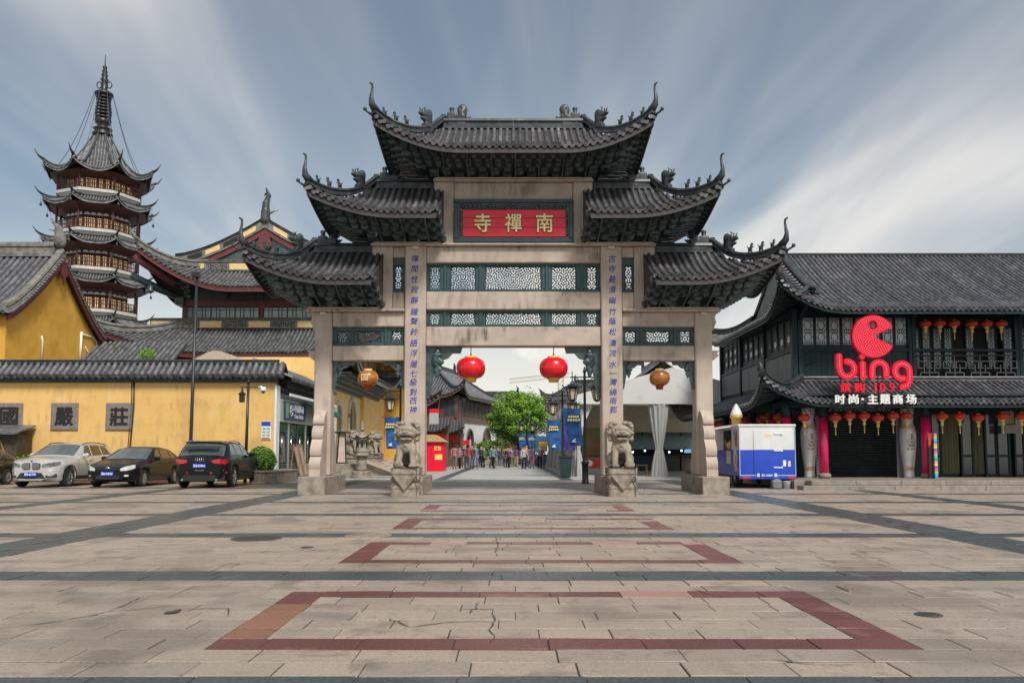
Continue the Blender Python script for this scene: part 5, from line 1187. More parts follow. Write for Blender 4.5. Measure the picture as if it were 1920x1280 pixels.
def interp(pts, s):
    if s <= pts[0][0]: return pts[0][1]
    for (a, u), (b, v) in zip(pts, pts[1:]):
        if s <= b: q = (s - a) / (b - a); return u + (v - u) * q
    return pts[-1][1]
def make_car(name, label, loc, rz, spec, group='cars parked along the ochre wall'):
    L_, Wd, top, belt, wh = spec['len'], spec['w'] / 2, spec['top'], spec['belt'], spec['wheels']
    rw = spec['rw']; Hroof = max(z for _, z in top); paint = spec['paint']; zb0 = spec.get('zb', 0.22); ra = rw + 0.055
    root = thing(name, label, 'car', (0, 0, 0), group)
    def wid(s): f = min(1, s / 0.62); r = min(1, (L_ - s) / 0.5); return Wd * (0.64 + 0.36 * (1 - (1 - f) ** 2.4)) * (0.74 + 0.26 * (1 - (1 - r) ** 2.4)) 
    def sec(s):
        w = wid(s); zt = interp(top, s); zbelt = min(interp(belt, s), zt - 0.005); arch = 0.0
        for sw in wh:
            d = abs(s - sw)
            if d < ra: arch = max(arch, rw + math.sqrt(ra * ra - d * d))
        g = max(0.0, min(1.0, (zt - zbelt) / (Hroof - interp(belt, L_ * 0.5)))); wr = Wd * spec.get('roofw', 0.70)
        zb = zb0 + 0.10 * (max(0, 1 - s / 0.35) + max(0, 1 - (L_ - s) / 0.4))
        zlow = max(zb, arch)
        p = [(0, zb if not arch else zb + 0.1), (w * (0.55 if arch else 0.86), zlow), (w * (0.975 if arch else 0.955), max(zlow, zb + 0.07)), (w * 1.0, max(zlow + 0.03, 0.30 + 0.28 * (zbelt - 0.3))), (w * 0.995, max(zlow + 0.06, 0.3 + 0.72 * (zbelt - 0.3))), (w * 0.945, zbelt - 0.012),
             (w * 0.925 + (wr - w * 0.925) * g, zt - 0.03 - 0.03 * g), ((w * 0.7 + (wr * 0.72 - w * 0.7) * g), zt - 0.008), (0, zt + 0.012)]
        return p
    ss = sorted(set([round(L_ * i / 60, 4) for i in range(61)] + [0.02, 0.05, 0.09, 0.14, L_ - 0.02, L_ - 0.05, L_ - 0.1] + [round(sw + ra * q, 4) for sw in wh for q in (-1.02, -1.0, -0.97, -0.9, -0.7, -0.4, 0, 0.4, 0.7, 0.9, 0.97, 1.0, 1.02)] + [s for s, _ in top]))
    body = MB(); rows = []
    for s in ss:
        p = sec(s); y = s - L_ / 2; rows.append([(x, y, z) for x, z in p] + [(-x, y, z) for x, z in p[-2:0:-1]])
    body.grid(rows, close=True); body.add(rows[0], [tuple(range(len(rows[0])))]); body.add(rows[-1], [tuple(range(len(rows[0]) - 1, -1, -1))])
    body.f = [f[::-1] for f in body.f]
    part('body', body, paint, root)
    def P(s, u, off=0.004, side=1):
        p = sec(s); i = min(len(p) - 2, int(u)); q = u - i; x, z = p[i][0] + (p[i + 1][0] - p[i][0]) * q, p[i][1] + (p[i + 1][1] - p[i][1]) * q
        dx, dz = p[i + 1][0] - p[i][0], p[i + 1][1] - p[i][1]; n = math.hypot(dx, dz) or 1
        return Vector((side * (x + dz / n * off), s - L_ / 2, z - dx / n * off))
    def spatch(nm, m, sa, sb, ua, ub, side, n=6, k=3, off=0.005, sh=(0, 0)):
        """patch that follows the flank between stations; sh slants its ends"""
        b = MB(); b.grid([[P(sa + sh[0] * j / k + (sb + sh[1] * j / k - sa - sh[0] * j / k) * i / n, ua + (ub - ua) * j / k, off, side) for i in range(n + 1)] for j in range(k + 1)], smooth=True)
        if side < 0: b.f = [f[::-1] for f in b.f]
        return part(nm, b, m, root)
    def nose(x, rear=False):
        lo, hi = 0.0, 0.9
        for _ in range(24):
            mid = (lo + hi) / 2; s = L_ - mid if rear else mid
            if wid(s) < abs(x): lo = mid
            else: hi = mid
        return hi
    def fpatch(nm, m, prof, n=None, off=0.012, rear=False, parent=None, thick=True):
        """prof: list of (x, z_low, z_high) across the nose or tail"""
        b = MB(); e = 1 if rear else -1
        f = lambda x, z, o: (x, e * (L_ / 2 - nose(x, rear) + o), z)
        lo = [f(x, a, off) for x, a, c in prof]; hi = [f(x, c, off) for x, a, c in prof]; lob = [f(x, a, -0.05) for x, a, c in prof]; hib = [f(x, c, -0.05) for x, a, c in prof]
        b.grid([lob, lo, hi, hib], smooth=False); b.f = b.f if not rear else [q[::-1] for q in b.f]
        return part(nm, b, m, parent or root)
    # glass
    sc0, sc1, sr0, sr1 = spec['screen'] + spec['rear']
    def tpatch(nm, m, sa, sb, um, off=0.006):
        b = MB(); n = 8; rr = []
        for j in range(7):
            s = sa + (sb - sa) * j / 6; rr.append([P(s, um + (8 - um) * i / n, off, -1) for i in range(n)] + [P(s, 8 - (8 - um) * i / n, off, 1) for i in range(n + 1)])
        b.grid(rr); part(nm, b, m, root)
    tpatch('windscreen', M_cgl, sc0 + 0.04, sc1 - 0.06, 6.12); tpatch('rear_window', spec.get('rglass', M_cgl_d), sr0 + 0.06, sr1 - 0.05, 6.15)
    for side in (-1, 1):
        for (a, b_, sa_, sb_) in spec['wins']: spatch('side_window', M_cgl_d, a, b_, 5.14, 5.92, side, 8, 3, 0.006, (sa_, sb_))
        for s in spec['doors']: spatch('door_gap', M_trimk, s, s + 0.012, 2.3, 5.0, side, 1, 5, 0.003)
        for s in spec['handles']:
            m = MB(); q = P(s, 4.55, 0.02, side); m.box(q.x - 0.015, q.x + 0.015, q.y - 0.09, q.y + 0.09, q.z - 0.016, q.z + 0.016, 0.008); part('door_handle', m, spec.get('hmat', paint), root)
        q = P(sc0 + 0.52, 5.1, 0.0, side); m = sculpt([('b', (0, 0, 0.06), (0.11, 0.06, 0.075), 0.05), ('c', (-0.12, 0.02, -0.02), (-0.02, 0, 0.02), 0.025, 0.03)], (-0.2, -0.12, -0.1), (0.17, 0.12, 0.17), 0.025, 0.02)
        m.v = [(q.x + side * (0.13 + x), q.y + y, q.z + z + 0.02) for x, y, z in m.v]
        if side < 0: m.f = [f[::-1] for f in m.f]
        part('door_mirror', m, spec.get('mirror', paint), root)
        if spec.get('cladding'):
            spatch('sill_trim', M_trimk, wh[0] + ra + 0.01, wh[1] - ra - 0.01, 1.9, 2.5, side, 6, 2, 0.008)
            for sw in wh:
                m = MB(); pts0, pts1 = [], []
                for i in range(15):
                    a = math.pi * i / 14 ; c, s_ = math.cos(a), math.sin(a)
                    for rr, pts in ((ra + 0.0, pts0), (ra + 0.055, pts1)):
                        st = sw + rr * c; x = wid(st) + 0.006; pts.append((side * x, st - L_ / 2, max(zb0, rw + rr * s_ if s_ > 0 else rw)))
                m.grid([pts0, pts1], smooth=False)
                if side < 0: m.f = [f[::-1] for f in m.f]
                part('arch_trim', m, M_trimk, root)
        for sw in wh:
            x0 = wid(sw) - 0.215; y = sw - L_ / 2; tw = 0.205
            m = MB(); m.lathe([(rw - 0.115, 0), (rw - 0.02, 0.006), (rw, 0.04), (rw, tw - 0.04), (rw - 0.02, tw - 0.006), (rw - 0.11, tw), (rw - 0.115, tw - 0.02), (rw - 0.115, 0)], (0, 0, 0), 28, caps=False)
            m.v = [(side * (x0 + z), y + a, rw + b_) for a, b_, z in m.v]
            if side > 0: pass
            else: m.f = [f[::-1] for f in m.f]
            wl = part('wheel', m, M_tyre, root)
            m = MB(); rr = rw - 0.11; m.lathe([(rr, tw - 0.10), (rr + 0.004, tw - 0.012), (rr - 0.03, tw - 0.02), (rr - 0.03, tw - 0.10)], (0, 0, 0), 28, caps=False); m.lathe([(0.01, tw - 0.008), (0.05, tw - 0.012), (0.06, tw - 0.05)], (0, 0, 0), 14)
            ns = spec['spokes']
            for k in range(ns):
                a = 2 * math.pi * k / ns + 0.3; c, s_ = math.cos(a), math.sin(a); w1, w2 = (0.030, 0.045) if ns < 7 else (0.017, 0.022); pr = []
                for r_, w_ in ((0.04, w1), (rr - 0.015, w2)): pr += [(r_ * c - w_ * s_, r_ * s_ + w_ * c), (r_ * c + w_ * s_, r_ * s_ - w_ * c)]
                m.prism([pr[0], pr[1], pr[3], pr[2]], tw - 0.045, tw - 0.016, 'z')
            m.v = [(side * (x0 + z), y + a, rw + b_) for a, b_, z in m.v]
            if side < 0: m.f = [f[::-1] for f in m.f]
            part('rim', m, M_rim, wl)
            m = MB(); m.lathe([(0.01, 0.03), (rr - 0.03, 0.03), (rr - 0.03, 0.06), (0.01, 0.06)], (0, 0, 0), 20); m.v = [(side * (x0 + z + 0.02), y + a, rw + b_) for a, b_, z in m.v]; part('brake_disc', m, M_trimk, wl)
        if spec.get('rails'):
            a, b_ = spec['rails']; pts = [P(a + (b_ - a) * i / 8, 6.15, 0.02 + 0.045 * math.sin(math.pi * min(1, max(0, i / 8))) ** 0.4, side) for i in range(9)]; m = MB(); m.tube(pts, 0.018, 6); part('roof_rail', m, spec['railm'], root)
    m = MB(); ypl = spec['plate'][1]; e = 1 if ypl else -1; zp = spec['plate'][2]; yy = e * (L_ / 2 + spec['plate'][3])
    m.box(-0.225, 0.225, yy - 0.012, yy + 0.012, zp - 0.072, zp + 0.072, 0.006); plt = part('number_plate', m, M_plate, root)
    if spec['plate'][0]:
        t = fit(text_mb(spec['plate'][0], 0.12, 0.004, 0.003), 0.40, 0.10)
        if e > 0: t.v = [(-x, -y, z) for x, y, z in t.v]
        t.shift(0, yy + e * 0.017, zp); part('plate_number', t, M_ptxt, plt)
    spec['extra'](root, fpatch, spatch, P, L_, Wd)
    root.location = loc; root.rotation_euler = (0, 0, rz); return root
M_silver = mat('champagne_paint', (0.56, 0.55, 0.53), (0.62, 0.605, 0.585), rough=0.32, metal=0.4, coat=0.8, scale=1)
M_blackp = mat('black_paint', (0.006, 0.007, 0.008), (0.010, 0.011, 0.013), rough=0.32, spec=0.2, coat=0.25, scale=1)
M_blackg = mat('black_brown_paint', (0.009, 0.008, 0.007), (0.014, 0.012, 0.010), rough=0.2, metal=0.2, coat=1.0, scale=1)
def mirror_prof(p): return [(-x, a, b) for x, a, b in p[::-1]]
def x_front(root, fp, sp, P, L_, Wd):
    for sg in (-1, 1):
        k = [(0.035, 0.66, 0.86), (0.10, 0.635, 0.875), (0.22, 0.63, 0.87), (0.30, 0.66, 0.85), (0.325, 0.70, 0.80)]; k = k if sg > 0 else mirror_prof(k)
        g = fp('kidney_grille', M_trimk, k, off=0.02)
        for i in range(7):
            x = sg * (0.07 + i * 0.036); b = MB(); b.box(x - 0.008, x + 0.008, -L_ / 2 - 0.035, -L_ / 2 + 0.03, 0.655, 0.855); part('grille_bar', b, M_chrome, g)
        h = [(0.38, 0.735, 0.80), (0.45, 0.715, 0.835), (0.62, 0.72, 0.875), (0.78, 0.76, 0.905), (0.86, 0.82, 0.915)]; fp('headlight', M_hld, h if sg > 0 else mirror_prof(h), off=0.02)
        h = [(0.62, 0.56, 0.62), (0.66, 0.545, 0.635), (0.70, 0.56, 0.62)]; fp('fog_lamp', M_hl, h if sg > 0 else mirror_prof(h), off=0.015)
        h = [(0.50, 0.36, 0.40), (0.56, 0.35, 0.44), (0.78, 0.36, 0.48), (0.80, 0.38, 0.47)]; fp('side_intake', M_trimk, h if sg > 0 else mirror_prof(h), off=0.012)
    fp('lower_intake', M_trimk, [(-0.50, 0.32, 0.34), (-0.36, 0.32, 0.52), (0, 0.31, 0.53), (0.36, 0.32, 0.52), (0.50, 0.32, 0.34)], off=0.012)
    fp('skid_plate', M_rim, [(-0.42, 0.245, 0.30), (0, 0.245, 0.30), (0.42, 0.245, 0.30)], off=0.02)
    b = MB(); b.lathe([(0.042, 0), (0.042, 0.012), (0.01, 0.016)], (0, 0, 0), 16); b.v = [(x, -L_ / 2 + 0.02 - z * 0.8, 0.925 + y * 0.8) for x, y, z in b.v]; part('round_badge', b, M_plate, root)
suv1 = dict(len=4.44, w=1.84, top=[(0, 0.86), (0.06, 0.905), (0.3, 0.98), (1.18, 1.10), (1.32, 1.17), (2.02, 1.545), (2.25, 1.585), (3.0, 1.60), (3.75, 1.55), (3.95, 1.50), (4.32, 1.06), (4.44, 0.92)], belt=[(0, 0.84), (0.3, 0.93), (1.2, 1.02), (2.4, 1.05), (3.9, 1.12), (4.44, 0.9)], wheels=(0.84, 3.51), rw=0.345,
            paint=M_silver, screen=(1.22, 2.05), rear=(3.92, 4.34), wins=[(1.75, 2.42, 0.42, 0.02), (2.50, 3.18, 0.02, 0.0), (3.26, 3.86, 0.0, -0.22)], doors=(1.42, 2.46, 3.25), handles=(2.25, 3.15), cladding=True, rails=(2.1, 3.8), railm=M_trimk, spokes=10, plate=('苏B·6LT70', False, 0.47, 0.045), extra=x_front, zb=0.20)
def f_front(root, fp, sp, P, L_, Wd):
    fp('upper_grille', M_trimk, [(-0.46, 0.645, 0.70), (-0.3, 0.615, 0.72), (0, 0.605, 0.725), (0.3, 0.615, 0.72), (0.46, 0.645, 0.70)], off=0.014)
    fp('lower_grille', M_trimk, [(-0.42, 0.33, 0.38), (-0.34, 0.30, 0.44), (0, 0.29, 0.45), (0.34, 0.30, 0.44), (0.42, 0.33, 0.38)], off=0.012)
    for sg in (-1, 1):
        h = [(0.44, 0.60, 0.66), (0.5, 0.585, 0.70), (0.66, 0.60, 0.76), (0.82, 0.66, 0.80), (0.845, 0.70, 0.79)]; fp('headlight', M_hl, h if sg > 0 else mirror_prof(h), off=0.02)
        h = [(0.58, 0.40, 0.44), (0.64, 0.385, 0.455), (0.70, 0.40, 0.44)]; fp('fog_lamp', M_hl, h if sg > 0 else mirror_prof(h), off=0.015)
    b = MB(); b.lathe([(0.01, -0.006), (0.05, -0.006), (0.055, 0.004), (0.01, 0.01)], (0, 0, 0), 18); b.v = [(x * 1.6, -L_ / 2 - 0.016 - z, 0.69 + y * 0.72) for x, y, z in b.v]; part('oval_badge', b, M_chrome, root)
sedan = dict(len=4.48, w=1.84, top=[(0, 0.66), (0.06, 0.73), (0.3, 0.82), (1.12, 0.97), (1.24, 1.02), (2.05, 1.405), (2.4, 1.45), (2.9, 1.45), (3.3, 1.40), (3.42, 1.37), (4.0, 1.06), (4.12, 1.02), (4.4, 0.99), (4.48, 0.86)], belt=[(0, 0.65), (0.3, 0.78), (1.1, 0.90), (2.4, 0.945), (3.9, 1.0), (4.48, 0.82)], wheels=(0.86, 3.50), rw=0.315,
             paint=M_blackp, screen=(1.16, 2.08), rear=(3.40, 4.02), rglass=M_cgl_d, wins=[(1.68, 2.36, 0.44, 0.02), (2.44, 3.12, 0.02, 0.0), (3.19, 3.62, 0.0, -0.28)], doors=(1.38, 2.40, 3.18), handles=(2.2, 3.08), spokes=10, plate=('苏B·W375F', False, 0.49, 0.04), extra=f_front, zb=0.19)
def q_rear(root, fp, sp, P, L_, Wd):
    for sg in (-1, 1):
        h = [(0.42, 0.90, 0.955), (0.50, 0.86, 0.985), (0.70, 0.84, 1.0), (0.86, 0.83, 1.0), (0.905, 0.86, 0.97)]; fp('tail_light', M_tl, h if sg > 0 else mirror_prof(h), off=0.02, rear=True)
        h = [(0.38, 0.50, 0.555), (0.86, 0.50, 0.565), (0.90, 0.51, 0.555)]; fp('reflector', M_tl, h if sg > 0 else mirror_prof(h), off=0.018, rear=True)
        m = MB(); m.tube([(sg * 0.58, L_ / 2 - 0.1, 0.30), (sg * 0.58, L_ / 2 + 0.03, 0.30)], 0.055, 14, caps=False); m.tube([(sg * 0.58, L_ / 2 - 0.1, 0.30), (sg * 0.58, L_ / 2 + 0.0, 0.30)], 0.045, 14); part('tailpipe', m, M_chrome, root)
    fp('chrome_strip', M_chrome, [(-0.80, 0.605, 0.62), (0, 0.605, 0.62), (0.80, 0.605, 0.62)], off=0.018, rear=True)
    fp('rear_bumper', M_trimk, [(-0.84, 0.26, 0.44), (-0.5, 0.25, 0.45), (0, 0.25, 0.45), (0.5, 0.25, 0.45), (0.84, 0.26, 0.44)], off=0.02, rear=True)
    for k in range(4):
        m = MB(); cxr = -0.105 + 0.07 * k; m.tube([(cxr + 0.045 * math.cos(a), L_ / 2 + 0.014 - 0.0015 * k, 0.985 + 0.045 * math.sin(a)) for a in [2 * math.pi * i / 16 for i in range(17)]], 0.008, 5, caps=False); part('badge_ring', m, M_chrome, root)
    m = MB(); m.box(-0.3, 0.18, L_ / 2 - 0.20, L_ / 2 - 0.175, 1.10, 1.12); part('wiper', m, M_trimk, root)
    fp('rear_spoiler', M_blackp, [(-0.62, 1.55, 1.60), (0, 1.57, 1.62), (0.62, 1.55, 1.60)], off=-0.40, rear=True)
suv2 = dict(len=4.63, w=1.90, top=[(0, 0.84), (0.06, 0.90), (0.35, 0.99), (1.25, 1.12), (1.38, 1.18), (2.1, 1.56), (2.35, 1.62), (3.1, 1.655), (3.8, 1.60), (4.02, 1.56), (4.46, 1.10), (4.58, 1.04), (4.63, 0.94)], belt=[(0, 0.82), (0.3, 0.94), (1.2, 1.05), (2.4, 1.07), (4.1, 1.12), (4.63, 0.92)], wheels=(0.88, 3.69), rw=0.375,
            paint=M_blackp, screen=(1.28, 2.12), rear=(4.0, 4.48), rglass=M_cgl, wins=[(1.8, 2.5, 0.42, 0.02), (2.58, 3.3, 0.02, 0.0), (3.38, 3.98, 0.0, -0.26)], doors=(1.5, 2.54, 3.36), handles=(2.32, 3.24), rails=(2.2, 3.95), railm=M_chrome, spokes=5, plate=('苏B·R995A', True, 0.775, 0.014), extra=q_rear, zb=0.22, hmat=M_blackp)
gl = lambda px, Y: WX(px, Y)
make_car('parked_car', 'champagne silver sport utility car with twin kidney grilles facing the square', (gl(63, 28.3), 28.2 + 2.22, 0), 0, suv1)
make_car('parked_car', 'black sedan with an oval badge and clear headlamps, nose towards the square', (gl(206, 28.3), 28.2 + 2.24, 0), 0, sedan)
make_car('parked_car', 'black sport utility car seen from behind with red tail lamps and four-ring badge', (gl(366, 27.9) + 0.1, 27.8 + 2.31, 0), math.pi + R(2.5), suv2)
sed2 = dict(sedan); sed2['paint'] = M_blackg; sed2['plate'] = (None, False, 0.49, 0.04); sed2['hmat'] = M_chrome
make_car('parked_car', 'dark brown sedan beside the wooden hutch, its tail end in view', (-20.25, 29.6, 0), 0, sed2)
# ================================================================== RIGHT SIDE: the dark timber shopping hall
M_timber = mat('black_green_timber', (0.005, 0.017, 0.020), (0.015, 0.036, 0.040), spec=0.3, rough=0.5, scale=2.2, stretch=(6, 6, 0.5), bump=0.12, bscale=14, vary=0.15)
M_timber_g = mat('weathered_grey_timber', (0.10, 0.11, 0.11), (0.20, 0.21, 0.21), rough=0.6, scale=2.0, stretch=(5, 5, 0.4), bump=0.15, bscale=14, streak=[((0.05, 0.055, 0.055), 0.6, 0.5)])
M_pinkc = mat('hot_pink_wrap', (0.72, 0.008, 0.095), (0.80, 0.015, 0.13), rough=0.3, scale=1.5, coat=0.3)
M_stepst = mat('step_stone', (0.20, 0.17, 0.145), (0.30, 0.26, 0.22), rough=0.6, scale=6, bump=0.1, spots=((0.08, 0.07, 0.06), 1.5, 0.56, 0.5))
mall = thing('timber_shopping_hall', 'two-storey black timber hall with tiled roofs, pink wrapped columns and a big red sign', 'building', (17, 33, 0))
XR = 25.0
# platform and steps: stone by stone
pf = MB(); pf.box(9.6, XR, 27.35, 44.5, -0.02, 0.298); plat = part('platform', pf, M_stepst, mall)
def stones(y0, y1, x0, x1, z0, z1, L_=1.5):
    x = x0
    while x < x1:
        x2 = min(x1, x + L_); b = MB(); b.box(x + 0.003, x2 - 0.003, y0, y1, z0, z1, 0.012); part('step_stone', b, M_stepst, plat); x = x2
stones(26.40, 27.0, WX(1505, 26.4), XR, -0.015, 0.14); stones(26.82, 27.345, WX(1520, 26.8), XR, 0.142, 0.296)
PZ = 0.30
def ext(s_): return s_
# ---- lower roof skirt
zr, ze = WZ(714, 30.35), WZ(752, 28.3); cx0 = WX(1428, 28.1) + 0.25; yb_ = 44.2; xc = 18.0
cor = [(cx0, 28.3, -0.7, -0.7), (cx0, yb_, -0.7, 0.7)]; kw = dict(corners=cor, Lc=2.3, H=WZ(706, 28.1) - ze, Fl=0.3, p=1.3, pw=2.0); rn = 2.05
lo1 = Slope((xc, 28.3 + rn), (1, 0), (0, -1), zr, ze, rn, xc - cx0, XR + 0.6 - xc, xc - cx0 - rn, XR + 0.6 - xc, **kw)
ym = (28.3 + yb_) / 2; dep = (yb_ - 28.3) / 2
lo2 = Slope((cx0 + rn, ym), (0, 1), (-1, 0), zr, ze, rn, dep, dep, dep - rn, dep - rn, **kw)
def roof_of(nm, slopes, pitch, rad, seg=4, hips=(), trim=M_ridge):
    m = MB(); [s_.deck(m, 26, 6, 0, 0.12) for s_ in slopes]; rf = part(nm, m, M_pan, mall)
    for s_ in slopes:
        for r, _ in s_.rows(pitch, rad, seg=seg, n=4, drip=True): part('tile_row', r, M_tile_dk, rf)
    m = MB(); [s_.eave_board(m, 0.13, 0.09, 0.06) for s_ in slopes]; part('eave_board', m, M_timber, rf)
    rf2 = MB()
    for s_ in slopes:
        k = int((s_.l0 + s_.l1) / 0.26)
        for i in range(k):
            t = -s_.l0 + (s_.l0 + s_.l1) * (i + 0.5) / k; v1 = max(0.3, s_.v0(t))
            if v1 < 0.93: rf2.bar(s_.pos(t, v1, -0.17), s_.pos(t, 0.98, -0.16), 0.07, 0.08)
    part('rafters', rf2, M_timber, rf, kind='stuff')
    for s_, e in hips:
        pts = s_.hip_line(e, s_.vh, 12, 0.03); m = MB(); strip(m, pts, 0.26, 0.26); part('hip_ridge', m, trim, rf)
        d = (pts[-1] - pts[-3]).normalized(); end = pts[-1]; hz = Vector((d.x, d.y, 0)).normalized()
        m = MB(); m.tube([end - d * 0.2 + Vector((0, 0, 0.12)), end + hz * 0.06 + Vector((0, 0, 0.26)), end + hz * 0.10 + Vector((0, 0, 0.48))], [0.14, 0.12, 0.05], 7); part('corner_finial', m, trim, rf)
    return rf
r1 = roof_of('lower_roof', [lo1, lo2], 0.20, 0.058, 4, [(lo1, -1), (lo2, 1)])
m = MB(); strip(m, [(cx0 + rn, 28.3 + rn, zr - 0.02), (XR, 28.3 + rn, zr - 0.02)], 0.3, 0.2); m2 = MB(); strip(m2, [(cx0 + rn, 28.3 + rn, zr - 0.02), (cx0 + rn, yb_ - rn, zr - 0.02)], 0.3, 0.2); part('roof_flashing', m, M_tile, r1); part('roof_flashing', m2, M_tile, r1)
# ---- upper roof
YR, YE2 = 34.6, 28.9; zr2, ze2 = WZ(480, YR), WZ(577, YE2); run2 = YR - YE2; vh = 0.62
ux0 = WX(1460, 28.7, 7) + 0.2; gx0 = 11.6; ybk = 2 * YR - YE2
cor2 = [(ux0, YE2, -0.7, -0.7), (ux0, ybk, -0.7, 0.7)]; kw2 = dict(corners=cor2, Lc=2.4, H=WZ(523, 28.7) - ze2, Fl=0.25, p=1.25, pw=2.2)
u1 = Slope((xc, YR), (1, 0), (0, -1), zr2, ze2, run2, xc - ux0, XR + 0.6 - xc, xc - gx0, XR + 0.6 - xc, **kw2); u1.vh = vh
u2 = Slope((xc, YR), (1, 0), (0, 1), zr2, ze2, run2, xc - ux0, XR + 0.6 - xc, xc - gx0, XR + 0.6 - xc, **kw2); u2.vh = vh
zvh = ze2 + (zr2 - ze2) * (1 - vh) ** 1.25; hrun = gx0 - ux0; dp = run2
u3 = Slope((gx0, YR), (0, 1), (-1, 0), zvh, ze2, hrun, dp, dp, dp * vh, dp * vh, **kw2)
r2 = roof_of('upper_roof', [u1, u2, u3], 0.20, 0.058, 6, [(u1, -1), (u2, -1)])
m = MB(); strip(m, [(gx0, YR, zr2 - 0.02), (XR + 0.5, YR, zr2 - 0.02)], 0.26, 0.14); part('ridge', m, M_ridge, r2)
for s_ in (u1, u2):
    pts = [s_.pos(-(xc - gx0) + 0.15, v, 0.02) for v in [vh * i / 8 for i in range(9)]] + [s_.pos(-(xc - gx0) + 0.3, vh + 0.06, 0.10)]
    m = MB(); strip(m, pts, 0.34, 0.30); part('rake_ridge', m, M_ridge, r2)
    for i in range(14 if s_ is u1 else 0):
        p_ = s_.pos(-(xc - gx0), vh * (i + 0.5) / 14, 0.03); b = MB(); b.tube([p_ + Vector((0.1, 0, 0.06)), p_ + Vector((-0.3, 0, -0.02))], 0.07, 5, arc=(-0.2, 3.34)); part('edge_tile', b, M_tile_dk, r2)
gp_ = [(YR - run2 * v, ze2 + (zr2 - ze2) * (1 - v) ** 1.25 - 0.1) for v in [vh * i / 6 for i in range(7)]]
m = MB(); m.prism([(YR - run2 * vh, zvh - 0.5), (YR + run2 * vh, zvh - 0.5)] + [(2 * YR - y, z) for y, z in gp_[::-1]] + gp_[1:], gx0 + 0.02, gx0 + 0.2, 'x'); part('gable_wall', m, M_timber_g, mall)
# ---- upper storey
WYF, XL, YBK = 30.45, 10.8, 41.0; zf0, zf1 = zr, ze2 + 0.25; zs = WZ(656.5, WYF)
m = MB(); m.box(XL + 0.14, XR, WYF + 1.6, YBK, 0.3, zf1); part('core_wall', m, M_black, mall)
m = MB(); m.box(XL + 0.05, WX(1706, WYF, 5), WYF, WYF + 0.14, zf0 - 0.3, zs - 0.05); m.box(XL, XL + 0.14, WYF + 0.1, YBK, zf0 - 0.3, zs - 0.05); part('panel_wall', m, M_timber, mall)
for x0 in [XL + 0.02 + i * 0.62 for i in range(7)]:          # boarded dado, board by board
    x1 = min(x0 + 0.61, WX(1706, WYF, 5))
    if x1 - x0 > 0.2:
        for j in range(3): b = MB(); b.box(x0 + (x1 - x0) * j / 3 + 0.004, x0 + (x1 - x0) * (j + 1) / 3 - 0.004, WYF - 0.02, WYF, zf0 + 0.1, zs - 0.06); part('board', b, M_timber, mall)
for j in range(3):
    for k in range(6):
        y0 = WYF + 0.15 + (YBK - WYF - 0.2) * (j / 3 + k / 18); b = MB(); b.box(XL - 0.02, XL, y0 + 0.01, y0 + (YBK - WYF - 0.2) / 18 - 0.005, zf0 + 0.1, zs - 0.06); part('board', b, M_timber_g, mall)
m = MB(); m.box(XL - 0.06, XR, WYF - 0.06, WYF + 0.2, zs - 0.05, zs + 0.05, 0.01); m.box(XL - 0.06, XL + 0.2, WYF, YBK, zs - 0.052, zs + 0.048, 0.01); part('sill', m, M_timber, mall)
zh = WZ(586, WYF)
m = MB(); m.box(XL - 0.05, XR, WYF - 0.05, WYF + 0.2, zh, zf1 + 0.05, 0.01); m.box(XL - 0.05, XL + 0.2, WYF, YBK, zh + 0.002, zf1 + 0.048, 0.01); part('head_beam', m, M_timber, mall)
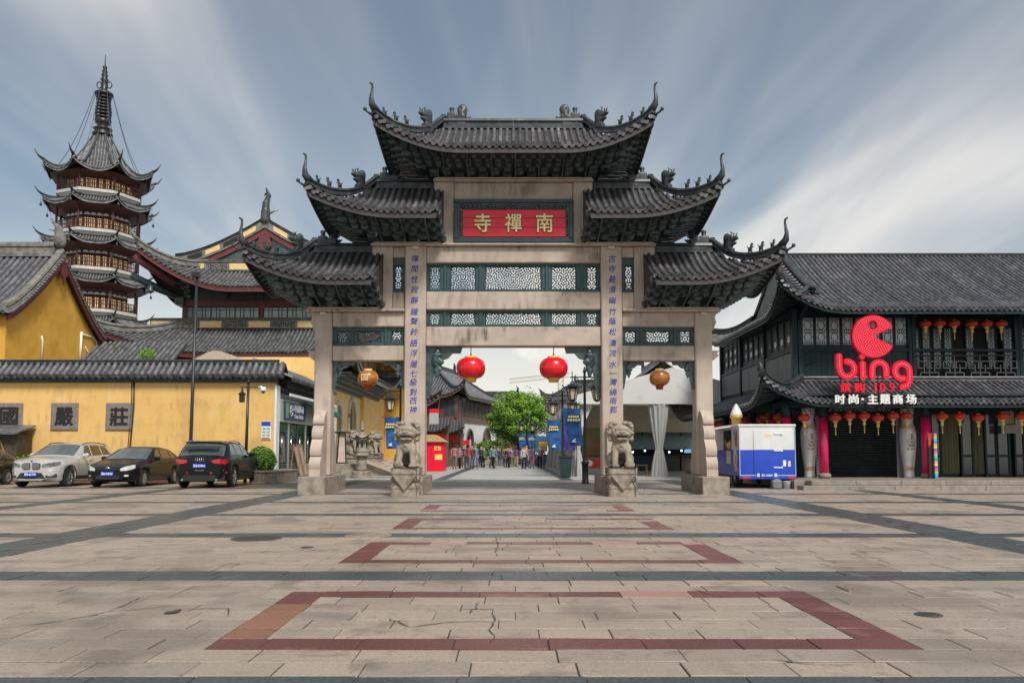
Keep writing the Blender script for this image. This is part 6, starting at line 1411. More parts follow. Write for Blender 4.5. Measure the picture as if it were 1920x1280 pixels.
# window panel: pane, frame and octagon lattice; front ones lie in x-z, side ones in y-z
M_sky_pane = mat('sky_pale_pane', (0.42, 0.50, 0.52), (0.62, 0.68, 0.70), rough=0.3, scale=0.9, spec=0.6)  # pane colour brightened to carry the pale sky reflected in the glass
def panel(w, h, style=0):
    pane = MB(); pane.box(-w / 2 + 0.03, w / 2 - 0.03, 0.0, 0.02, h * 0.12, h * 0.86)
    fr = MB(); fr.box(-w / 2, -w / 2 + 0.045, -0.05, 0.03, 0, h); fr.box(w / 2 - 0.045, w / 2, -0.05, 0.03, 0, h)
    for a, b in ((0, 0.12), (0.86, 0.89), (0.96, 1.0)): fr.box(-w / 2 + 0.045, w / 2 - 0.045, -0.045, 0.028, h * a, h * b)
    fr.box(-w / 2 + 0.045, w / 2 - 0.045, -0.01, 0.028, h * 0.89, h * 0.96)
    la = MB(); x0, x1, z0, z1 = -w / 2 + 0.045, w / 2 - 0.045, h * 0.12, h * 0.86; t = 0.016; W_, H_ = x1 - x0, z1 - z0
    if style == 0:
        for c in (0.28, 0.72):       # two long octagons, small squares between
            cz = z0 + H_ * c; a, b = W_ * 0.30, H_ * 0.15; q = 0.42
            P8 = [(-a, -b * q), (-a * q, -b), (a * q, -b), (a, -b * q), (a, b * q), (a * q, b), (-a * q, b), (-a, b * q)]
            for i in range(8): la.bar((P8[i][0], -0.012, cz + P8[i][1]), (P8[(i + 1) % 8][0], -0.012, cz + P8[(i + 1) % 8][1]), t, t)
            for sx in (-1, 1): la.bar((sx * a, -0.012, cz), (sx * W_ / 2, -0.012, cz), t, t)
        for gz_ in (0.06, 0.45, 0.55, 0.94): la.bar((x0, -0.012, z0 + H_ * gz_), (x1, -0.012, z0 + H_ * gz_), t, t)
        for gx_ in (-0.3, -0.12, 0.12, 0.3): 
            for a, b in ((0, 0.13), (0.43, 0.57), (0.87, 1.0)): la.bar((gx_ * W_ * 1.0, -0.012, z0 + H_ * a), (gx_ * W_, -0.012, z0 + H_ * b), t, t)
    else:
        n = max(2, round(H_ / (W_ * 0.5)))
        for i in range(n):
            for j in range(2):
                cx_, cz = x0 + W_ * (j + 0.5) / 2, z0 + H_ * (i + 0.5) / n; r = W_ * 0.15
                ring = [(cx_ + r * math.cos(2 * math.pi * k / 8 + 0.39), -0.012, cz + r * math.sin(2 * math.pi * k / 8 + 0.39)) for k in range(9)]
                for a, b in zip(ring, ring[1:]): la.bar(a, b, t, t)
                for sx, sz in ((1, 1), (1, -1), (-1, 1), (-1, -1)): la.bar((cx_ + sx * r * 0.7, -0.012, cz + sz * r * 0.7), (cx_ + sx * W_ / 4, -0.012, cz + sz * H_ / n / 2), t, t)
    return pane, fr, la
def put_panels(lst, w, h, style, side=False, pm=None):
    pane, fr, la = panel(w, h, style); pane.m = 0
    def turn(mb):
        if side: mb.v = [(y, -x, z) for x, y, z in mb.v]
        return mb
    me1, me2, me3 = (mesh_of(n_, turn(b), mt) for n_, b, mt in (('window', pane, pm or M_sky_pane), ('frame', fr, M_timber), ('lattice', la, M_timber if not side else M_timber_g)))
    for p_ in lst:
        o = link('window', me1, mall, Vector(p_) - WL[mall.name]); link('frame', me2, o); link('lattice', me3, o)
h_ = zh - zs - 0.05; xa, xb = WX(1503, WYF, 6), WX(1702, WYF, 6); wpan = (xb - xa) / 8
put_panels([(xa + wpan * (i + 0.5), WYF + 0.06, zs + 0.05) for i in range(8)], wpan - 0.01, h_, 0)
put_panels([(XL + 0.06, WYF + 0.35 + (YBK - WYF - 0.6) * (i + 0.5 + 0.25 * (i // 4)) / 12.6, zs + 0.05) for i in range(12)], (YBK - WYF - 0.6) / 12.6 - 0.02, h_, 0, True, mat('side_pane', (0.10, 0.13, 0.13), (0.2, 0.24, 0.24), rough=0.2, scale=1, spec=0.8))
for px in (1500, 1706, 1712, 1906, 1912):
    x = WX(px, WYF, 5); b = MB(); b.box(x - 0.09, x + 0.09, WYF - 0.09, WYF + 0.12, zf0, zf1, 0.015); part('post', b, M_timber, mall)
for k in range(4):
    y = WYF + (YBK - WYF) * k / 3; b = MB(); b.box(XL - 0.09, XL + 0.12, y - 0.1, y + 0.1, zf0 - 0.2, zf1, 0.015); part('post', b, M_timber, mall)
for px, Y in ((1500, WYF), (1709, WYF), (1909, WYF)):      # eave brackets
    x = WX(px, Y, 6); b = MB(); b.prism([(Y - 0.05, zh + 0.1), (Y - 0.05, zh - 0.35), (Y - 0.35, zh - 0.1), (Y - 0.85, zh + 0.12), (Y - 0.85, zh + 0.25), (Y - 0.05, zh + 0.25)], x - 0.07, x + 0.07, 'x'); part('eave_bracket', b, M_timber, mall)
# balcony bays: railing of angular fretwork, screens behind
for (pa, pb) in ((1715, 1905), (1915, 2060)):
    xa, xb = WX(pa, WYF, 5), WX(pb, WYF, 5); yb2 = WYF + 1.2; nP = 9 if pb < 1910 else 6; w_ = (xb - xa) / nP
    put_panels([(xa + w_ * (i + 0.5), yb2, zf0 + 0.45) for i in range(nP) if i not in (5, 7)], w_ - 0.02, zh - zf0 - 0.6, 1)
    b = MB(); b.box(xa, xb, yb2 + 0.02, yb2 + 0.06, zf0, zh); part('dark_screen', b, M_black, mall)
    b = MB(); b.box(xa, xb, WYF - 0.2, yb2, zf0 - 0.12, zf0 + 0.04); part('balcony_floor', b, M_timber, mall)
    zr0, zr1 = zf0 + 0.1, WZ(657, WYF - 0.1); b = MB(); yq = WYF - 0.1
    for z in (zr0, zr0 + (zr1 - zr0) * 0.82, zr1): b.box(xa, xb, yq - 0.03, yq + 0.03, z - 0.025, z + 0.025)
    rl = part('railing', b, M_timber, mall); f = MB(); H_ = (zr1 - zr0) * 0.82
    n = 4 if pb < 1910 else 3; cw = (xb - xa) / n; t = 0.03; M_fret = mat('fret_grey', (0.07, 0.085, 0.085), (0.12, 0.135, 0.135), rough=0.5, scale=6)
    for i in range(n):
        x = xa + cw * i; L = lambda a, c, a2, c2: f.bar((x + a * cw, yq, zr0 + c * H_), (x + a2 * cw, yq, zr0 + c2 * H_), t, t, up=(0, 1, 0))
        for sg in ((0, 1), (1, -1)):
            o, s = sg; q = lambda a: o + s * a
            L(q(0.06), 0.75, q(0.44), 0.75); L(q(0.06), 0.75, q(0.06), 0.45); L(q(0.06), 0.45, q(0.30), 0.45); L(q(0.30), 0.60, q(0.30), 0.25); L(q(0.14), 0.25, q(0.5), 0.25); L(q(0.14), 0.25, q(0.14), 0.0); L(q(0.44), 0.75, q(0.44), 0.45); L(q(0.38), 0.45, q(0.5), 0.45)
        L(0.5, 0, 0.5, 1.0)
    part('fretwork', f, M_fret, rl)
    f = MB(); zt_ = zh - 0.02
    for i in range(14):
        x = xa + (xb - xa) * i / 14; d = (xb - xa) / 14
        f.bar((x, WYF, zt_ - 0.12), (x + d * 0.7, WYF, zt_ - 0.12), 0.025, 0.025); f.bar((x + d * 0.7, WYF, zt_ - 0.12), (x + d * 0.7, WYF, zt_ - 0.3), 0.025, 0.025); f.bar((x + d * 0.2, WYF, zt_), (x + d * 0.2, WYF, zt_ - 0.22), 0.025, 0.025); f.bar((x + d * 0.2, WYF, zt_ - 0.22), (x + d, WYF, zt_ - 0.22), 0.025, 0.025)
    part('hanging_fret', f, M_timber, mall)
# ---- ground floor
CY = 29.4; FY = 31.0; zl = WZ(770, CY)
def column(x, Y, z1=None):
    b = MB(); b.lathe([(0.16, PZ), (0.22, PZ + 0.03), (0.235, PZ + 0.10), (0.2, PZ + 0.17), (0.14, PZ + 0.18)], (x, Y, 0), 18); bs = part('column_base', b, M_stone_old, mall)
    b = MB(); b.lathe([(0.165, PZ + 0.17), (0.165, WZ(783, CY))], (x, Y, 0), 20); part('pink_column', b, M_pinkc, mall)
    b = MB(); b.lathe([(0.15, WZ(783, CY) + 0.002), (0.15, ze + 0.2)], (x, Y, 0), 16); part('column_head', b, M_timber, mall)
for px in (1544.5, 1737.5, 1935): column(WX(px, CY), CY)
cxl = WX(1476, CY); column(cxl, CY)
for Y in (30.9, 33.6, 37.8, 42.0): column(cxl, Y)
m = MB(); m.box(cxl - 0.1, XR, CY - 0.1, CY + 0.1, zl + 0.12, zl + 0.36, 0.01); m.box(cxl - 0.1, cxl + 0.1, CY + 0.1, 43.5, zl + 0.12, zl + 0.36, 0.01); part('lintel', m, M_timber, mall)
for pa, pb in ((1484, 1535), (1560, 1722), (1752, 1920)):
    f = MB(); xa, xb = WX(pa, CY), WX(pb, CY); n = max(3, int((xb - xa) / 0.36)); zt_ = zl + 0.1
    for i in range(n):
        x = xa + (xb - xa) * i / n; d = (xb - xa) / n
        f.bar((x, CY, zt_ - 0.10), (x + d * 0.7, CY, zt_ - 0.10), 0.025, 0.025); f.bar((x + d * 0.7, CY, zt_ - 0.10), (x + d * 0.7, CY, zt_ - 0.30), 0.025, 0.025); f.bar((x + d * 0.2, CY, zt_), (x + d * 0.2, CY, zt_ - 0.22), 0.025, 0.025); f.bar((x + d * 0.2, CY, zt_ - 0.22), (x + d, CY, zt_ - 0.22), 0.025, 0.025)
    part('hanging_fret', f, M_timber, mall)
m = MB(); m.box(10.9, XR, FY + 0.12, FY + 0.3, PZ, zf0 - 0.2); m.box(10.9, 11.05, FY, YBK, PZ, zf0 - 0.2); part('ground_wall', m, M_timber, mall)
m = MB(); m.box(10.0, XR, 28.6, 31.1, zl + 0.5, zl + 0.55); part('porch_ceiling', m, M_timber, mall)
xa, xb = WX(1552, FY), WX(1682, FY); m = MB(); zt_ = WZ(776, FY); n = 26; sect = []
for i in range(n):
    z0 = PZ + (zt_ - PZ) * i / n; z1 = PZ + (zt_ - PZ) * (i + 1) / n; sect += [(FY + 0.03, z0), (FY - 0.005, z0 + 0.02), (FY - 0.02, (z0 + z1) / 2), (FY - 0.005, z1 - 0.02)]
m.grid([[(xa, y, z) for y, z in sect], [(xb, y, z) for y, z in sect]], smooth=False); m.f = [f[::-1] for f in m.f]
part('roller_shutter', m, mat('shutter_green_black', (0.018, 0.035, 0.034), (0.035, 0.055, 0.053), rough=0.4, scale=3, metal=0.3), mall)
M_led = mat('bulb_strip', (0.03, 0.02, 0.05), rough=0.4); M_bulb = mat('white_bulb', (0.75, 0.7, 0.78), rough=0.3)
def led(x0, x1, z0, z1, Y):
    b = MB(); b.box(x0, x1, Y - 0.03, Y + 0.03, z0, z1); s = part('bulb_strip', b, M_led, mall); q = MB(); nz = max(2, int((z1 - z0) / 0.052)); nx = max(2, int((x1 - x0) / 0.052))
    for i in range(nx):
        for j in range(nz):
            if (i + j) % 2: continue
            x, z = x0 + (x1 - x0) * (i + 0.5) / nx, z0 + (z1 - z0) * (j + 0.5) / nz; q.box(x - 0.017, x + 0.017, Y - 0.05, Y - 0.03, z - 0.017, z + 0.017)
    part('bulbs', q, M_bulb, s, kind='stuff')
led(WX(1529, 30.2), WX(1540, 30.2), PZ, WZ(780, 30.2), 30.2); led(WX(1680, 30.2), WX(1694, 30.2), PZ, WZ(780, 30.2), 30.2); led(WX(1556, 30.2), WX(1672, 30.2), WZ(771, 30.2), WZ(764, 30.2), 30.2)
# glazed front right of the pink column
M_curt = mat('olive_curtain', (0.09, 0.09, 0.045), (0.15, 0.145, 0.08), rough=0.8, scale=2, stretch=(9, 1, 0.3))
def gx(px): return WX(px, FY)
for a, b_, mt, nm in ((1765, 1800, M_curt, 'curtain'), (1826, 1846, M_curt, 'curtain')):
    m = MB(); n = 24; m.grid([[(gx(a) + (gx(b_) - gx(a)) * i / n, FY + 0.05 + 0.03 * math.sin(i * 1.6), z) for i in range(n + 1)] for z in (PZ + 0.1, WZ(775, FY))]); part(nm, m, mt, mall)
for a, b_ in ((1747, 1764), (1803, 1824), (1848, 1868), (1870, 1892), (1903, 1920)):
    m = MB(); m.box(gx(a), gx(b_), FY + 0.0, FY + 0.03, PZ, WZ(772, FY)); dr_ = part('glass_door', m, M_glassd, mall)
    f = MB()
    for x in (gx(a), gx(b_)): f.box(x - 0.035, x + 0.035, FY - 0.04, FY + 0.04, PZ, WZ(772, FY))
    for z in (PZ + 0.05, PZ + 0.8, WZ(775, FY)): f.box(gx(a) + 0.035, gx(b_) - 0.035, FY - 0.035, FY + 0.035, z - 0.05, z + 0.05)
    part('door_frame', f, M_timber, dr_)
for z0 in (0, ): 
    m = MB(); m.box(gx(1871), gx(1893), FY - 0.5, FY - 0.46, WZ(812, FY - .5), WZ(796, FY - .5), 0.005); m.box(gx(1870), gx(1888), FY - 0.5, FY - 0.46, WZ(794, FY - .5), WZ(770, FY - .5), 0.005); part('hanging_notice', m, mat('khaki_board', (0.26, 0.25, 0.18), (0.32, 0.31, 0.23), rough=0.6), mall)

# ---- the big sign
SY = 28.05
sgn = thing('shop_sign', 'large red lettered sign with a bitten round emblem above the shutter', 'sign', (WX(1637, SY), SY, WZ(757, SY)))
M_sgn = mat('sign_red', (0.72, 0.006, 0.03), (0.78, 0.012, 0.05), rough=0.35, spec=0.25, scale=2); M_sedge = mat('sign_edge', (0.45, 0.02, 0.04), (0.6, 0.05, 0.06), rough=0.35)
def S(px, py): return W(px, py, SY)
c = S(1636, 631); Rr = (S(1676, 631).x - S(1596, 631).x) / 2
a0, a1 = R(26), R(360 - 27); arc = [(c.x + Rr * math.cos(a0 + (a1 - a0) * i / 44), c.z + Rr * math.sin(a0 + (a1 - a0) * i / 44)) for i in range(45)]
hc = (S(1634.5, 610).x, S(1634.5, 610).z); hr = 0.155; start = min(range(45), key=lambda i: (arc[i][0] - hc[0]) ** 2 + (arc[i][1] - hc[1]) ** 2)
ha = math.atan2(arc[start][1] - hc[1], arc[start][0] - hc[0]); hole = [(hc[0] + hr * math.cos(ha - 2 * math.pi * i / 20), hc[1] + hr * math.sin(ha - 2 * math.pi * i / 20)) for i in range(21)]
outer = arc[:start + 1] + hole + arc[start:] + [(c.x - Rr * 0.02, c.z)]
m = MB(); m.prism(outer, SY - 0.09, SY + 0.09, 'y'); emb = part('round_emblem', m, M_sgn, sgn)
m = MB(); m.prism([(hc[0] - 0.20, hc[1] + 0.05), (hc[0] - 0.06, hc[1] - 0.02), (hc[0] - 0.1, hc[1] - 0.03), (hc[0] - 0.16, hc[1] - 0.09), (hc[0] - 0.2, hc[1] - 0.08)], SY - 0.085, SY + 0.08, 'y'); part('emblem_tongue', m, M_sgn, emb)
def stroke(pts, w, y0, y1):
    """flat band of even width with round ends along points (x,z)"""
    m = MB(); P2 = [Vector((a, b)) for a, b in pts]; lf, rt = [], []
    for i, p in enumerate(P2):
        d = (P2[min(i + 1, len(P2) - 1)] - P2[max(0, i - 1)]).normalized(); n = Vector((-d.y, d.x)) * w / 2; lf.append(p + n); rt.append(p - n)
    def cap(p, d):
        a = math.atan2(d.y, d.x); return [p + Vector((math.cos(a + q), math.sin(a + q))) * w / 2 for q in [math.pi / 2 - math.pi * i / 6 for i in range(1, 6)]]
    e0 = cap(P2[-1], (P2[-1] - P2[-2])); e1 = cap(P2[0], (P2[0] - P2[1]))
    poly = lf + e0 + rt[::-1] + e1; m.prism([(p.x, p.y) for p in poly], y0, y1, 'y'); return m
def arc2(cx_, cz, r, a, b, n=14): return [(cx_ + r * math.cos(R(a + (b - a) * i / n)), cz + r * math.sin(R(a + (b - a) * i / n))) for i in range(n + 1)]
wS = S(1582, 700).x - S(1570.5, 700).x
def sp_(px, py): q = S(px, py); return (q.x, q.z)
r_ = (S(1586, 690).x - S(1573, 690).x)
lets = {'b': [sp_(1572, 668), sp_(1572.5, 690)] + [(sp_(1587, 692)[0] + r_ * 1.05 * math.cos(R(a)), sp_(1587, 692)[1] + r_ * 1.1 * math.sin(R(a))) for a in range(180, 451, 18)],
        'i': [sp_(1616, 682), sp_(1616.5, 707)], 'n': [sp_(1634, 706), sp_(1634, 692)] + [(sp_(1647, 692)[0] + r_ * math.cos(R(a)), sp_(1647, 692)[1] + r_ * math.sin(R(a))) for a in range(170, 9, -20)] + [sp_(1660, 692), sp_(1660, 706)],
        'g': [(sp_(1690, 696)[0] + r_ * 1.05 * math.cos(R(a)), sp_(1690, 696)[1] + r_ * 1.1 * math.sin(R(a))) for a in range(-80, -361, -18)][::1] + [sp_(1704, 706), sp_(1703.5, 714), sp_(1700, 722), sp_(1690, 725.5)]}
M_dot = mat('sign_bulb', (0.85, 0.55, 0.6), rough=0.3)
def dots(path, gap, parent, y):
    m = MB(); acc = 0; P2 = [Vector(p) for p in path]
    for a, b in zip(P2, P2[1:]):
        L_ = (b - a).length
        while acc < L_: p = a + (b - a) * (acc / L_); m.lathe([(0.020, 0), (0.017, 0.012), (0.004, 0.018)], (0, 0, 0), 6, caps=False); k = 18; m.v[-k:] = [(p.x + x, y - z, p.y + yy) for x, yy, z in m.v[-k:]]; acc += gap
        acc -= L_
    part('bulbs', m, M_dot, parent, kind='stuff')
for k_, path in lets.items():
    bk = stroke(path, wS * 1.0, SY - 0.08, SY + 0.08); lt = part('letter_' + k_ if False else 'letter', bk, M_sgn, sgn)
    dots(path, 0.078, lt, SY - 0.081)
    if k_ == 'i':
        m = MB(); q = S(1615, 669); m.prism(arc2(q.x, q.z, 0.10, 0, 342, 18), SY - 0.08, SY + 0.08, 'y'); part('letter_dot', m, M_sgn, lt)
m = MB()
for i in range(1, 10):
    rr = Rr * i / 10; n = max(6, int(2 * math.pi * rr / 0.085))
    for j in range(n):
        a = 2 * math.pi * j / n
        if a < a0 + 0.06 / max(rr, 0.1) or a > a1 - 0.06 / max(rr, 0.1): continue
        x, z = c.x + rr * math.cos(a), c.z + rr * math.sin(a)
        if math.hypot(x - hc[0], z - hc[1]) < hr + 0.03 or (x > hc[0] - 0.24 and x < hc[0] and abs(z - hc[1]) < 0.1): continue
        m.lathe([(0.014, 0), (0.012, 0.008), (0.004, 0.012)], (0, 0, 0), 6, caps=False); k = 18; m.v[-k:] = [(x + u, SY - 0.091 - w_, z + v) for u, v, w_ in m.v[-k:]]
part('bulbs', m, M_dot, emb, kind='stuff')
for txt, pxs, py, hpx, mt, nm in (('缤购', (1585, 1611), 726.5, 19, M_sgn, 'red_character'), ('·', (1629,), 726.5, 4, M_sgn, 'red_character'), ('109', (1641, 1654, 1672), 726, 18, M_sgn, 'red_digit'), ('时尚', (1575, 1600), 748, 18, M_white, 'white_character'), ('·', (1617,), 748, 5, M_white, 'white_character'), ('主题商场', (1636, 1659, 1683, 1708), 748, 18.5, M_white, 'white_character')):
    for ch, px in zip(txt, pxs):
        q = S(px, py); h = hpx * SY / 1500; w = h * (0.6 if ch in '09' else 0.22 if ch == '1' else 1.05 if ch != '·' else 1.0)
        t = fit(text_mb(ch, 0.4, 0.07, 0.012), w, h); t.shift(q.x, SY, q.z); part(nm, t, mt, sgn)
for px in (1580, 1615, 1650, 1695):
    m = MB(); q = S(px, 757); m.bar((q.x, SY + 0.1, S(px, 690).z), (q.x, SY + 0.1, q.z - 0.05), 0.03); m.bar((q.x, SY + 0.1, S(px, 745).z), (q.x, SY + 0.75, S(px, 745).z - 0.05), 0.03); part('sign_stay', m, M_iron, sgn)
q = S(1604, 650); m = MB(); m.bar((c.x - 0.1, SY + 0.1, c.z), (c.x - 0.1, SY + 0.1, c.z - Rr - 0.8), 0.04); m.bar((q.x, SY + 0.1, q.z), (q.x - 0.9, WYF - 0.1, q.z - 0.4), 0.03); part('sign_stay', m, M_iron, sgn)

# ---- small lanterns
M_slr = mat('silk_lantern_red', (0.46, 0.025, 0.012), (0.55, 0.04, 0.02), rough=0.55, scale=3); M_gilt2 = mat('lantern_gilt', (0.66, 0.42, 0.08), (0.75, 0.52, 0.14), rough=0.4, scale=5)
lt0 = None
def small_lantern(px, py, Y, label, group, w=0.42, tas=True):
    global lt0
    p = W(px, py, Y)
    if lt0 is None:
        t = thing('palace_lantern', label, 'lantern', (0, 0, 0), group)
        m = MB(); m.lathe([(0.06, -0.12), (0.14, -0.115), (0.195, -0.06), (0.21, 0), (0.195, 0.06), (0.14, 0.115), (0.06, 0.12)], (0, 0, 0), 20, lobes=10, lobe_d=0.06); part('shade', m, M_slr, t)
        m = MB(); m.lathe([(0.07, 0.118), (0.075, 0.14), (0.03, 0.16), (0.01, 0.17)], (0, 0, 0), 12); part('gilt_cap', m, M_gilt2, t); m = MB(); m.lathe([(0.03, -0.2), (0.075, -0.165), (0.10, -0.135), (0.09, -0.115)], (0, 0, 0), 12); part('gilt_rim', m, M_gilt2, t)
        m = MB(); m.lathe([(0.03, -0.195), (0.05, -0.21), (0.055, -0.34), (0.02, -0.35), (0.018, -0.62), (0.005, -0.64)], (0, 0, 0), 10); part('tassel', m, M_gilt2, t)
        m = MB(); m.tube([(0, 0, 0.16), (0, 0, 0.42)], 0.006, 5); part('cord', m, M_iron, t)
        lt0 = t; t.location = p; WL[t.name] = p; return t
    return dup(lt0, p, rnd.uniform(0, 1), label, group)
LB = 'small red silk lantern with gold tassel hanging above the balcony railing'; LG = 'small red lantern with gold tassel under the lower eave, before the shutter'; LD = 'small red lantern with gold tassel under the lower eave, before the glass doors'; LS = 'small red lantern along the hall porch, half hidden behind the ice cream van'
for px, py in ((1735, 607), (1762, 606), (1789, 606), (1822, 607), (1850, 607), (1877, 607)): small_lantern(px, py, WYF - 0.25, LB, 'lanterns on the balcony')
for px, py in ((1508, 783), (1566, 783), (1593, 779), (1620, 779), (1646, 783), (1674, 779), (1700, 779)): small_lantern(px, py, 28.95, 'small red lantern with gold tassel hanging before the white vase by the van' if px == 1508 else 'small red lantern with gold tassel hanging before the vase by the rainbow board' if px == 1700 else LG, 'lanterns before the shutter')
for px, py in ((1766, 780), (1799, 780), (1834, 783), (1880, 780), (1915, 780)): small_lantern(px, py, 28.95, LD, 'lanterns before the glass doors')
for px, py, Y in ((1460, 783, 30.0), (1439, 782, 31.2), (1428, 787, 32.0), (1399, 789, 33.8), (1393, 788, 34.6), (1380, 792, 35.6), (1376, 791, 36.4), (1353, 793, 38.6), (1345, 795, 39.6)): small_lantern(px, py, Y, LS, 'lanterns along the side porch')

# ---- tall vases before the shutter
for px, side in ((1517, 'beside the van'), (1703, 'beside the rainbow board')):
    Y = 29.95; x = WX(px, Y); t = thing('floor_vase', 'man-high white porcelain vase with gold ornament, ' + side, 'vase', (x, Y, PZ), 'tall vases either side of the shutter')
    H = WZ(765, Y) - PZ; pr = [(0.20, 0), (0.21, 0.02), (0.20, 0.10), (0.205, 0.14), (0.245, 0.25), (0.30, 0.42), (0.325, 0.56), (0.315, 0.66), (0.275, 0.72), (0.24, 0.75), (0.22, 0.80), (0.225, 0.88), (0.26, 0.96), (0.275, 1.0), (0.22, 1.0)]
    m = MB(); m.lathe([(r * 0.92, z * H) for r, z in pr], (x, Y, PZ), 26); part('vase_body', m, mat('porcelain', (0.55, 0.55, 0.56), (0.68, 0.68, 0.69), rough=0.18, coat=0.6, scale=2), t)
    m = MB()
    for z0, z1 in ((0.118, 0.124), (0.10, 0.106), (0.155, 0.16), (0.71, 0.735), (0.745, 0.75), (0.76, 0.765)):
        r0, r1 = interp([(z, r) for r, z in pr], z0) * 0.92 + 0.004, interp([(z, r) for r, z in pr], z1) * 0.92 + 0.004; m.lathe([(r0, z0 * H), (r1, z1 * H)], (x, Y, PZ), 26, caps=False)
    part('gold_band', m, M_gold, t)
    for w_, h_, z0, sd_, per in ((0.42, 0.78, 0.40, 5, 0.13), (0.5, 0.10, 0.13, 6, 0.08)):
        o = openwork(w_, h_, 0.016, per, sd_, 0.004, -0.25, margin=0.0); vs = []; keep = []
        def wrap(p):
            z = z0 * H - 0.0 + (p[2] if z0 > 0.3 else p[2]) + (0.25 if z0 > 0.3 else 0); r = interp([(z_ * H, q_) for q_, z_ in pr], z) * 0.92 + 0.006 - p[1] * 0; a = -math.pi / 2 + p[0] / 0.3 + 0.0; return (x + r * math.cos(a), Y + r * math.sin(a), PZ + z)
        ok = [(p[0] / (w_ / 2)) ** 2 + (p[2] / (h_ / 2)) ** 2 < 1.0 or z0 < 0.3 for p in o.v]; o.f, o.sm, o.mi = zip(*[(f, s_, i_) for f, s_, i_ in zip(o.f, o.sm, o.mi) if all(ok[v] for v in f)]); o.f, o.sm, o.mi = list(o.f), list(o.sm), list(o.mi)
        o.v = [wrap(p) for p in o.v]; part('gold_ornament', o, M_gold, t, kind='stuff')
# ---- black board with a rainbow edge
q = WX(1745, 29.0); t = thing('price_board', 'tall black board with red head and a rainbow striped edge by the pink column', 'board', (q, 29.0, PZ))
m = MB(); m.box(WX(1741, 29), WX(1751, 29), 29.0, 29.05, PZ + 0.002, WZ(812, 29), 0.004); part('board', m, M_inkb, t)
m = MB(); m.prism([(WX(1740, 29), WZ(812, 29)), (WX(1751, 29), WZ(812, 29)), (WX(1744, 29), WZ(836, 29)), (WX(1741, 29), WZ(836, 29))], 28.985, 28.998, 'y'); part('red_head', m, M_slr, t)
cols = [(0.05, 0.25, 0.6), (0.7, 0.6, 0.12), (0.6, 0.15, 0.3), (0.1, 0.45, 0.5), (0.7, 0.35, 0.08), (0.25, 0.1, 0.45), (0.3, 0.55, 0.12)]; z0, z1 = PZ, WZ(812, 28.9)
for i in range(18):
    b = MB(); b.box(WX(1752, 28.9), WX(1757.5, 28.9), 28.9, 29.1, z0 + (z1 - z0) * i / 18, z0 + (z1 - z0) * (i + 1) / 18 - 0.003); part('colour_block', b, mat('block_%d' % (i * 3 % 7), cols[i * 3 % 7], rough=0.5), t)

# ================================================================== ICE CREAM VAN
VY = 27.9; va, vb = WX(1386, VY), WX(1492, VY); vl = 4.4; vz0, vz1 = WZ(898, VY), WZ(798, VY)
van = thing('ice_cream_van', 'boxy blue and white ice cream van with a giant cone on its roof', 'van', ((va + vb) / 2, VY + vl / 2, 0))
M_vw = mat('van_white', (0.60, 0.61, 0.62), (0.70, 0.71, 0.71), rough=0.35, scale=1.5, coat=0.4, streak=[((0.42, 0.42, 0.42), 0.4, 0.5)]); M_vb = mat('van_blue', (0.005, 0.045, 0.44), (0.009, 0.065, 0.52), rough=0.32, scale=1.5, coat=0.4)
zm = WZ(843, VY)
y1 = VY + vl; wy0, wy1 = VY + 0.95, VY + 2.1; wz0, wz1 = zm - 0.1, vz1 - 0.12
m = MB(); m.box(va + 0.03, vb, VY + 0.03, y1, zm, vz1 - 0.02); # left flank has a serving hatch: built round its opening
for px, py, w_, h_, cc in ((1471, 868, 0.10, 0.21, M_white), (1480, 869, 0.09, 0.19, M_lgold), (1440, 816, 0.24, 0.08, M_lgold)): m = MB(); q = W(px, py, VY); m.box(q.x - w_ / 2, q.x + w_ / 2, VY - 0.007, VY - 0.003, q.z - h_ / 2, q.z + h_ / 2); part('sticker', m, cc, van)
up = MB(); up.box(va + 0.06, vb, VY + 0.02, y1, zm, vz1 - 0.03); part('upper_body', up, M_vw, van)
lw = MB(); lw.box(va + 0.06, vb, VY + 0.02, y1, vz0 + 0.12, zm - 0.003); part('lower_body', lw, M_vb, van)
for a, b_, mt, z0, z1 in ((VY + 0.02, wy0, M_vw, zm, vz1 - 0.03), (wy1, y1, M_vw, zm, vz1 - 0.03), (wy0, wy1, M_vw, wz1, vz1 - 0.03)):
    m = MB(); m.box(va, va + 0.058, a, b_, z0, z1); part('side_panel', m, mt, van)
m = MB(); m.box(va, va + 0.058, VY + 0.02, y1, vz0 + 0.12, zm - 0.003); part('side_panel', m, M_vb, van)
m = MB(); m.box(va + 0.03, va + 0.057, wy0, wy1, zm, wz1); part('serving_hatch', m, M_black, van)
for k, (yy, zz, h, cc) in enumerate(((wy0 + 0.2, zm + 0.02, 0.34, 'lantern_gilt'), (wy0 + 0.45, zm + 0.02, 0.28, 'white_paint'), (wy0 + 0.75, zm + 0.02, 0.40, 'lantern_amber'))):
    m = MB(); m.lathe([(0.03, 0), (0.07, h * 0.6), (0.05, h * 0.8), (0.01, h)], (va + 0.012, yy, zz), 10); part('sample_cone', m, MATS[cc], van)
m = MB(); m.box(va - 0.05, va + 0.0, wy0 + 0.05, wy0 + 0.55, zm - 0.5, zm - 0.03, 0.01); part('menu_card', m, mat('menu_cream', (0.7, 0.55, 0.45), (0.75, 0.65, 0.5), rough=0.5, spots=((0.6, 0.1, 0.2), 9, 0.55, 0.9)), van)
m = MB(); m.box(va - 0.03, vb + 0.03, VY - 0.01, y1, vz1 - 0.03, vz1 + 0.06, 0.02); part('roof', m, M_vw, van)
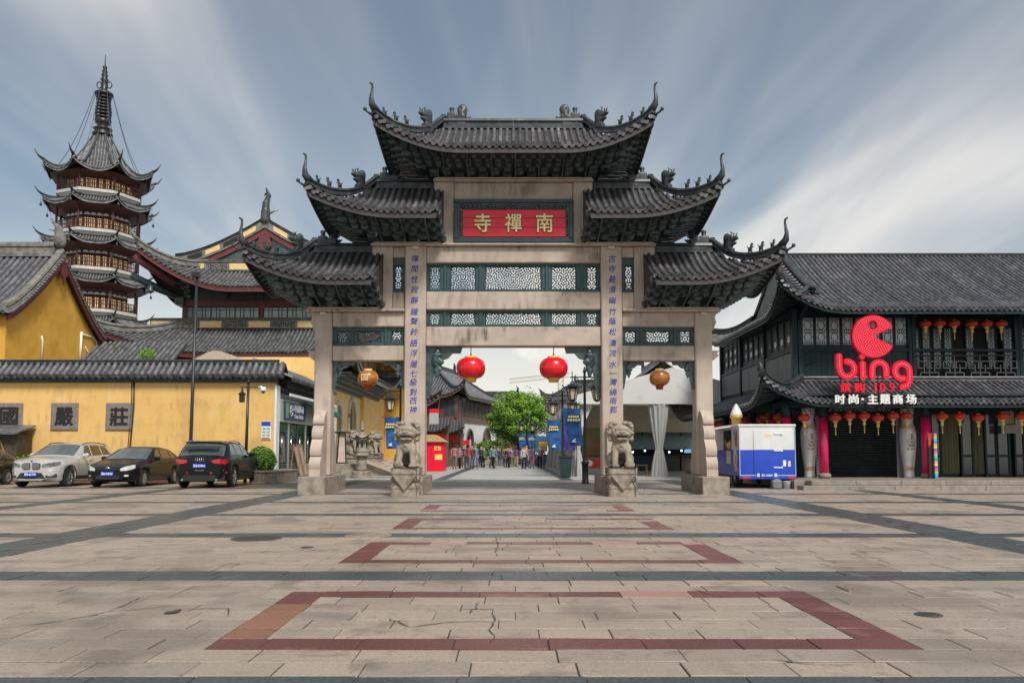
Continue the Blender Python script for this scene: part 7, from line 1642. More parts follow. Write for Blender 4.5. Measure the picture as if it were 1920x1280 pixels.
m = MB(); m.prism([(va - 0.0, vz1 - 0.01), (va - 0.62, vz1 - 0.10), (va - 0.62, vz1 - 0.06), (va, vz1 + 0.03)], wy0 - 0.1, wy1 + 0.6, 'y'); part('awning_flap', m, M_vw, van)
m = MB(); m.box(va, vb, VY - 0.03, VY + 0.10, vz0, vz0 + 0.118, 0.01); part('rear_bumper', m, M_vb, van)
m = MB(); m.box(va + 0.10, vb - 0.10, VY + 0.3, y1 - 0.2, 0.35, vz0 + 0.11); part('chassis', m, M_trimk, van)
m = MB(); m.box(va + 0.004, va + 0.03, VY - 0.004, VY + 0.02, vz0 + 0.12, vz1 - 0.03); m.box(vb - 0.03, vb - 0.004, VY - 0.004, VY + 0.019, vz0 + 0.12, vz1 - 0.03); m.box(va + 0.03, vb - 0.03, VY - 0.004, VY + 0.018, vz0 + 0.121, vz0 + 0.15); part('edge_trim', m, mat('trim_pale_blue', (0.35, 0.5, 0.62), rough=0.4), van)
dxa, dxb = WX(1413.5, VY), WX(1490, VY)
for z0, z1, mt in ((zm + 0.002, WZ(806.5, VY), M_vw), (vz0 + 0.16, zm - 0.004, M_vb)):
    m = MB(); m.box(dxa, dxb - 0.03, VY - 0.002, VY + 0.018, z0, z1, 0.004); part('rear_door', m, mt, van)
for py in (813, 844.5, 876): m = MB(); q = W(1459, py, VY); m.box(q.x - 0.16, q.x + 0.15, VY - 0.03, VY - 0.003, q.z - 0.022, q.z + 0.022, 0.008); m.box(q.x + 0.09, q.x + 0.15, VY - 0.05, VY - 0.028, q.z - 0.035, q.z + 0.035, 0.01); part('door_hinge', m, M_white, van)
for a, b_ in ((1390, 1405.5), (1475.5, 1490)): m = MB(); m.box(WX(a, VY), WX(b_, VY), VY - 0.05, VY - 0.031, vz0 + 0.02, vz0 + 0.10, 0.008); part('tail_light', m, M_tl, van)
q = W(1437.5, 890.5, VY); m = MB(); m.box(q.x - 0.22, q.x + 0.22, VY - 0.05, VY - 0.031, q.z - 0.07, q.z + 0.07, 0.005); pl_ = part('number_plate', m, M_plate, van); t_ = fit(text_mb('苏E·1038W', 0.1, 0.003, 0.003), 0.40, 0.09); t_.shift(q.x, VY - 0.054, q.z); part('plate_number', t_, M_ptxt, pl_)
for e in (-1, 1): m = MB(); m.box(q.x + e * 0.30 - 0.05, q.x + e * 0.30 + 0.05, VY - 0.05, VY - 0.031, q.z - 0.06, q.z + 0.06, 0.01); part('plate_lamp', m, M_vw, van)
for x in (va + 0.06, vb - 0.30):
    for yy in (VY + 0.95, VY + 3.4):
        m = MB(); rw = 0.34; m.lathe([(rw - 0.14, 0), (rw - 0.02, 0.005), (rw, 0.04), (rw, 0.20), (rw - 0.02, 0.235), (rw - 0.14, 0.24), (rw - 0.14, 0)], (0, 0, 0), 24, caps=False); m.v = [(x + z, yy + a, rw + b_) for a, b_, z in m.v]; wl = part('wheel', m, M_tyre, van)
        m = MB(); m.lathe([(0.02, 0.03), (rw - 0.15, 0.02), (rw - 0.13, 0.06), (rw - 0.13, 0.2), (0.02, 0.2)], (0, 0, 0), 20); m.v = [(x + z, yy + a, rw + b_) for a, b_, z in m.v]; part('rim', m, M_rim, wl)
for k, (py, yy, rx, rz_, cc) in enumerate(((822, 0.35, 0.22, 0.3, (0.62, 0.10, 0.06)), (812, 0.55, 0.16, 0.14, (0.10, 0.42, 0.55)), (833, 0.22, 0.1, 0.16, (0.75, 0.25, 0.15)), (858, 0.5, 0.24, 0.34, (0.68, 0.68, 0.68)), (862, 0.45, 0.12, 0.2, (0.70, 0.32, 0.08)), (878, 0.42, 0.18, 0.12, (0.75, 0.35, 0.45)))):
    z = WZ(py, VY + yy); m = MB(); m.prism([(VY + yy + rx * math.cos(a), z + rz_ * math.sin(a)) for a in [2 * math.pi * i / 14 for i in range(14)]], va - 0.004 - 0.001 * k, va + 0.001, 'x'); part('painted_patch', m, mat('patch_%d' % k, cc, rough=0.4), van)
co = W(1367, 799, 30.3); cn = MB(); H = WZ(760, 30.3) - vz1 - 0.05
cn.lathe([(0.13, 0), (0.15, 0.02), (0.19, 0.30), (0.235, 0.33), (0.24, 0.4), (0.15, 0.4)], (co.x + 0.28, 30.3, vz1 + 0.05), 20); part('giant_cone', cn, mat('waffle', (0.62, 0.34, 0.06), (0.72, 0.44, 0.1), rough=0.5, scale=20), van)
sw = MB(); sw.lathe([(0.30, 0.5), (0.33, 0.53), (0.32, 0.60), (0.29, 0.62), (0.285, 0.63), (0.29, 0.68), (0.26, 0.72), (0.235, 0.73), (0.24, 0.78), (0.20, 0.83), (0.18, 0.84), (0.18, 0.88), (0.13, 0.94), (0.11, 0.95), (0.10, 1.0), (0.05, 1.06), (0.01, 1.08)], (0, 0, 0), 20); sw.v = [(co.x + 0.28 + x * 0.68, 30.3 + y * 0.68, vz1 + 0.05 + z * 0.8) for x, y, z in sw.v]; part('ice_cream_swirl', sw, M_white, van)
g_ = G(1487, 917); m = MB(); m.lathe([(0.11, 0), (0.13, 0.24), (0.14, 0.25), (0.12, 0.25), (0.10, 0.02)], (g_.x, g_.y + 0.6, 0), 18); single('bucket', m, M_white, 'small white bucket on the ground behind the van', 'bucket', (g_.x, g_.y + 0.6, 0))
g_ = G(1470, 918); m = sculpt([('b', (0, 0, 0.15), (0.17, 0.12, 0.15), 0.05), ('e', (0.02, 0, 0.3), (0.09, 0.07, 0.05))], (-0.25, -0.2, -0.03), (0.25, 0.2, 0.42), 0.03, 0.04); m.shift(g_.x, g_.y + 0.75, 0); single('grey_bin', m, mat('grey_plastic', (0.13, 0.14, 0.14), (0.2, 0.21, 0.21), rough=0.5), 'small grey waste bin with a bag beside the white bucket', 'bin', (g_.x, g_.y + 0.75, 0))
# ================================================================== LEFT OF THE STREET
# ---------------- glazed shop set into the end of the temple wall
SXp = WX(513, 35) + 0.06
shop = thing('corner_shop', 'glass-fronted corner shop with tiled eave, blue sign and green awning at the wall end', 'shop', (SXp, 39.5, 0))
M_alu = mat('pale_metal', (0.42, 0.43, 0.42), (0.5, 0.5, 0.49), rough=0.4, metal=0.3); M_sglass = mat('shop_glass', (0.015, 0.04, 0.036), (0.03, 0.065, 0.06), rough=0.06, spec=0.9, scale=0.7)
ya, yb_ = 35.5, 44.6; zg = 3.25
m = MB(); m.box(SXp - 5, SXp - 0.15, ya, yb_, 0, 4.6); part('wall', m, M_yel, shop)
m = MB(); m.box(SXp - 0.2, SXp + 1.0, ya + 0.1, yb_, -0.01, 0.16, 0.02); part('step', m, M_dark, shop)
ny = 6
for i in range(ny):
    y0 = ya + (yb_ - ya) * i / ny; y1 = ya + (yb_ - ya) * (i + 1) / ny; b = MB(); b.box(SXp - 0.02, SXp, y0 + 0.05, y1 - 0.05, 0.2, 2.55); pn = part('glass_pane', b, M_sglass, shop)
    f = MB(); f.box(SXp - 0.05, SXp + 0.04, y0 - 0.05, y0 + 0.05, 0.16, 2.6); part('mullion', f, M_alu if i % 2 else M_teal, pn)
    f = MB(); f.tube([(SXp + 0.07, y0 + 0.25, 0.9), (SXp + 0.07, y0 + 0.25, 2.0)], 0.025, 7); part('pull_handle', f, M_chrome, pn)
m = MB(); m.box(SXp - 0.1, SXp + 0.06, ya, yb_, 2.6, 3.62); part('fascia', m, M_alu, shop)
def side_text(txt, y, z, w, h, x, mt, parent, vertical=False):
    """lettering that faces +x"""
    t = fit(text_mb(txt, 0.4, 0.01, 0.006), w, h); t.v = [(x - yy, y + xx, z + zz) for xx, yy, zz in t.v]; return part('lettering', t, mt, parent)
m = MB(); m.box(SXp + 0.062, SXp + 0.12, 36.0, 39.6, 2.72, 3.55, 0.01); sg1 = part('blue_sign', m, mat('sign_navy', (0.008, 0.03, 0.14), (0.012, 0.04, 0.18), rough=0.35), shop)
side_text('中国移动', 38.35, 3.28, 1.7, 0.38, SXp + 0.128, M_ptxt, sg1); side_text('China Mobile', 38.35, 2.93, 1.6, 0.2, SXp + 0.128, M_ptxt, sg1)
m = MB(); m.box(SXp + 0.121, SXp + 0.13, 36.12, 36.6, 2.8, 3.5); part('green_square', m, mat('sign_green', (0.15, 0.42, 0.08), rough=0.4), sg1)
m = MB(); m.tube([(SXp + 0.128, 37.05 + 0.24 * math.cos(a), 3.15 + 0.24 * math.sin(a)) for a in [2 * math.pi * i / 18 for i in range(19)]], 0.03, 5, caps=False)
for k in (-0.1, 0.08): m.tube([(SXp + 0.128, 36.85 + 0.4 * q, 3.15 + k + 0.1 * math.sin(q * 6)) for q in (0, 0.25, 0.5, 0.75, 1)], 0.025, 5)
part('round_mark', m, M_ptxt, sg1)
m = MB(); m.box(SXp + 0.01, SXp + 0.07, 40.9, 42.0, 0.9, 2.58); vb_ = part('black_sign', m, M_inkb, shop)
for ch, z in zip('潮品堂', (2.3, 1.85, 1.4)): side_text(ch, 41.4, z, 0.5, 0.38, SXp + 0.078, M_ptxt, vb_)
m = MB(); n = 16; top_ = [(SXp + 0.1, 39.2 + 5.0 * i / n, 3.75) for i in range(n + 1)]; low_ = [(SXp + 0.85, 39.2 + 5.0 * i / n, 3.35) for i in range(n + 1)]; hem = [(SXp + 0.86, 39.2 + 5.0 * i / n, 3.12 + (0.05 if i % 2 else 0)) for i in range(n + 1)]
m.grid([top_, low_, hem], smooth=False); m.grid([[(x - 0.02, y, z - 0.02) for x, y, z in r] for r in (hem, low_, top_)], smooth=False); part('awning', m, mat('awning_teal', (0.012, 0.12, 0.10), (0.02, 0.16, 0.135), rough=0.7), shop)
m = MB(); m.bar((SXp + 0.5, ya - 0.1, 3.78), (SXp + 0.55, 44.5, 3.78), 0.06, 0.12); part('white_rail', m, M_white, shop)
s_ = Slope((SXp - 1.2, (ya + yb_) / 2 - 0.2), (0, 1), (1, 0), 5.35, 4.55, 1.75, 4.6, 4.6, 4.6, 4.6, [], 1, 0, 0, 1.2); m = MB(); s_.deck(m, 6, 3, 0, 0.1); rf = part('roof', m, M_pan, shop); tile_mass([s_], rf, 0.27, 0.08, M_hall_tile, seg=2, rows_as_parts=True, drip=True)
m = MB()
for i in range(18):
    for j in range(3): yy = ya + 0.2 + (yb_ - ya - 0.3) * (i + 0.5 * (j % 2)) / 18; m.prism([(yy + a, 3.9 + 0.2 * j + b) for a, b in boat(0.42, 0, 0.2)], SXp - 0.1, SXp + 0.15 + 0.12 * j, 'x')
part('bracket_courses', m, M_black, rf, kind='stuff'); m = MB(); m.box(SXp - 0.3, SXp - 0.02, ya, yb_, 3.62, 4.6); part('bracket_wall', m, M_wood_dk, rf)
for k, (yy, tl) in enumerate(((36.6, 0.35), (37.4, 0.3))):
    t = thing('display_easel', ('narrow menu easel leaning by the shop door, the one nearer the planter' if k == 0 else 'narrow menu easel with a round top leaning inside the shop door row'), 'easel', (SXp + 0.5, yy, 0.16), 'menu easels at the shop door')
    b = MB(); b.add([(SXp + 0.75, yy - 0.22, 0.16), (SXp + 0.75, yy + 0.22, 0.16), (SXp + 0.45, yy + 0.22, 1.5), (SXp + 0.45, yy - 0.22, 1.5), (SXp + 0.72, yy - 0.22, 0.16), (SXp + 0.72, yy + 0.22, 0.16), (SXp + 0.42, yy + 0.22, 1.5), (SXp + 0.42, yy - 0.22, 1.5)], [(0, 1, 2, 3), (7, 6, 5, 4), (0, 4, 5, 1), (1, 5, 6, 2), (2, 6, 7, 3), (3, 7, 4, 0)]); part('menu_panel', b, mat('menu_print', (0.5, 0.45, 0.38), (0.25, 0.1, 0.2), rough=0.5, scale=6, detail=8), t)
    b = MB()
    for e in (-0.25, 0.25): b.bar((SXp + 0.78, yy + e, 0.16), (SXp + 0.44, yy + e, 1.6), 0.04); b.bar((SXp + 0.30, yy + e, 0.16), (SXp + 0.46, yy + e, 1.5), 0.03)
    part('easel_frame', b, mat('easel_wood', (0.28, 0.17, 0.06), (0.36, 0.23, 0.09), rough=0.6), t)
# ---------------- wall notice, lamps and planter before the wall
q0, q1 = W(490, 824, 35), W(508.5, 789.5, 35); t = thing('wall_notice', 'white and blue notice plate on the ochre wall beside the shop', 'notice', ((q0.x + q1.x) / 2, 34.97, q0.z))
m = MB(); m.box(q0.x, q1.x, 34.955, 34.998, q0.z, q1.z, 0.004); part('plate', m, M_white, t); m = MB(); m.box(q0.x + 0.01, q1.x - 0.01, 34.945, 34.954, q1.z - 0.2, q1.z - 0.01); part('blue_head', m, M_plate, t)
m = MB()
for i in range(3):
    for j in range(2): m.box(q0.x + 0.06 + 0.18 * j, q0.x + 0.19 + 0.18 * j, 34.945, 34.954, q0.z + 0.16 + 0.14 * i, q0.z + 0.24 + 0.14 * i)
part('notice_print', m, mat('print_teal', (0.15, 0.42, 0.45), rough=0.5), t); m = MB(); m.box(q0.x + 0.03, q1.x - 0.03, 34.945, 34.954, q0.z + 0.03, q0.z + 0.09); part('red_line', m, M_slr, t)
Y = 33.2; a, b_ = W(357.5, 830, Y), W(369, 528, Y); t = thing('pole_lamp', 'very tall thin black pole lamp rising behind the black cars', 'lamp', (a.x, Y, 0)); zt_ = W(368, 520, Y).z
m = MB(); m.tube([(a.x - 0.06, Y, 0), (a.x, Y, a.z), (b_.x, Y, zt_)], [0.085, 0.075, 0.055], 10); part('pole', m, M_iron, t)
m = MB(); m.box(b_.x - 0.2, b_.x + 0.14, Y - 0.12, Y + 0.12, zt_ - 0.02, zt_ + 0.22, 0.03); part('lamp_head', m, M_iron, t); m = MB(); m.lathe([(0.09, a.z - 0.08), (0.09, a.z + 0.12)], (a.x, Y, 0), 12); part('blue_band', m, M_plate, t)
Y = 33.0; x = WX(463, Y); zt_ = WZ(716, Y); t = thing('lantern_post', 'black lantern post with one hanging lamp and a white camera dome before the ochre wall', 'lamp', (x, Y, 0))
m = MB(); m.tube([(x - 0.05, Y, 0), (x, Y, zt_)], [0.07, 0.055], 10); m.lathe([(0.09, zt_ - 0.02), (0.03, zt_ + 0.08)], (x, Y, 0), 10); m.tube([(x - 0.33, Y, WZ(726, Y)), (x + 0.4, Y, WZ(726, Y))], 0.022, 6); part('post', m, M_iron, t)
lx, lz = WX(451.5, Y), WZ(754, Y); m = MB(); m.lathe([(0.11, 0), (0.13, 0.02), (0.13, 0.30), (0.20, 0.33), (0.06, 0.44), (0.02, 0.6)], (lx, Y, lz), 4, a_off=math.pi / 4, smooth=False); part('lamp_box', m, M_iron, t)
m = MB(); m.tube([(x + 0.4, Y, WZ(726, Y)), (WX(486, Y), Y, WZ(724, Y)), (WX(491, Y), Y, WZ(727, Y))], 0.03, 7); m.lathe([(0.03, 0.14), (0.1, 0.12), (0.12, 0.02), (0.12, -0.04), (0.08, -0.06)], (WX(491, Y), Y, WZ(731, Y)), 14); part('camera_arm', m, M_white, t); m = MB(); m.ball((WX(491, Y), Y, WZ(731, Y) - 0.06), 0.085, 10, 6); part('camera_dome', m, M_glassd, t)
x0, x1 = WX(470, 31.3), WX(512, 31.3); t = thing('stone_planter', 'low stone planter box at the wall end holding a round bush', 'planter', ((x0 + x1) / 2, 32, 0)); n = 4
for i in range(n):
    b = MB(); b.box(x0 + (x1 - x0) * i / n + 0.004, x0 + (x1 - x0) * (i + 1) / n - 0.004, 31.3, 31.5, 0, 0.44, 0.012); part('stone_block', b, M_stone_old, t)
b = MB(); b.box(x0, x1, 31.5, 34.9, 0, 0.44, 0.012); part('planter_box', b, M_stone_old, t); b = MB(); b.box(x0 - 0.03, x1 + 0.03, 31.26, 34.9, 0.442, 0.52, 0.015); part('planter_cap', b, M_stone_old, t)
x = WX(489, 32.3); c_ = Vector((x, 32.4, 0.9)); bm = MB(); rb2 = random.Random(8)
def shell(c_, rx, ry, rz, r, lo=0.82):
    def f(r_):
        d = Vector((r_.gauss(0, 1), r_.gauss(0, 1), r_.gauss(0, 1))).normalized(); k = r_.uniform(lo, 1.05) * (1 + 0.06 * math.sin(d.x * 7 + 1) * math.sin(d.y * 6) * math.sin(d.z * 8 + 2))
        return Vector((c_.x + d.x * rx * k, c_.y + d.y * ry * k, c_.z + d.z * rz * k)), d
    return f
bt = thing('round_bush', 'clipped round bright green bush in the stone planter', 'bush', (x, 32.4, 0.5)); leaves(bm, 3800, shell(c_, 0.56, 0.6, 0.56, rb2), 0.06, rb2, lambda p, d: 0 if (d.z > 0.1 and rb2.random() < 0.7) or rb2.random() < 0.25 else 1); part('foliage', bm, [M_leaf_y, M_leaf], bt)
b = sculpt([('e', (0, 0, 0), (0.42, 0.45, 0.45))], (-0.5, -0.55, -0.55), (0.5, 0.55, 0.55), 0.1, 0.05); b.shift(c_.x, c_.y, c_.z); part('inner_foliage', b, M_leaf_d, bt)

# ---------------- ochre hall with arched doors along the street
AX = -10.3; ar = thing('arched_hall', 'yellow hall with pale arched doorways and a tiled roof along the street', 'building', (AX, 52, 0)); PZ2 = 0.66
m = MB(); m.box(AX - 6, WX(664, 39.2), 39.2, 61, 0, PZ2, 0.02); part('podium', m, M_stone_old, ar)
def arch_wall(y0, y1, z0, z1, arches, x, th=0.35):
    """wall facing +x with round-headed openings (yc, halfwidth, top)"""
    m = MB(); cur = y0
    for yc, hw, zt in arches:
        m.box(x - th, x, cur, yc - hw, z0, z1); zs_ = zt - hw; arc = [(yc - hw * math.cos(math.pi * i / 12), zs_ + hw * math.sin(math.pi * i / 12)) for i in range(13)]
        m.prism([(yc - hw, z1), (yc - hw, zs_)] + arc[1:-1] + [(yc + hw, zs_), (yc + hw, z1)], x - th, x, 'x'); cur = yc + hw
    m.box(x - th, x, cur, y1, z0, z1); return m
arches = [(47.3, 0.85, 4.06), (51.4, 1.2, 4.55), (55.7, 0.9, 4.0), (59.0, 0.5, 3.3)]
M_yel_b = mat('pale_ochre_wall', (0.72, 0.49, 0.17), (0.80, 0.57, 0.23), rough=0.85, scale=0.8, streak=[((0.55, 0.36, 0.12), 0.4, 0.55)])
part('wall', arch_wall(45.2, 60.2, PZ2, 6.6, arches, AX), M_yel_b, ar); [part('end_wall', MB().box(AX - 6, AX, y, y + 0.2, PZ2, 6.6), M_yel_b, ar) for y in (45.0, 60.2)]
for i, (yc, hw, zt) in enumerate(arches):
    pts = [(yc - hw - 0.09, PZ2), (yc - hw - 0.09, zt - hw)] + [(yc - (hw + 0.09) * math.cos(math.pi * k / 12), zt - hw + (hw + 0.09) * math.sin(math.pi * k / 12)) for k in range(13)] + [(yc + hw + 0.09, PZ2)]
    m = MB(); m.tube([(AX + 0.02, y, z) for y, z in pts], 0.13, 6); fr = part('arch_trim', m, M_white if False else mat('pale_plaster', (0.50, 0.50, 0.47), (0.6, 0.6, 0.56), rough=0.8), ar)
    m = MB(); m.box(AX - 0.3, AX - 0.22, yc - hw, yc + hw, PZ2, zt); part('door', m, M_maroon if i % 2 == 0 else mat('grey_door', (0.10, 0.11, 0.11), rough=0.5), ar)
m = MB(); m.box(AX + 0.02, AX + 0.10, 45.6, 52, 4.85, 5.7, 0.02); part('name_board', m, mat('slate_board', (0.085, 0.08, 0.075), (0.11, 0.105, 0.10), rough=0.5), ar); m = MB(); m.box(AX + 0.02, AX + 0.10, 52.02, 57.8, 4.85, 5.7, 0.02); nb = part('name_board', m, MATS['slate_board'], ar); side_text('南禅', 55.4, 5.25, 2.2, 0.4, AX + 0.11, M_slr, nb)
cor = [(-8.7, 60.6, 0.7, 0.7), (-8.7, 43.4, 0.7, -0.7)]; s_ = Slope((-12.0, 52), (0, 1), (1, 0), 8.0, 5.95, 3.3, 8.6, 8.6, 3.0, 5.0, cor, 3.6, 1.1, 0.4, 1.3); s2 = Slope((-12.0, 57.0), (1, 0), (0, 1), 8.0, 5.95, 3.6, 2, 3.3, 2, 0.0, cor, 3.6, 1.1, 0.4, 1.3)
m = MB(); s_.deck(m, 22, 6, 0, 0.15); s2.deck(m, 10, 5, 0, 0.15); rf = part('roof', m, M_pan, ar); tile_mass([s_, s2], rf, 0.3, 0.085, M_tile_dk, seg=4); m = MB(); s_.eave_board(m, 0.25, 0.08, 0.08); part('eave_board', m, M_wood_dk, rf)
pts = s_.hip_line(1, 0, 10, 0.03); m = MB(); strip(m, pts, 0.4, 0.55); part('hip_ridge', m, M_trim, rf); m = MB(); strip(m, s_.hip_line(-1, 0, 10, 0.03), 0.35, 0.4); part('hip_ridge', m, M_trim, rf); m = MB(); strip(m, [(-12.0, 49, 8.0), (-12.0, 57, 8.0)], 0.4, 0.5); part('ridge', m, M_trim, rf)
m = MB()
for i in range(34):
    for j in range(4): yy = 45.2 + 15.0 * (i + 0.5 * (j % 2)) / 34; m.prism([(yy + a, 5.0 + 0.2 * j + b) for a, b in boat(0.36, 0, 0.2)], AX + 0.1, AX + 0.35 + 0.28 * j, 'x')
part('bracket_courses', m, M_wood_dk, rf, kind='stuff')
m = MB(); tb = s_.pos(8.3, 0.98, -0.7); m.lathe([(0.05, 0.35), (0.12, 0.3), (0.16, 0.05), (0.24, -0.1), (0.1, -0.1)], tb, 10); m.tube([tb + Vector((0, 0, 0.3)), tb + Vector((0, 0, 0.7))], 0.02, 5); part('wind_bell', m, M_wood_dk, rf)
for i in range(5):          # steps down to the street
    b = MB(); b.box(-7.75 + 0.35 * i, -7.4 + 0.35 * i, 43.0, 54.0, 0, PZ2 - 0.13 * i - 0.005, 0.015); part('stair_tread', b, M_stone, ar)
for yy in (42.8, 46.5, 50.3, 54.0): b = MB(); b.bar((-7.8, yy, PZ2 + 0.1), (-5.95, yy, 0.08), 0.22, 0.16); part('stair_ramp', b, M_stone, ar)
# the ochre house after it
oh = thing('ochre_house', 'deep ochre house end with a plain wall beyond the arched hall', 'building', (-10.5, 68, 0)); m = MB(); m.box(-17, -8.9, 63, 74, 0, 8.8); part('wall', m, M_org, oh)
s_ = Slope((-13, 63.2), (1, 0), (0, -1), 10.2, 8.5, 2.0, 5, 4.9, 5, 4.9, [], 1, 0, 0, 1.2); m = MB(); s_.deck(m, 4, 3, 0, 0.12); rf = part('roof', m, M_pan, oh); tile_mass([s_], rf, 0.3, 0.08, M_tile_dk, seg=2)
m = MB(); m.prism([(-8.95 + 0.05, 4.9)] + [(-8.9 + 0.55 * math.cos(a), 6.4 + 0.55 * math.sin(a)) for a in [0]] + [(-8.9, 6.9), (-8.9, 4.9)], 66.0, 66.1, 'y')
# stone lantern
Y = 39.0; x = WX(678.5, Y); t = thing('stone_lantern', 'grey carved stone lantern with upturned roof before the arched hall', 'stone lantern', (x, Y, 0)); H = WZ(788, Y)
m = MB(); m.lathe([(0.50, 0), (0.50, 0.10), (0.47, 0.12), (0.47, 0.30), (0.42, 0.33), (0.2, 0.33)], (x, Y, 0), 20, smooth=False); part('base', m, M_stone_old, t)
m = MB(); m.lathe([(0.26, 0.33), (0.25, 0.5), (0.22, 0.6), (0.27, 0.68), (0.26, 0.80), (0.22, 0.86), (0.25, 0.95), (0.3, 1.0)], (x, Y, 0), 18); part('stem', m, M_stone_old, t)
m = MB(); m.lathe([(0.22, 1.0), (0.40, 1.06), (0.43, 1.12), (0.36, 1.15), (0.36, 1.24), (0.42, 1.30), (0.36, 1.34), (0.2, 1.34)], (x, Y, 0), 16, lobes=8, lobe_d=0.12); part('lotus_table', m, M_stone_old, t)
m = MB(); m.lathe([(0.34, 1.341), (0.34, 1.40), (0.30, 1.42), (0.28, 1.80), (0.33, 1.84), (0.33, 1.88)], (x, Y, 0), 6, smooth=False, a_off=0.2); fb = part('light_box', m, M_stone_old, t)
for k in range(6):
    a = 0.2 + (k + 0.5) * math.pi / 3; m = MB(); c_ = Vector((x + 0.262 * math.cos(a), Y + 0.262 * math.sin(a), 1.6)); al = Vector((-math.sin(a), math.cos(a), 0)); m.add([c_ - al * 0.06 + Vector((0, 0, -0.12)), c_ + al * 0.06 + Vector((0, 0, -0.12)), c_ + al * 0.06 + Vector((0, 0, 0.08)), c_ + Vector((0, 0, 0.13)), c_ - al * 0.06 + Vector((0, 0, 0.08))], [(0, 1, 2, 3, 4)]); part('opening', m, M_black, fb)
cor = [(x + 0.5 * math.cos(0.2 + k * math.pi / 3), Y + 0.5 * math.sin(0.2 + k * math.pi / 3), math.cos(0.2 + k * math.pi / 3), math.sin(0.2 + k * math.pi / 3)) for k in range(6)]; m = MB()
for k in range(6):
    am = 0.2 + (k + 0.5) * math.pi / 3; n_ = (math.cos(am), math.sin(am)); sl = Slope((x, Y), (-n_[1], n_[0]), n_, 2.32, 1.92, 0.5 * math.cos(math.pi / 6), 0.25, 0.25, 0, 0, cor, 0.3, 0.16, 0.1, 1.5); sl.deck(m, 6, 6, 0, 0.09)
part('lantern_roof', m, M_stone_old, t); m = MB(); m.lathe([(0.10, 2.28), (0.13, 2.36), (0.08, 2.42), (0.12, 2.5), (0.10, 2.58), (0.03, H - 0.05), (0.01, H)], (x, Y, 0), 12); part('finial', m, M_stone_old, t)
ME_L = mesh_of('lion', lion_body(0), M_stone_old)
for px, Y, lb in ((664, 43.5, 'weathered stone lion on the hall podium left of its doors, partly behind the stone lantern'), (702, 46.2, 'weathered stone lion on the hall podium at the head of the steps')):
    x = WX(px, Y); t = thing('podium_lion', lb, 'statue', (x, Y, PZ2), 'lions of the arched hall'); part('pedestal', pedestal_mb(x, Y, 0.9, 1.2, 0.45).shift(0, 0, PZ2), M_stone_old, t); o = link('lion', ME_L, t, (0, 0, 0.44)); o.scale = (1.05, 1.05, 1.0); o.rotation_euler = (0, 0, R(60))
Y = 41.5; x = WX(641, Y); t = thing('floor_lamp_box', 'black framed upright lamp box on the hall podium', 'lamp', (x, Y, PZ2)); zt_ = WZ(808, Y)
m = MB(); m.prism([(x - 0.22, PZ2), (x + 0.22, PZ2), (x + 0.17, zt_ - 0.1), (x - 0.13, zt_ - 0.1)], Y - 0.06, Y + 0.06, 'y'); part('lamp_panel', m, mat('cream_paper', (0.6, 0.55, 0.45), (0.55, 0.35, 0.35), rough=0.6, scale=2), t)
m = MB(); m.bar((x - 0.24, Y - 0.07, PZ2), (x - 0.14, Y - 0.07, zt_ - 0.1), 0.07); m.bar((x + 0.24, Y - 0.07, PZ2), (x + 0.18, Y - 0.07, zt_ - 0.1), 0.05); m.box(x - 0.34, x + 0.36, Y - 0.25, Y + 0.25, zt_ - 0.1, zt_ - 0.02, 0.02); m.box(x - 0.3, x + 0.3, Y - 0.2, Y + 0.2, PZ2, PZ2 + 0.06); part('lamp_frame', m, M_iron, t)

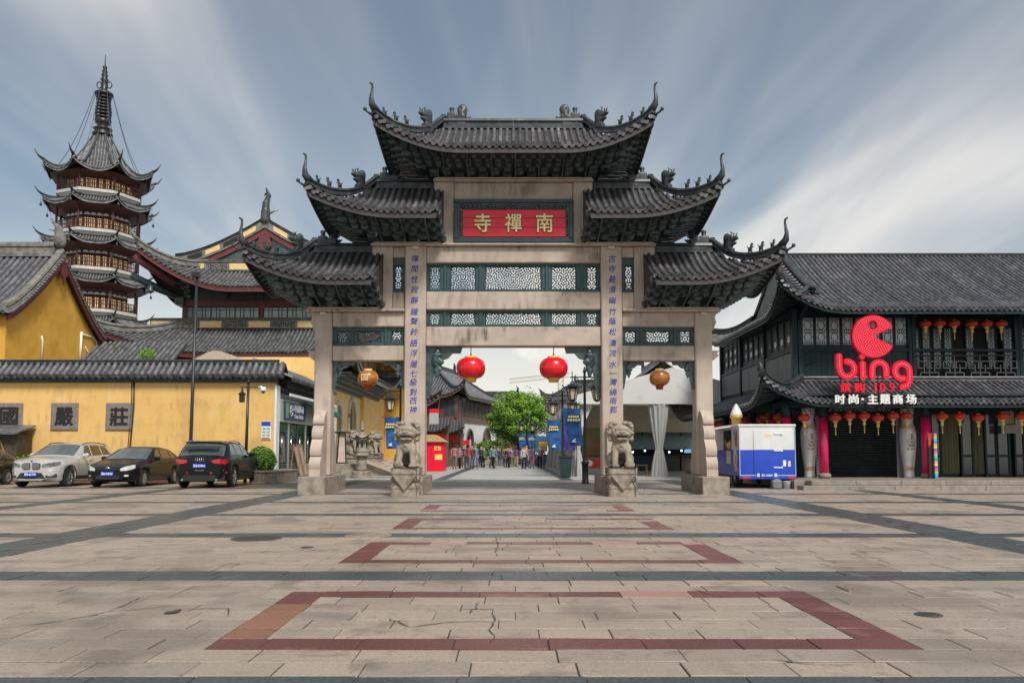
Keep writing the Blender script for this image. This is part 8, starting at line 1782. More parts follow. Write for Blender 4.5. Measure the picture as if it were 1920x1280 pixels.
# ================================================================== STREET LAMPS WITH BANNERS
M_lampg = mat('lamp_glass', (0.62, 0.52, 0.30), (0.7, 0.62, 0.4), rough=0.25, scale=4); M_ban = mat('banner_blue', (0.006, 0.03, 0.13), (0.015, 0.14, 0.42), rough=0.5, scale=2.4, stretch=(1, 1, 1.5)); M_bant = mat('banner_yellow', (0.75, 0.62, 0.15), rough=0.5); M_banp = mat('banner_violet', (0.03, 0.015, 0.14), (0.06, 0.04, 0.28), rough=0.5, scale=2.4)
def street_lamp(px, Y, label, H=4.55, arms=(-1, 1), banners=((-1, 0),), skew=0.0):
    x = WX(px, Y); t = thing('street_lamp', label, 'street lamp', (x, Y, 0), 'lamps with lanterns along the street')
    m = MB(); m.lathe([(0.15, 0), (0.15, 0.05), (0.13, 0.07), (0.13, 0.75), (0.16, 0.78), (0.15, 0.86), (0.08, 0.92), (0.06, 1.0), (0.05, H - 0.1), (0.08, H - 0.06), (0.06, H), (0.02, H + 0.15)], (x, Y, 0), 12); part('post', m, M_iron, t)
    for e in arms:
        m = MB(); m.tube([(x, Y, H - 0.28), (x + e * 0.58, Y, H - 0.28)], 0.03, 6); m.tube([(x, Y, H - 0.6), (x + e * 0.2, Y, H - 0.42), (x + e * 0.35, Y, H - 0.29)], 0.018, 5); m.tube([(x + e * 0.5, Y, H - 0.05), (x + e * 0.5, Y, H - 0.5)], 0.02, 5); part('arm', m, M_iron, t)
        lx, lz = x + e * 0.5, H - 1.28; m = MB(); m.lathe([(0.06, 0), (0.14, 0.06), (0.15, 0.10)], (lx, Y, lz), 6, smooth=False); m.lathe([(0.24, 0.52), (0.36, 0.60), (0.22, 0.66), (0.12, 0.72), (0.05, 0.82), (0.02, 0.9)], (lx, Y, lz), 6, smooth=False, lobes=0)
        for k in range(6):
            a = k * math.pi / 3; m.bar((lx + 0.15 * math.cos(a), Y + 0.15 * math.sin(a), lz + 0.1), (lx + 0.24 * math.cos(a), Y + 0.24 * math.sin(a), lz + 0.54), 0.03); m.tube([(lx + 0.34 * math.cos(a), Y + 0.34 * math.sin(a), lz + 0.6), (lx + 0.42 * math.cos(a), Y + 0.42 * math.sin(a), lz + 0.7)], [0.03, 0.012], 5)
        ln = part('lantern', m, M_iron, t); m = MB(); m.lathe([(0.13, 0.10), (0.21, 0.53)], (lx, Y, lz), 6, smooth=False); part('lantern_glass', m, M_lampg, ln)
    for e, kind in banners:
        z1, z0 = H - 1.55, H - 3.05; xa, xb = x + e * 0.08, x + e * 0.82; m = MB(); n = 8; mt = M_ban if kind == 0 else M_banp
        rows_ = [[(xa + (xb - xa) * i / n * (1 - 0.25 * (1 - j / n)) + e * 0.2 * (j / n) * skew, Y - 0.03 + 0.04 * math.sin(i * 1.3 + j), z0 + (z1 - z0) * j / n) for i in range(n + 1)] for j in range(n + 1)]
        m.grid(rows_); bn = part('banner', m, mt, t); m = MB(); m.tube([(x, Y, z1), (xb + e * 0.1, Y, z1)], 0.015, 5); part('banner_rail', m, M_iron, bn)
        c_ = (xa + xb) / 2
        if kind == 0:
            m = MB()
            for j, w_ in ((0.78, 0.22), (0.69, 0.26)):
                for k in range(5): m.box(c_ - w_ + 2 * w_ * k / 5, c_ - w_ + 2 * w_ * (k + 0.8) / 5, Y - 0.10, Y - 0.095, z0 + (z1 - z0) * j - 0.04, z0 + (z1 - z0) * j + 0.04)
            part('banner_print', m, M_bant, bn, kind='stuff'); m = MB(); m.prism([(c_ - 0.1, z0 + 0.14), (c_ + 0.12, z0 + 0.14), (c_ + 0.05, z0 + 0.2), (c_ + 0.08, z0 + 0.3), (c_ - 0.04, z0 + 0.24)], Y - 0.10, Y - 0.095, 'y'); part('banner_mark', m, M_white, bn)
    return t
street_lamp(1097, 32.3, 'street lamp with two lanterns and one blue banner at the white tent corner', banners=((-1, 0),), skew=0.6)
street_lamp(1055, 40.9, 'street lamp with blue and violet banners standing behind the dark bin', banners=((-1, 0), (1, 1)), H=4.4)
street_lamp(750, 38.2, 'street lamp with a blue banner beside the arched hall steps', H=4.45, banners=((-1, 0),), arms=(-1,), skew=-0.4)
street_lamp(853, 71, 'street lamp with blue and violet banners near the red booth', H=4.4, banners=((-1, 0), (1, 1)))
street_lamp(988, 73, 'street lamp with two blue banners beside the round tree', H=4.4, banners=((-1, 0), (1, 0)), arms=(-1, 1))
Y = 66; x = WX(861.5, Y); t = thing('tall_twin_lamp', 'tall thin black lamp with two heads before the white arcaded house', 'street lamp', (x, Y, 0)); zt_ = WZ(752, Y); m = MB(); m.tube([(x, Y, 0), (x, Y, zt_)], [0.09, 0.05], 8); part('post', m, M_iron, t)
for e in (-1, 1): m = MB(); m.tube([(x, Y, zt_ - 0.05), (x + e * 0.35, Y, zt_ + 0.05)], 0.03, 5); m.box(x + e * 0.35 - 0.16, x + e * 0.35 + 0.16, Y - 0.14, Y + 0.14, zt_, zt_ + 0.22, 0.03); part('lamp_head', m, M_iron, t)
Y = 39.6; x = WX(1060, Y); t = thing('waste_bin', 'dark green waste bin beside the banner lamp', 'bin', (x, Y, 0)); m = MB(); m.lathe([(0.26, 0), (0.28, 0.02), (0.36, 0.95), (0.42, 0.97), (0.42, 1.05), (0.34, 1.06)], (x, Y, 0), 4, a_off=math.pi / 4, smooth=False, sx=1.25); part('bin_body', m, mat('bin_green', (0.012, 0.03, 0.03), (0.02, 0.045, 0.045), rough=0.4), t); m = MB(); m.lathe([(0.12, 1.06), (0.1, 1.12), (0.02, 1.14)], (x, Y, 0), 12); part('bin_lid', m, M_iron, t)

# ================================================================== RIGHT OF THE STREET: tent and stalls
M_tent = mat('tent_canvas', (0.74, 0.74, 0.73), (0.82, 0.82, 0.81), rough=0.7, scale=0.7, spots=((0.5, 0.5, 0.48), 1.5, 0.58, 0.4)); M_curt2 = mat('tent_curtain', (0.42, 0.42, 0.41), (0.58, 0.58, 0.57), rough=0.75, scale=1.5, stretch=(6, 6, 0.3))
for m_ in (M_tent, M_curt2):      # cloth lets light through
    nt = m_.node_tree; bs = nt.nodes['Principled BSDF']; tl = nt.nodes.new('ShaderNodeBsdfTranslucent'); mx = nt.nodes.new('ShaderNodeMixShader'); mx.inputs[0].default_value = 0.25; tl.inputs[0].default_value = (0.72, 0.68, 0.6, 1)
    nt.links.new(bs.outputs[0], mx.inputs[1]); nt.links.new(tl.outputs[0], mx.inputs[2]); nt.links.new(mx.outputs[0], nt.nodes['Material Output'].inputs[0])
TF, TX0, TX1, TE, TA = 41.0, WX(1081, 41.0), 13.4, WZ(757, 41), WZ(690, 41)
TXa = WX(1262, 41); tent = thing('event_tent', 'long white gabled market tent with tied curtains along the street', 'tent', ((TX0 + TX1) / 2, 55, 0))
TE2 = TE + 0.42
m = MB(); m.prism([(TX0, TE), (TX1, TE), (TX1, TE2), (TXa, TA), (TX0, TE2)], TF, TF + 0.04, 'y'); part('gable_cloth', m, M_tent, tent)
TB = 74.0
for a, b_ in ((TX0, TXa), (TXa, TX1)):
    m = MB(); q = [(a, TF, TE2 if a != TXa else TA), (b_, TF, TA if b_ == TXa else TE2), (b_, TB, TA if b_ == TXa else TE2), (a, TB, TE2 if a != TXa else TA)]; m.add(q + [(x, y, z + 0.04) for x, y, z in q], [(3, 2, 1, 0), (4, 5, 6, 7), (0, 1, 5, 4), (1, 2, 6, 5), (2, 3, 7, 6), (3, 0, 4, 7)]); part('roof_cloth', m, M_tent, tent)
m = MB(); m.box(TX0 - 0.03, TX0 + 0.01, TF, TB, TE, TE2 + 0.03); part('side_valance', m, M_tent, tent)
def tied_curtain(x, y, z1, w, parent, zt=1.45, ry=0.3, k=11):
    """gathered cloth hung from the eave, drawn in at the tie"""
    m = MB(); rows_ = []
    for j in range(17):
        z = z1 * (1 - j / 16); q = (z - zt) / (z1 - zt) if z > zt else (zt - z) / zt * 0.7; s = 0.30 + 0.70 * abs(q) ** 0.75
        rows_.append([(x + w * s * (1 + 0.20 * math.sin(k * a + 0.6 * j / 16)) * math.cos(a), y + ry * s * (1 + 0.20 * math.sin(k * a + 1)) * math.sin(a), z) for a in [2 * math.pi * i / 66 for i in range(66)]])
    m.grid(rows_, close=True); m.f = [f[::-1] for f in m.f]; part('curtain', m, M_curt2, parent)
    b = MB(); b.lathe([(w * 0.34, zt - 0.05), (w * 0.38, zt), (w * 0.34, zt + 0.05)], (x, y, 0), 14, caps=False, sy=ry / w); part('curtain_tie', b, M_curt2, parent)
def pole(x, y, h): b = MB(); b.box(x - 0.06, x + 0.06, y - 0.06, y + 0.06, 0, h); part('tent_pole', b, M_alu, tent)
tied_curtain(WX(1238, TF), TF + 0.3, TE, 0.48, tent); pole(WX(1238, TF), TF + 0.3, TE)
pole(TX0 + 0.1, TF + 0.1, TE); pole(TX1 - 0.1, TF + 0.1, TE)
for i, y in enumerate((41.9, 46.5, 51.0, 55.5, 60.5, 66, 71)): tied_curtain(TX0 + 0.1, y, TE, 0.42, tent, ry=0.7); pole(TX0 + 0.15, y, TE)
m = MB(); m.add([(TX0 + 0.9, TF + 0.3, TE), (TX0 + 0.1, TF + 0.4, TE), (TX0 + 0.1, TF + 0.4, 2.0)], [(0, 1, 2)]); part('loose_flap', m, M_tent, tent)
m = MB(); m.box(TX0 + 0.2, TX1 - 0.1, TF + 14.0, TF + 14.1, 2.6, TE2 + 0.3); part('inner_screen', m, mat('tent_lining', (0.44, 0.39, 0.31), (0.5, 0.45, 0.37), rough=0.8), tent)
m = MB(); m.box(TX0 + 0.3, TX1, TF + 7.0, TF + 7.06, WZ(785, 48), TE + 0.3); part('inner_valance', m, MATS['tent_lining'], tent)
# food hall inside
fh = thing('food_counter_row', 'dark food hall front with grey teal awnings inside the tent', 'stall', (9, 56, 0))
m = MB(); m.box(TX0 + 1.2, 16, 56.2, 56.5, 0, 4.4); part('back_wall', m, M_black, fh)
m = MB(); m.add([(TX0 + 1.2, 55.0, WZ(828, 55)), (16, 55.0, WZ(828, 55)), (16, 56.1, WZ(803, 56)), (TX0 + 1.2, 56.1, WZ(803, 56)), (TX0 + 1.2, 55.0, WZ(842, 55)), (16, 55.0, WZ(842, 55))], [(0, 1, 2, 3), (4, 5, 1, 0)]); part('awning', m, mat('awning_grey_teal', (0.16, 0.23, 0.23), (0.22, 0.30, 0.30), rough=0.6), fh)
for i in range(7): b = MB(); x = TX0 + 1.8 + i * 1.35; b.bar((x, 54.95, WZ(842, 55)), (x - 0.15, 55.9, WZ(800, 56)), 0.06); part('awning_strut', b, M_iron, fh)
rsx = random.Random(21); cl_ = [(0.15, 0.35, 0.6), (0.2, 0.5, 0.15), (0.6, 0.12, 0.08), (0.6, 0.5, 0.2), (0.5, 0.5, 0.5), (0.05, 0.3, 0.3)]
for i in range(34):
    x = TX0 + 1.4 + rsx.random() * 10; z = rsx.uniform(1.35, 2.55); b = MB(); w_, h = rsx.uniform(0.12, 0.4), rsx.uniform(0.1, 0.35); b.box(x - w_, x + w_, 56.1, 56.19, z - h / 2, z + h / 2, 0.02); k = rsx.randrange(6); part('menu_light_box', b, mat('menu_glow_%d' % k, cl_[k], rough=0.4, emit=cl_[k], estr=1.0), fh)
for i in range(12):
    b = MB(); b.ball((TX0 + 1.6 + i * 0.83, 54.6, WZ(850, 54.6) + 0.1 * (i % 3)), 0.07, 8, 5); part('hanging_bulb', b, mat('bulb_glow', (0.8, 0.9, 1.0), emit=(0.75, 0.9, 1.0), estr=2.5), fh)
for i in range(6): b = MB(); x = TX0 + 1.6 + i * 1.6; b.box(x, x + 1.5, 53.6, 54.3, 0, 0.95, 0.02); b.box(x - 0.03, x + 1.53, 53.5, 54.35, 0.952, 1.02, 0.01); part('counter', b, mat('counter_%d' % (i % 3), ((0.06, 0.07, 0.07), (0.10, 0.08, 0.06), (0.03, 0.05, 0.08))[i % 3], rough=0.5), fh)
m = MB(); m.box(WX(1222, 53), WX(1265, 53), 58.4, 58.5, WZ(803, 58), WZ(784, 58)); m.box(WX(1130, 53), WX(1190, 53), 58.4, 58.5, WZ(803, 58), WZ(784, 58)); part('upper_window', m, M_glassd, fh)
m = MB(); m.box(WX(1268, 55), WX(1290, 55), 55.9, 55.98, WZ(803, 55.9), WZ(786, 55.9)); part('white_sign', m, M_white, fh); m = MB(); m.box(WX(1289, 55), WX(1296, 55), 55.88, 55.96, WZ(803, 55.9), WZ(786, 55.9)); part('red_sign', m, M_slr, fh)
# stool, bench and red cooler
for k, (px, Y) in enumerate(((1203, 44.0), (1150, 43.2))):
    x = WX(px, Y)
    if k == 0:
        t = thing('wooden_stool', 'plain wooden bench stool inside the tent by the tied curtain', 'stool', (x, Y, 0)); b = MB(); b.box(x - 0.32, x + 0.32, Y - 0.2, Y + 0.2, 0.5, 0.56, 0.01); part('seat', b, mat('bench_wood', (0.32, 0.18, 0.06), (0.4, 0.25, 0.1), rough=0.6), t)
        for sx in (-1, 1):
            for sy in (-1, 1): b = MB(); b.bar((x + sx * 0.27, Y + sy * 0.15, 0), (x + sx * 0.25, Y + sy * 0.14, 0.5), 0.06); part('leg', b, MATS['bench_wood'], t)
Y = 44.5; x = WX(1113, Y); t = thing('food_stall', 'small stall with a red hood and grey drum beside the tent corner', 'stall', (x, Y, 0)); m = MB(); m.box(x - 0.5, x + 0.6, Y, Y + 0.9, 0, 0.95, 0.04); part('drum', m, mat('drum_grey', (0.25, 0.26, 0.25), (0.32, 0.33, 0.32), rough=0.4), t); m = MB(); m.box(x - 0.45, x + 0.55, Y - 0.02, Y - 0.003, 0.35, 0.9, 0.006); part('red_front', m, M_slr, t); m = MB(); m.prism([(x - 0.25 + 0.2 * math.cos(a), 0.63 + 0.17 * math.sin(a)) for a in [2 * math.pi * i / 14 for i in range(14)]], Y - 0.03, Y - 0.021, 'y'); part('white_disc', m, M_white, t)
m = MB(); m.box(x - 0.8, x + 0.9, Y + 0.5, Y + 0.55, 1.0, 2.6); part('back_board', m, mat('stall_brown', (0.16, 0.10, 0.05), (0.22, 0.14, 0.07), rough=0.7, scale=2), t); m = MB(); m.add([(x + 0.2, Y + 0.2, 1.5), (x + 0.9, Y + 0.2, 1.5), (x + 0.55, Y + 0.3, 2.0)], [(0, 1, 2)]); part('red_hood', m, M_slr, t)
m = MB(); m.box(x + 0.15, x + 0.75, Y + 0.46, Y + 0.49, 2.2, 2.55); part('green_sign', m, mat('sign_leaf', (0.05, 0.2, 0.03), rough=0.5), t)
# far stalls along the street
cl2 = [('blue', (0.03, 0.13, 0.33)), ('red', (0.5, 0.02, 0.02)), ('yellow', (0.6, 0.42, 0.05)), ('teal', (0.02, 0.16, 0.17))]
for i, (Y, px) in enumerate(((76, 1018), (80, 1008), (84, 1000), (88, 1013))):
    nm, c3 = cl2[i]; x = WX(px, Y); t = thing('market_stall', 'small %s market stall at the far end of the tent' % nm, 'stall', (x, Y, 0), 'stalls beyond the tent'); mt = mat('stall_' + nm, c3, rough=0.6)
    m = MB(); m.box(x - 0.7, x + 0.7, Y, Y + 1.2, 0, 1.0, 0.02); part('counter', m, mt, t); m = MB(); m.prism([(x - 0.9, 2.3), (x + 0.9, 2.3), (x + 0.75, 2.75), (x - 0.75, 2.75)], Y - 0.3, Y + 1.4, 'y'); part('awning', m, mt, t)
    for sx in (-1, 1): b = MB(); b.bar((x + sx * 0.75, Y, 0), (x + sx * 0.75, Y, 2.3), 0.06); part('stall_post', b, M_iron, t)
    m = MB(); m.box(x - 0.4, x + 0.4, Y - 0.34, Y - 0.31, 1.3, 2.2, 0.01); part('hanging_sign', m, mat('stall_sign_%d' % i, cl2[(i + 2) % 4][1], rough=0.5), t)

# ================================================================== FAR END
M_brown = mat('brown_timber', (0.10, 0.055, 0.04), (0.15, 0.085, 0.06), rough=0.6, scale=4); M_wash = mat('white_wash', (0.55, 0.55, 0.54), (0.66, 0.66, 0.65), rough=0.85, scale=1, streak=[((0.4, 0.4, 0.39), 0.4, 0.55)])
def house(name, label, cx_, cy, rz, w, d, z0, z1, zr, wall, roofm, over=0.9, lift=0.8, win=None, arch=False, band=None, hipped=True, pitch=0.32):
    """small house built at its own origin and then turned into place; front faces -y"""
    t = thing(name, label, 'building', (0, 0, 0)); m = MB()
    if arch:
        mm = arch_wall(-w / 2, w / 2, 0, z0, [(-w * 0.22, 1.05, z0 - 0.7), (w * 0.2, 1.5, z0 - 0.45)], d / 2); mm.v = [(y, -x, z) for x, y, z in mm.v]; part('arcade_wall', mm, wall, t)
        for yc, hw, zt in ((-w * 0.22, 1.05, z0 - 0.7), (w * 0.2, 1.5, z0 - 0.45)):
            b = MB(); b.tube([(yc - hw, -d / 2 - 0.02, 0), (yc - hw, -d / 2 - 0.02, zt - hw)] + [(yc - hw * math.cos(math.pi * k / 10), -d / 2 - 0.02, zt - hw + hw * math.sin(math.pi * k / 10)) for k in range(1, 10)] + [(yc + hw, -d / 2 - 0.02, zt - hw), (yc + hw, -d / 2 - 0.02, 0)], 0.14, 6); part('arch_trim', b, M_brown, t)
        b = MB(); b.box(-w / 2, w / 2, -d / 2 + 1.5, d / 2, 0, z0); part('inner_wall', b, M_black, t); b = MB(); b.box(-w / 2, -w / 2 + 0.3, -d / 2 + 0.4, d / 2, 0, z0); part('side_wall', b, wall, t)
    else: m.box(-w / 2, w / 2, -d / 2, d / 2, 0, z0); part('wall', m, wall, t)
    if z1 > z0: m = MB(); m.box(-w / 2 - 0.1, w / 2 + 0.1, -d / 2 - 0.1, d / 2 + 0.1, z0 + 0.002, z1); part('upper_wall', m, band or M_brown, t)
    if win:
        for side, L_ in (('f', w), ('s', d), ('t', d)):
            k = max(2, int(L_ / win)); 
            for i in range(k):
                a = -L_ / 2 + L_ * (i + 0.12) / k; b2 = -L_ / 2 + L_ * (i + 0.88) / k; za, zb2 = z0 + 0.62, z1 - 0.25; b = MB()
                if side == 'f': b.box(a, b2, -d / 2 - 0.13, -d / 2 - 0.09, za, zb2)
                elif side == 's': b.box(w / 2 + 0.09, w / 2 + 0.13, a, b2, za, zb2)
                else: b.box(-w / 2 - 0.13, -w / 2 - 0.09, a, b2, za, zb2)
                wn = part('window', b, M_glassd, t); f = MB()
                for q in (0, 0.5, 1.0):
                    u = a + (b2 - a) * q
                    if side == 'f': f.box(u - 0.04, u + 0.04, -d / 2 - 0.16, -d / 2 - 0.131, za, zb2)
                    elif side == 's': f.box(w / 2 + 0.131, w / 2 + 0.16, u - 0.04, u + 0.04, za, zb2)
                    else: f.box(-w / 2 - 0.16, -w / 2 - 0.131, u - 0.04, u + 0.04, za, zb2)
                part('frame', f, M_brown, wn)
    hw, hd = w / 2 + over, d / 2 + over; run = hd; rh = max(0.3, hw - hd) if hipped else hw
    cor = [(sx * hw, sy * hd, 0.7 * sx, 0.7 * sy) for sx in (-1, 1) for sy in (-1, 1)]; kw = dict(corners=cor, Lc=2.6, H=lift, Fl=0.25, p=1.3, pw=2.2)
    sl = [Slope((0, 0), (1, 0), (0, sy), zr, z1 + 0.0, hd, hw, hw, rh, rh, **kw) for sy in (-1, 1)]
    if hipped: sl += [Slope((sx * rh, 0), (0, 1), (sx, 0), zr, z1, hw - rh, hd, hd, 0, 0, **kw) for sx in (-1, 1)]
    m = MB(); [s_.deck(m, 16, 6, 0, 0.15) for s_ in sl]; rf = part('roof', m, M_pan, t); tile_mass(sl, rf, pitch, pitch * 0.28, roofm, seg=4, n=3); m = MB(); [s_.eave_board(m, 0.22, 0.08, 0.07, 16) for s_ in sl]; part('eave_board', m, M_brown, rf)
    m = MB(); strip(m, [(-rh, 0, zr), (rh, 0, zr)], 0.35, 0.45); part('ridge', m, M_ridge, rf)
    for si in (0, 1):
        for e in (-1, 1):
            if hipped:
                pts = sl[si].hip_line(e, 0, 8, 0.03); m = MB(); strip(m, pts, 0.28, 0.34); d_ = (pts[-1] - pts[-3]).normalized(); hz = Vector((d_.x, d_.y, 0)).normalized(); m.tube([pts[-1] + Vector((0, 0, 0.15)), pts[-1] + hz * 0.3 + Vector((0, 0, 0.5))], [0.12, 0.03], 5); part('hip_ridge', m, M_ridge, rf)
    for e in (-1, 1): m = MB(); m.tube([(e * rh, 0, zr + 0.2), (e * (rh + 0.1), 0, zr + 0.9), (e * (rh - 0.15), 0, zr + 1.25)], [0.2, 0.15, 0.05], 6); part('ridge_end', m, M_ridge, rf)
    t.location = (cx_, cy, 0); t.rotation_euler = (0, 0, rz); return t
house('arcaded_house', 'white arcaded house with a brown window storey and dark sweeping roof', -7.5, 88.3, R(75.6), 15, 8, 4.3, 6.9, 10.2, M_wash, M_tile_dk, win=1.35, arch=True, lift=1.1)
house('brown_shop_house', 'brown timber shop house with a layered roof next to the arcaded house', -10.3, 74.0, R(6), 5.0, 5.0, 3.2, 5.2, 7.6, M_wash, M_tile_dk, win=1.4, lift=1.1)
for k, (px, Y, wd) in enumerate(((813, 66, 2.6), (838, 70, 3.0))):
    x = WX(px, Y); t = thing('street_stall_roof', ('small tiled stall roof behind the red booth' if k == 0 else 'small tiled stall roof with red lantern rows above it'), 'stall', (x, Y, 0), 'little tiled stalls'); cor = [(x + sx * wd / 2, Y - 1.2, sx * 0.7, -0.7) for sx in (-1, 1)]
    s_ = Slope((x, Y + 0.6), (1, 0), (0, -1), 4.0, 2.9, 1.8, wd / 2, wd / 2, wd / 2, wd / 2, cor, 1.4, 0.6, 0.2, 1.3); m = MB(); s_.deck(m, 10, 4, 0, 0.1); rf = part('roof', m, M_pan, t); tile_mass([s_], rf, 0.26, 0.07, M_tile_dk, seg=3); m = MB(); m.box(x - wd / 2 + 0.1, x + wd / 2 - 0.1, Y, Y + 0.6, 0, 3.2); part('front', m, M_brown, t)
    m = MB(); m.box(x - wd * 0.4, x + wd * 0.4, Y - 0.1, Y - 0.04, 2.1, 2.75); part('red_sign', m, M_slr, t)
x, Y = WX(842, 74), 74; t = thing('lantern_rack', 'rack of small red lanterns hung in rows on the shop house', 'lantern rack', (x, Y, 5)); za, zb2 = WZ(803, Y), WZ(787, Y); m = MB(); m.box(x - 1.0, x + 1.0, Y, Y + 0.1, za - 0.05, zb2 + 0.1); m.box(x - 0.9, x - 0.8, Y, Y + 1.2, za, zb2); part('rack', m, M_brown, t); 
for i in range(7):
    for j in range(3): b = MB(); b.lathe([(0.02, -0.12), (0.11, -0.06), (0.12, 0), (0.11, 0.06), (0.02, 0.12)], (x - 0.86 + i * 0.285, Y - 0.12, za + 0.14 + j * (zb2 - za - 0.1) / 2.4), 8); part('lantern', b, M_slr, t)
Y = 62; x = WX(813, Y); t = thing('hanging_shop_sign', 'tall grey hanging shop sign with a red head', 'sign', (x, Y, 0)); z0, z1, zm2 = WZ(795, Y), WZ(766, Y), WZ(774, Y); wd = 0.36
m = MB(); m.box(x - wd, x + wd, Y, Y + 0.12, z0, zm2, 0.01); part('grey_panel', m, mat('sign_grey', (0.36, 0.36, 0.35), (0.42, 0.42, 0.41), rough=0.5), t); m = MB(); m.box(x - wd, x + wd, Y - 0.005, Y + 0.125, zm2 + 0.003, z1, 0.01); part('red_head', m, M_sgn, t); m = MB(); m.tube([(x - 0.6, Y + 0.06, 0), (x - 0.6, Y + 0.06, z1)], 0.05, 6); m.tube([(x - 0.6, Y + 0.06, z1 - 0.1), (x, Y + 0.06, z1 - 0.1)], 0.03, 5); part('sign_post', m, M_iron, t)
Y = 52; x0, x1 = WX(799, Y), WX(832, Y); t = thing('red_booth', 'bright red market booth with yellow panel left of the street', 'booth', ((x0 + x1) / 2, Y + 0.8, 0)); m = MB(); m.box(x0, x1, Y, Y + 2.2, 0, WZ(828, Y) , 0.02); part('booth_body', m, M_sgn, t); m = MB(); m.box((x0 + x1) / 2 + 0.0, x1 - 0.1, Y - 0.03, Y - 0.003, 0.75, 1.1); m2 = text_mb('红包', 0.3, 0.01, 0.01); fit(m2, 0.45, 0.3); m2.shift(x1 - 0.4, Y - 0.02, 1.5); part('booth_print', m, M_bant, t); part('booth_lettering', m2, M_bant, t)
m = MB(); m.prism([(x0 - 0.15, WZ(828, Y) + 0.002), (x1 + 0.15, WZ(828, Y) + 0.002), (x1 - 0.6, WZ(822, Y) + 0.25), (x0, WZ(822, Y) + 0.25)], Y - 0.2, Y + 2.4, 'y'); part('booth_roof', m, mat('booth_tan', (0.45, 0.28, 0.12), (0.5, 0.33, 0.16), rough=0.6), t)
for px, Y, cc, lb in ((872, 75, M_sgn, 'red shop banner below the arcade'), (875, 74, M_bant, 'pale yellow upright shop banner below the arcade')):
    x = WX(px, Y); t = thing('shop_banner', lb, 'banner', (x, Y, 0)); z0, z1 = (WZ(833, Y), WZ(825, Y)) if cc is M_sgn else (WZ(851, Y), WZ(834, Y)); wd = 0.42 if cc is M_sgn else 0.12; m = MB(); m.box(x - wd, x + wd, Y, Y + 0.05, z0, z1); part('cloth', m, cc, t); m = MB(); m.tube([(x, Y + 0.1, 0), (x, Y + 0.1, z1)], 0.03, 5); part('banner_pole', m, M_iron, t)
# backdrop houses beyond the tree
house('far_white_hall', 'distant white-walled hall with a dark gabled roof beside the crane', WX(1082, 130) + 2.5, 133, R(-12), 13, 8, WZ(757, 130), WZ(752, 130) + 0.2, WZ(716, 133), M_wash, M_tile_dk, lift=1.3, band=M_wash)
house('far_long_house', 'long low dark roofed house below the distant white hall', WX(1052, 110) + 3, 112, 0, 13, 5, WZ(774, 110), WZ(773, 110) + 0.1, WZ(753, 112), M_wash, M_tile_dk, lift=0.3, hipped=False)
house('far_dark_house', 'dark roofed house behind the round tree', WX(930, 112), 116, 0, 13, 7, WZ(775, 112), WZ(760, 112), WZ(738, 115), M_brown, M_tile_dk, lift=0.5)
house('tent_side_house', 'white gabled house with grey roof rising behind the white tent', WX(1245, 66), 71, R(90), 9, 8.0, WZ(735, 66), WZ(734, 66), WZ(676, 66), M_wash, M_tile_dk, lift=0.1, hipped=False, over=0.5)
house('far_shops', 'row of low dark shops closing the end of the street', 6.5, 124, 0, 34, 5, 4.0, 4.3, 7.6, M_brown, M_tile_dk, lift=0.3, hipped=False)
# tower crane
CYr = 320; cr = thing('tower_crane', 'distant tower crane with a long thin jib above the far roofs', 'crane', (WX(1050, CYr), CYr, 0)); M_cr = mat('crane_paint', (0.36, 0.30, 0.22), (0.45, 0.38, 0.3), rough=0.6); x = WX(1052, CYr); zt_ = WZ(707, CYr); m = MB()
for sx in (-1, 1):
    for sy in (-1, 1): m.bar((x + sx, CYr + sy, 0), (x + sx, CYr + sy, zt_), 0.35)
k = 0; z = 0
while z < zt_ - 2: m.bar((x - 1, CYr - 1, z), (x + 1, CYr - 1, z + 2), 0.22); m.bar((x - 1, CYr - 1, z + 2), (x + 1, CYr - 1, z + 2), 0.22); z += 2
part('mast', m, M_cr, cr); m = MB(); a, b_ = W(955, 717.5, CYr), W(1068, 706, CYr)
for e in (0, 1.6): m.bar(a + Vector((0, 0, e)), b_ + Vector((0, 0, e)), 0.3)
for i in range(30): p0, p1 = a + (b_ - a) * i / 30, a + (b_ - a) * (i + 1) / 30; m.bar(p0, p1 + Vector((0, 0, 1.6)), 0.15)
part('jib', m, M_cr, cr)
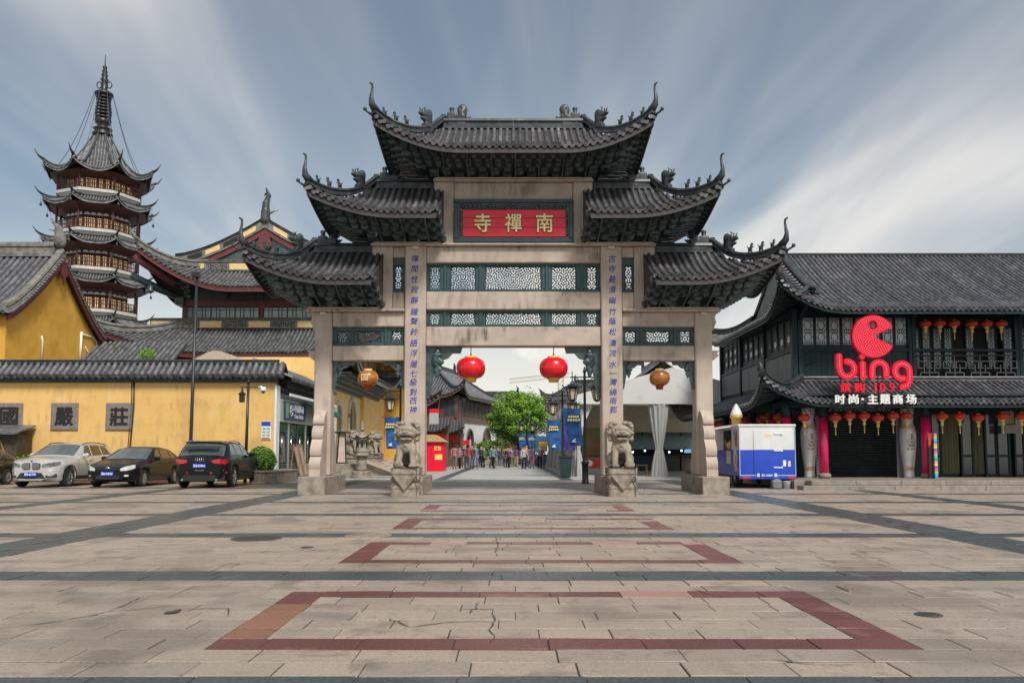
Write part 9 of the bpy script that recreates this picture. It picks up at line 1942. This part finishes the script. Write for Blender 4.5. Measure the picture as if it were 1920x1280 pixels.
# ---------------- trees and bushes at the end of the street
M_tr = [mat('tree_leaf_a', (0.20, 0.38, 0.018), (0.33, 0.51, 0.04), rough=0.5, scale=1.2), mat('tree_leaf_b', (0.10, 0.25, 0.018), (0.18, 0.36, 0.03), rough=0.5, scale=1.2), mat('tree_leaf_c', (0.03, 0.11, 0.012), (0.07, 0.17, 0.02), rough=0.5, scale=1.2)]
def tree(name, label, cat, x, Y, z_top, z_bot, rx, n, size, seed, trunk=True, clumps=60, pal=(0, 1, 2)):
    r = random.Random(seed); t = thing(name, label, cat, (x, Y, 0)); cz = (z_top + z_bot) / 2; rz = (z_top - z_bot) / 2
    if trunk:
        m = MB(); m.tube([(x, Y, 0), (x + 0.08, Y, z_bot * 0.6 + 0.2), (x, Y, cz)], [0.24, 0.18, 0.1], 8)
        for k in range(7): a = k * 0.9; m.tube([(x, Y, z_bot + 0.3 * k % 1.5), (x + rx * 0.6 * math.cos(a), Y + rx * 0.6 * math.sin(a), cz + 0.3 * rz * math.sin(k))], [0.09, 0.03], 5)
        part('trunk', m, M_fascia, t)
    cl = []
    for k in range(clumps):
        d = Vector((r.gauss(0, 1), r.gauss(0, 1), r.gauss(0, 1))).normalized(); q = r.uniform(0.55, 0.95); cl.append((Vector((x + d.x * rx * q, Y + d.y * rx * q, cz + d.z * rz * q)), r.uniform(0.17, 0.30) * min(rx, rz)))
    m = MB()
    for c_, cr_ in cl:
        def f(r_):
            d = Vector((r_.gauss(0, 1), r_.gauss(0, 1), r_.gauss(0, 1) + 0.25)).normalized(); return c_ + d * cr_ * r_.uniform(0.6, 1.1), d
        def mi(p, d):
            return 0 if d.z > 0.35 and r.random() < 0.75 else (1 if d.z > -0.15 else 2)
        leaves(m, n // clumps, f, size, r, mi)
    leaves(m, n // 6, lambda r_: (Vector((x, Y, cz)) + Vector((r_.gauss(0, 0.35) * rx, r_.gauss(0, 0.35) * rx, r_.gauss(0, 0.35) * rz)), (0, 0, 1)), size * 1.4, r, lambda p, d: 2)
    part('crown', m, [M_tr[i] for i in pal], t); return t
tx = WX(972, 80); tree('round_tree', 'round dense bright green tree closing the street', 'tree', tx, 80, WZ(733, 80), WZ(842, 80), 3.1, 30000, 0.12, 4, clumps=120)
tree('shrub', 'small dark green shrub at the foot of the arcade', 'shrub', WX(903, 77), 77, WZ(820, 77), 0.2, 1.05, 3000, 0.09, 5, clumps=24, pal=(1, 1, 2)); tree('shrub', 'broad dark shrub beneath the round tree', 'shrub', WX(935, 78), 78, WZ(822, 78), 0.3, 1.3, 3000, 0.1, 6, clumps=24, pal=(1, 2, 2))
tree('shrub', 'low yellow green clipped shrub before the round tree', 'shrub', WX(960, 70), 70, 1.05, 0.1, 0.75, 1800, 0.06, 7, trunk=False, clumps=26, pal=(0, 0, 1))
m = MB(); m.box(WX(868, 74), WX(958, 74), 74, 74.6, 0, 0.5, 0.03); single('planter_wall', m, M_stone_old, 'low grey stone planter wall in front of the shrubs', 'planter', (WX(913, 74), 74.3, 0))
m = MB(); m.box(WX(838, 84), WX(1030, 84), 84, 90, 0, 0.4, 0.03); single('planter_bed', m, M_stone_old, 'wide low stone bed around the round tree', 'planter', (WX(935, 87), 87, 0))

# ================================================================== PEOPLE
skin = mat('skin', (0.45, 0.27, 0.19), rough=0.55); hair = mat('black_hair', (0.012, 0.010, 0.009), rough=0.5); shoe = mat('dark_shoe', (0.03, 0.03, 0.03), rough=0.5)
def person_mesh(k):
    st = (0.0, 0.16, 0.26, 0.08, 0.2)[k]; sw = (0.02, 0.14, -0.18, 0.05, 0.16)[k]; bend = (0, 0, 0, 1, 1)[k]
    P = [('c', (0, 0, 0.95), (0, 0.0, 1.10), 0.145, 0.13), ('c', (0, 0, 1.10), (0, 0.0, 1.36), 0.13, 0.155), ('c', (-0.15, 0, 1.36), (0.15, 0, 1.36), 0.075, 0.075), ('c', (0, 0, 1.38), (0, -0.01, 1.52), 0.055, 0.052), ('e', (0, -0.015, 1.61), (0.082, 0.10, 0.12)), ('e', (0, -0.115, 1.595), (0.018, 0.02, 0.022)), ('e', (0, 0.02, 1.64), (0.092, 0.105, 0.105))]
    for s in (-1, 1):
        fy = s * st; P += [('c', (s * 0.09, 0, 0.93), (s * 0.10, -fy * 0.5 - 0.02, 0.50), 0.095, 0.062), ('c', (s * 0.10, -fy * 0.5 - 0.02, 0.50), (s * 0.10, -fy + 0.02, 0.09), 0.062, 0.042), ('c', (s * 0.10, -fy + 0.03, 0.05), (s * 0.105, -fy - 0.14, 0.035), 0.042, 0.036)]
        e = (s * 0.225, s * sw * 0.5, 1.10); h = (s * 0.235, s * sw - (0.22 if bend and s > 0 else 0.05), 0.86 if not (bend and s > 0) else 1.18)
        P += [('c', (s * 0.185, 0, 1.37), e, 0.056, 0.043), ('c', e, h, 0.043, 0.032), ('e', (h[0], h[1] - 0.02, h[2] - 0.05), (0.028, 0.04, 0.065)), ('c', (h[0] - s * 0.02, h[1] - 0.04, h[2] - 0.03), (h[0] - s * 0.03, h[1] - 0.07, h[2] - 0.07), 0.014, 0.01)]
    m = sculpt(P, (-0.36, -0.5, -0.02), (0.36, 0.5, 1.80), 0.034, 0.03); V = m.v; mi = []
    for f in m.f:
        x, y, z = (sum(V[i][j] for i in f) / len(f) for j in range(3))
        if z > 1.47: i_ = 1 if (z > 1.66 or y > 0.02) else 0
        elif abs(x) > 0.195 and z < (0.90 if not bend else 0.90) : i_ = 0
        elif z > 0.93 or abs(x) > 0.19: i_ = 2 if not (bend and x > 0.19 and y < -0.19) else 0
        elif z > 0.09: i_ = 3
        else: i_ = 4
        mi.append(i_)
    m.mi = mi; return mesh_of('person', m, [skin, hair, M_white, M_iron, shoe])
PM = [person_mesh(k) for k in range(5)]
dull = lambda c: tuple(0.55 * v + 0.03 for v in c)
tops = [('white', (0.7, 0.7, 0.68)), ('red', (0.5, 0.03, 0.03)), ('navy', (0.02, 0.035, 0.12)), ('pink', (0.6, 0.25, 0.28)), ('grey', (0.25, 0.25, 0.26)), ('black', (0.015, 0.015, 0.017)), ('sky blue', (0.2, 0.38, 0.55)), ('purple', (0.18, 0.06, 0.22)), ('yellow', (0.6, 0.42, 0.06)), ('green', (0.06, 0.2, 0.08))]
bots = [('blue jeans', (0.04, 0.07, 0.16)), ('black trousers', (0.014, 0.014, 0.016)), ('beige trousers', (0.36, 0.28, 0.18)), ('grey trousers', (0.13, 0.13, 0.135))]
rp = random.Random(42); used = set(); combos = [(a, b) for a in range(10) for b in range(4)]; rp.shuffle(combos)
spots = []
while len(spots) < 40:
    c3 = rp.choice(((-3.6, 60), (-2.4, 67), (0.5, 63), (1.9, 66), (-0.8, 72), (1.2, 71.5), (-1.8, 61))); Y = c3[1] + rp.gauss(0, 2.0); x = c3[0] + rp.gauss(0, 0.8)
    if -4.5 < x < 2.7 and 51 < Y < 73.3 and all((x - u) ** 2 + (Y - v) ** 2 > 0.36 for u, v in spots) and abs(x - WX(960, 70)) + abs(Y - 70) > 1.4 and not (Y < 56 and x < -3.3): spots.append((x, Y))
for i, (x, Y) in enumerate(spots):
    a, b = combos[i]; o = link('person', PM[i % 5], None, (x, Y, 0)); o.rotation_euler = (0, 0, rp.choice((0, math.pi, 0.4, 2.8, -0.5, 1.4))); s = rp.uniform(0.92, 1.05); o.scale = (s, s, s)
    for k, (nm, c3) in ((2, ('cloth_' + tops[a][0], dull(tops[a][1]))), (3, ('cloth_' + bots[b][0], bots[b][1]))): o.material_slots[k].link = 'OBJECT'; o.material_slots[k].material = mat(nm, c3, rough=0.8)
    tag(o, 'person in a %s top and %s %s on the far street' % (tops[a][0], bots[b][0], ('standing', 'walking', 'striding', 'one hand raised', 'walking, hand raised')[i % 5]), 'person', 'people on the street beyond the archway')
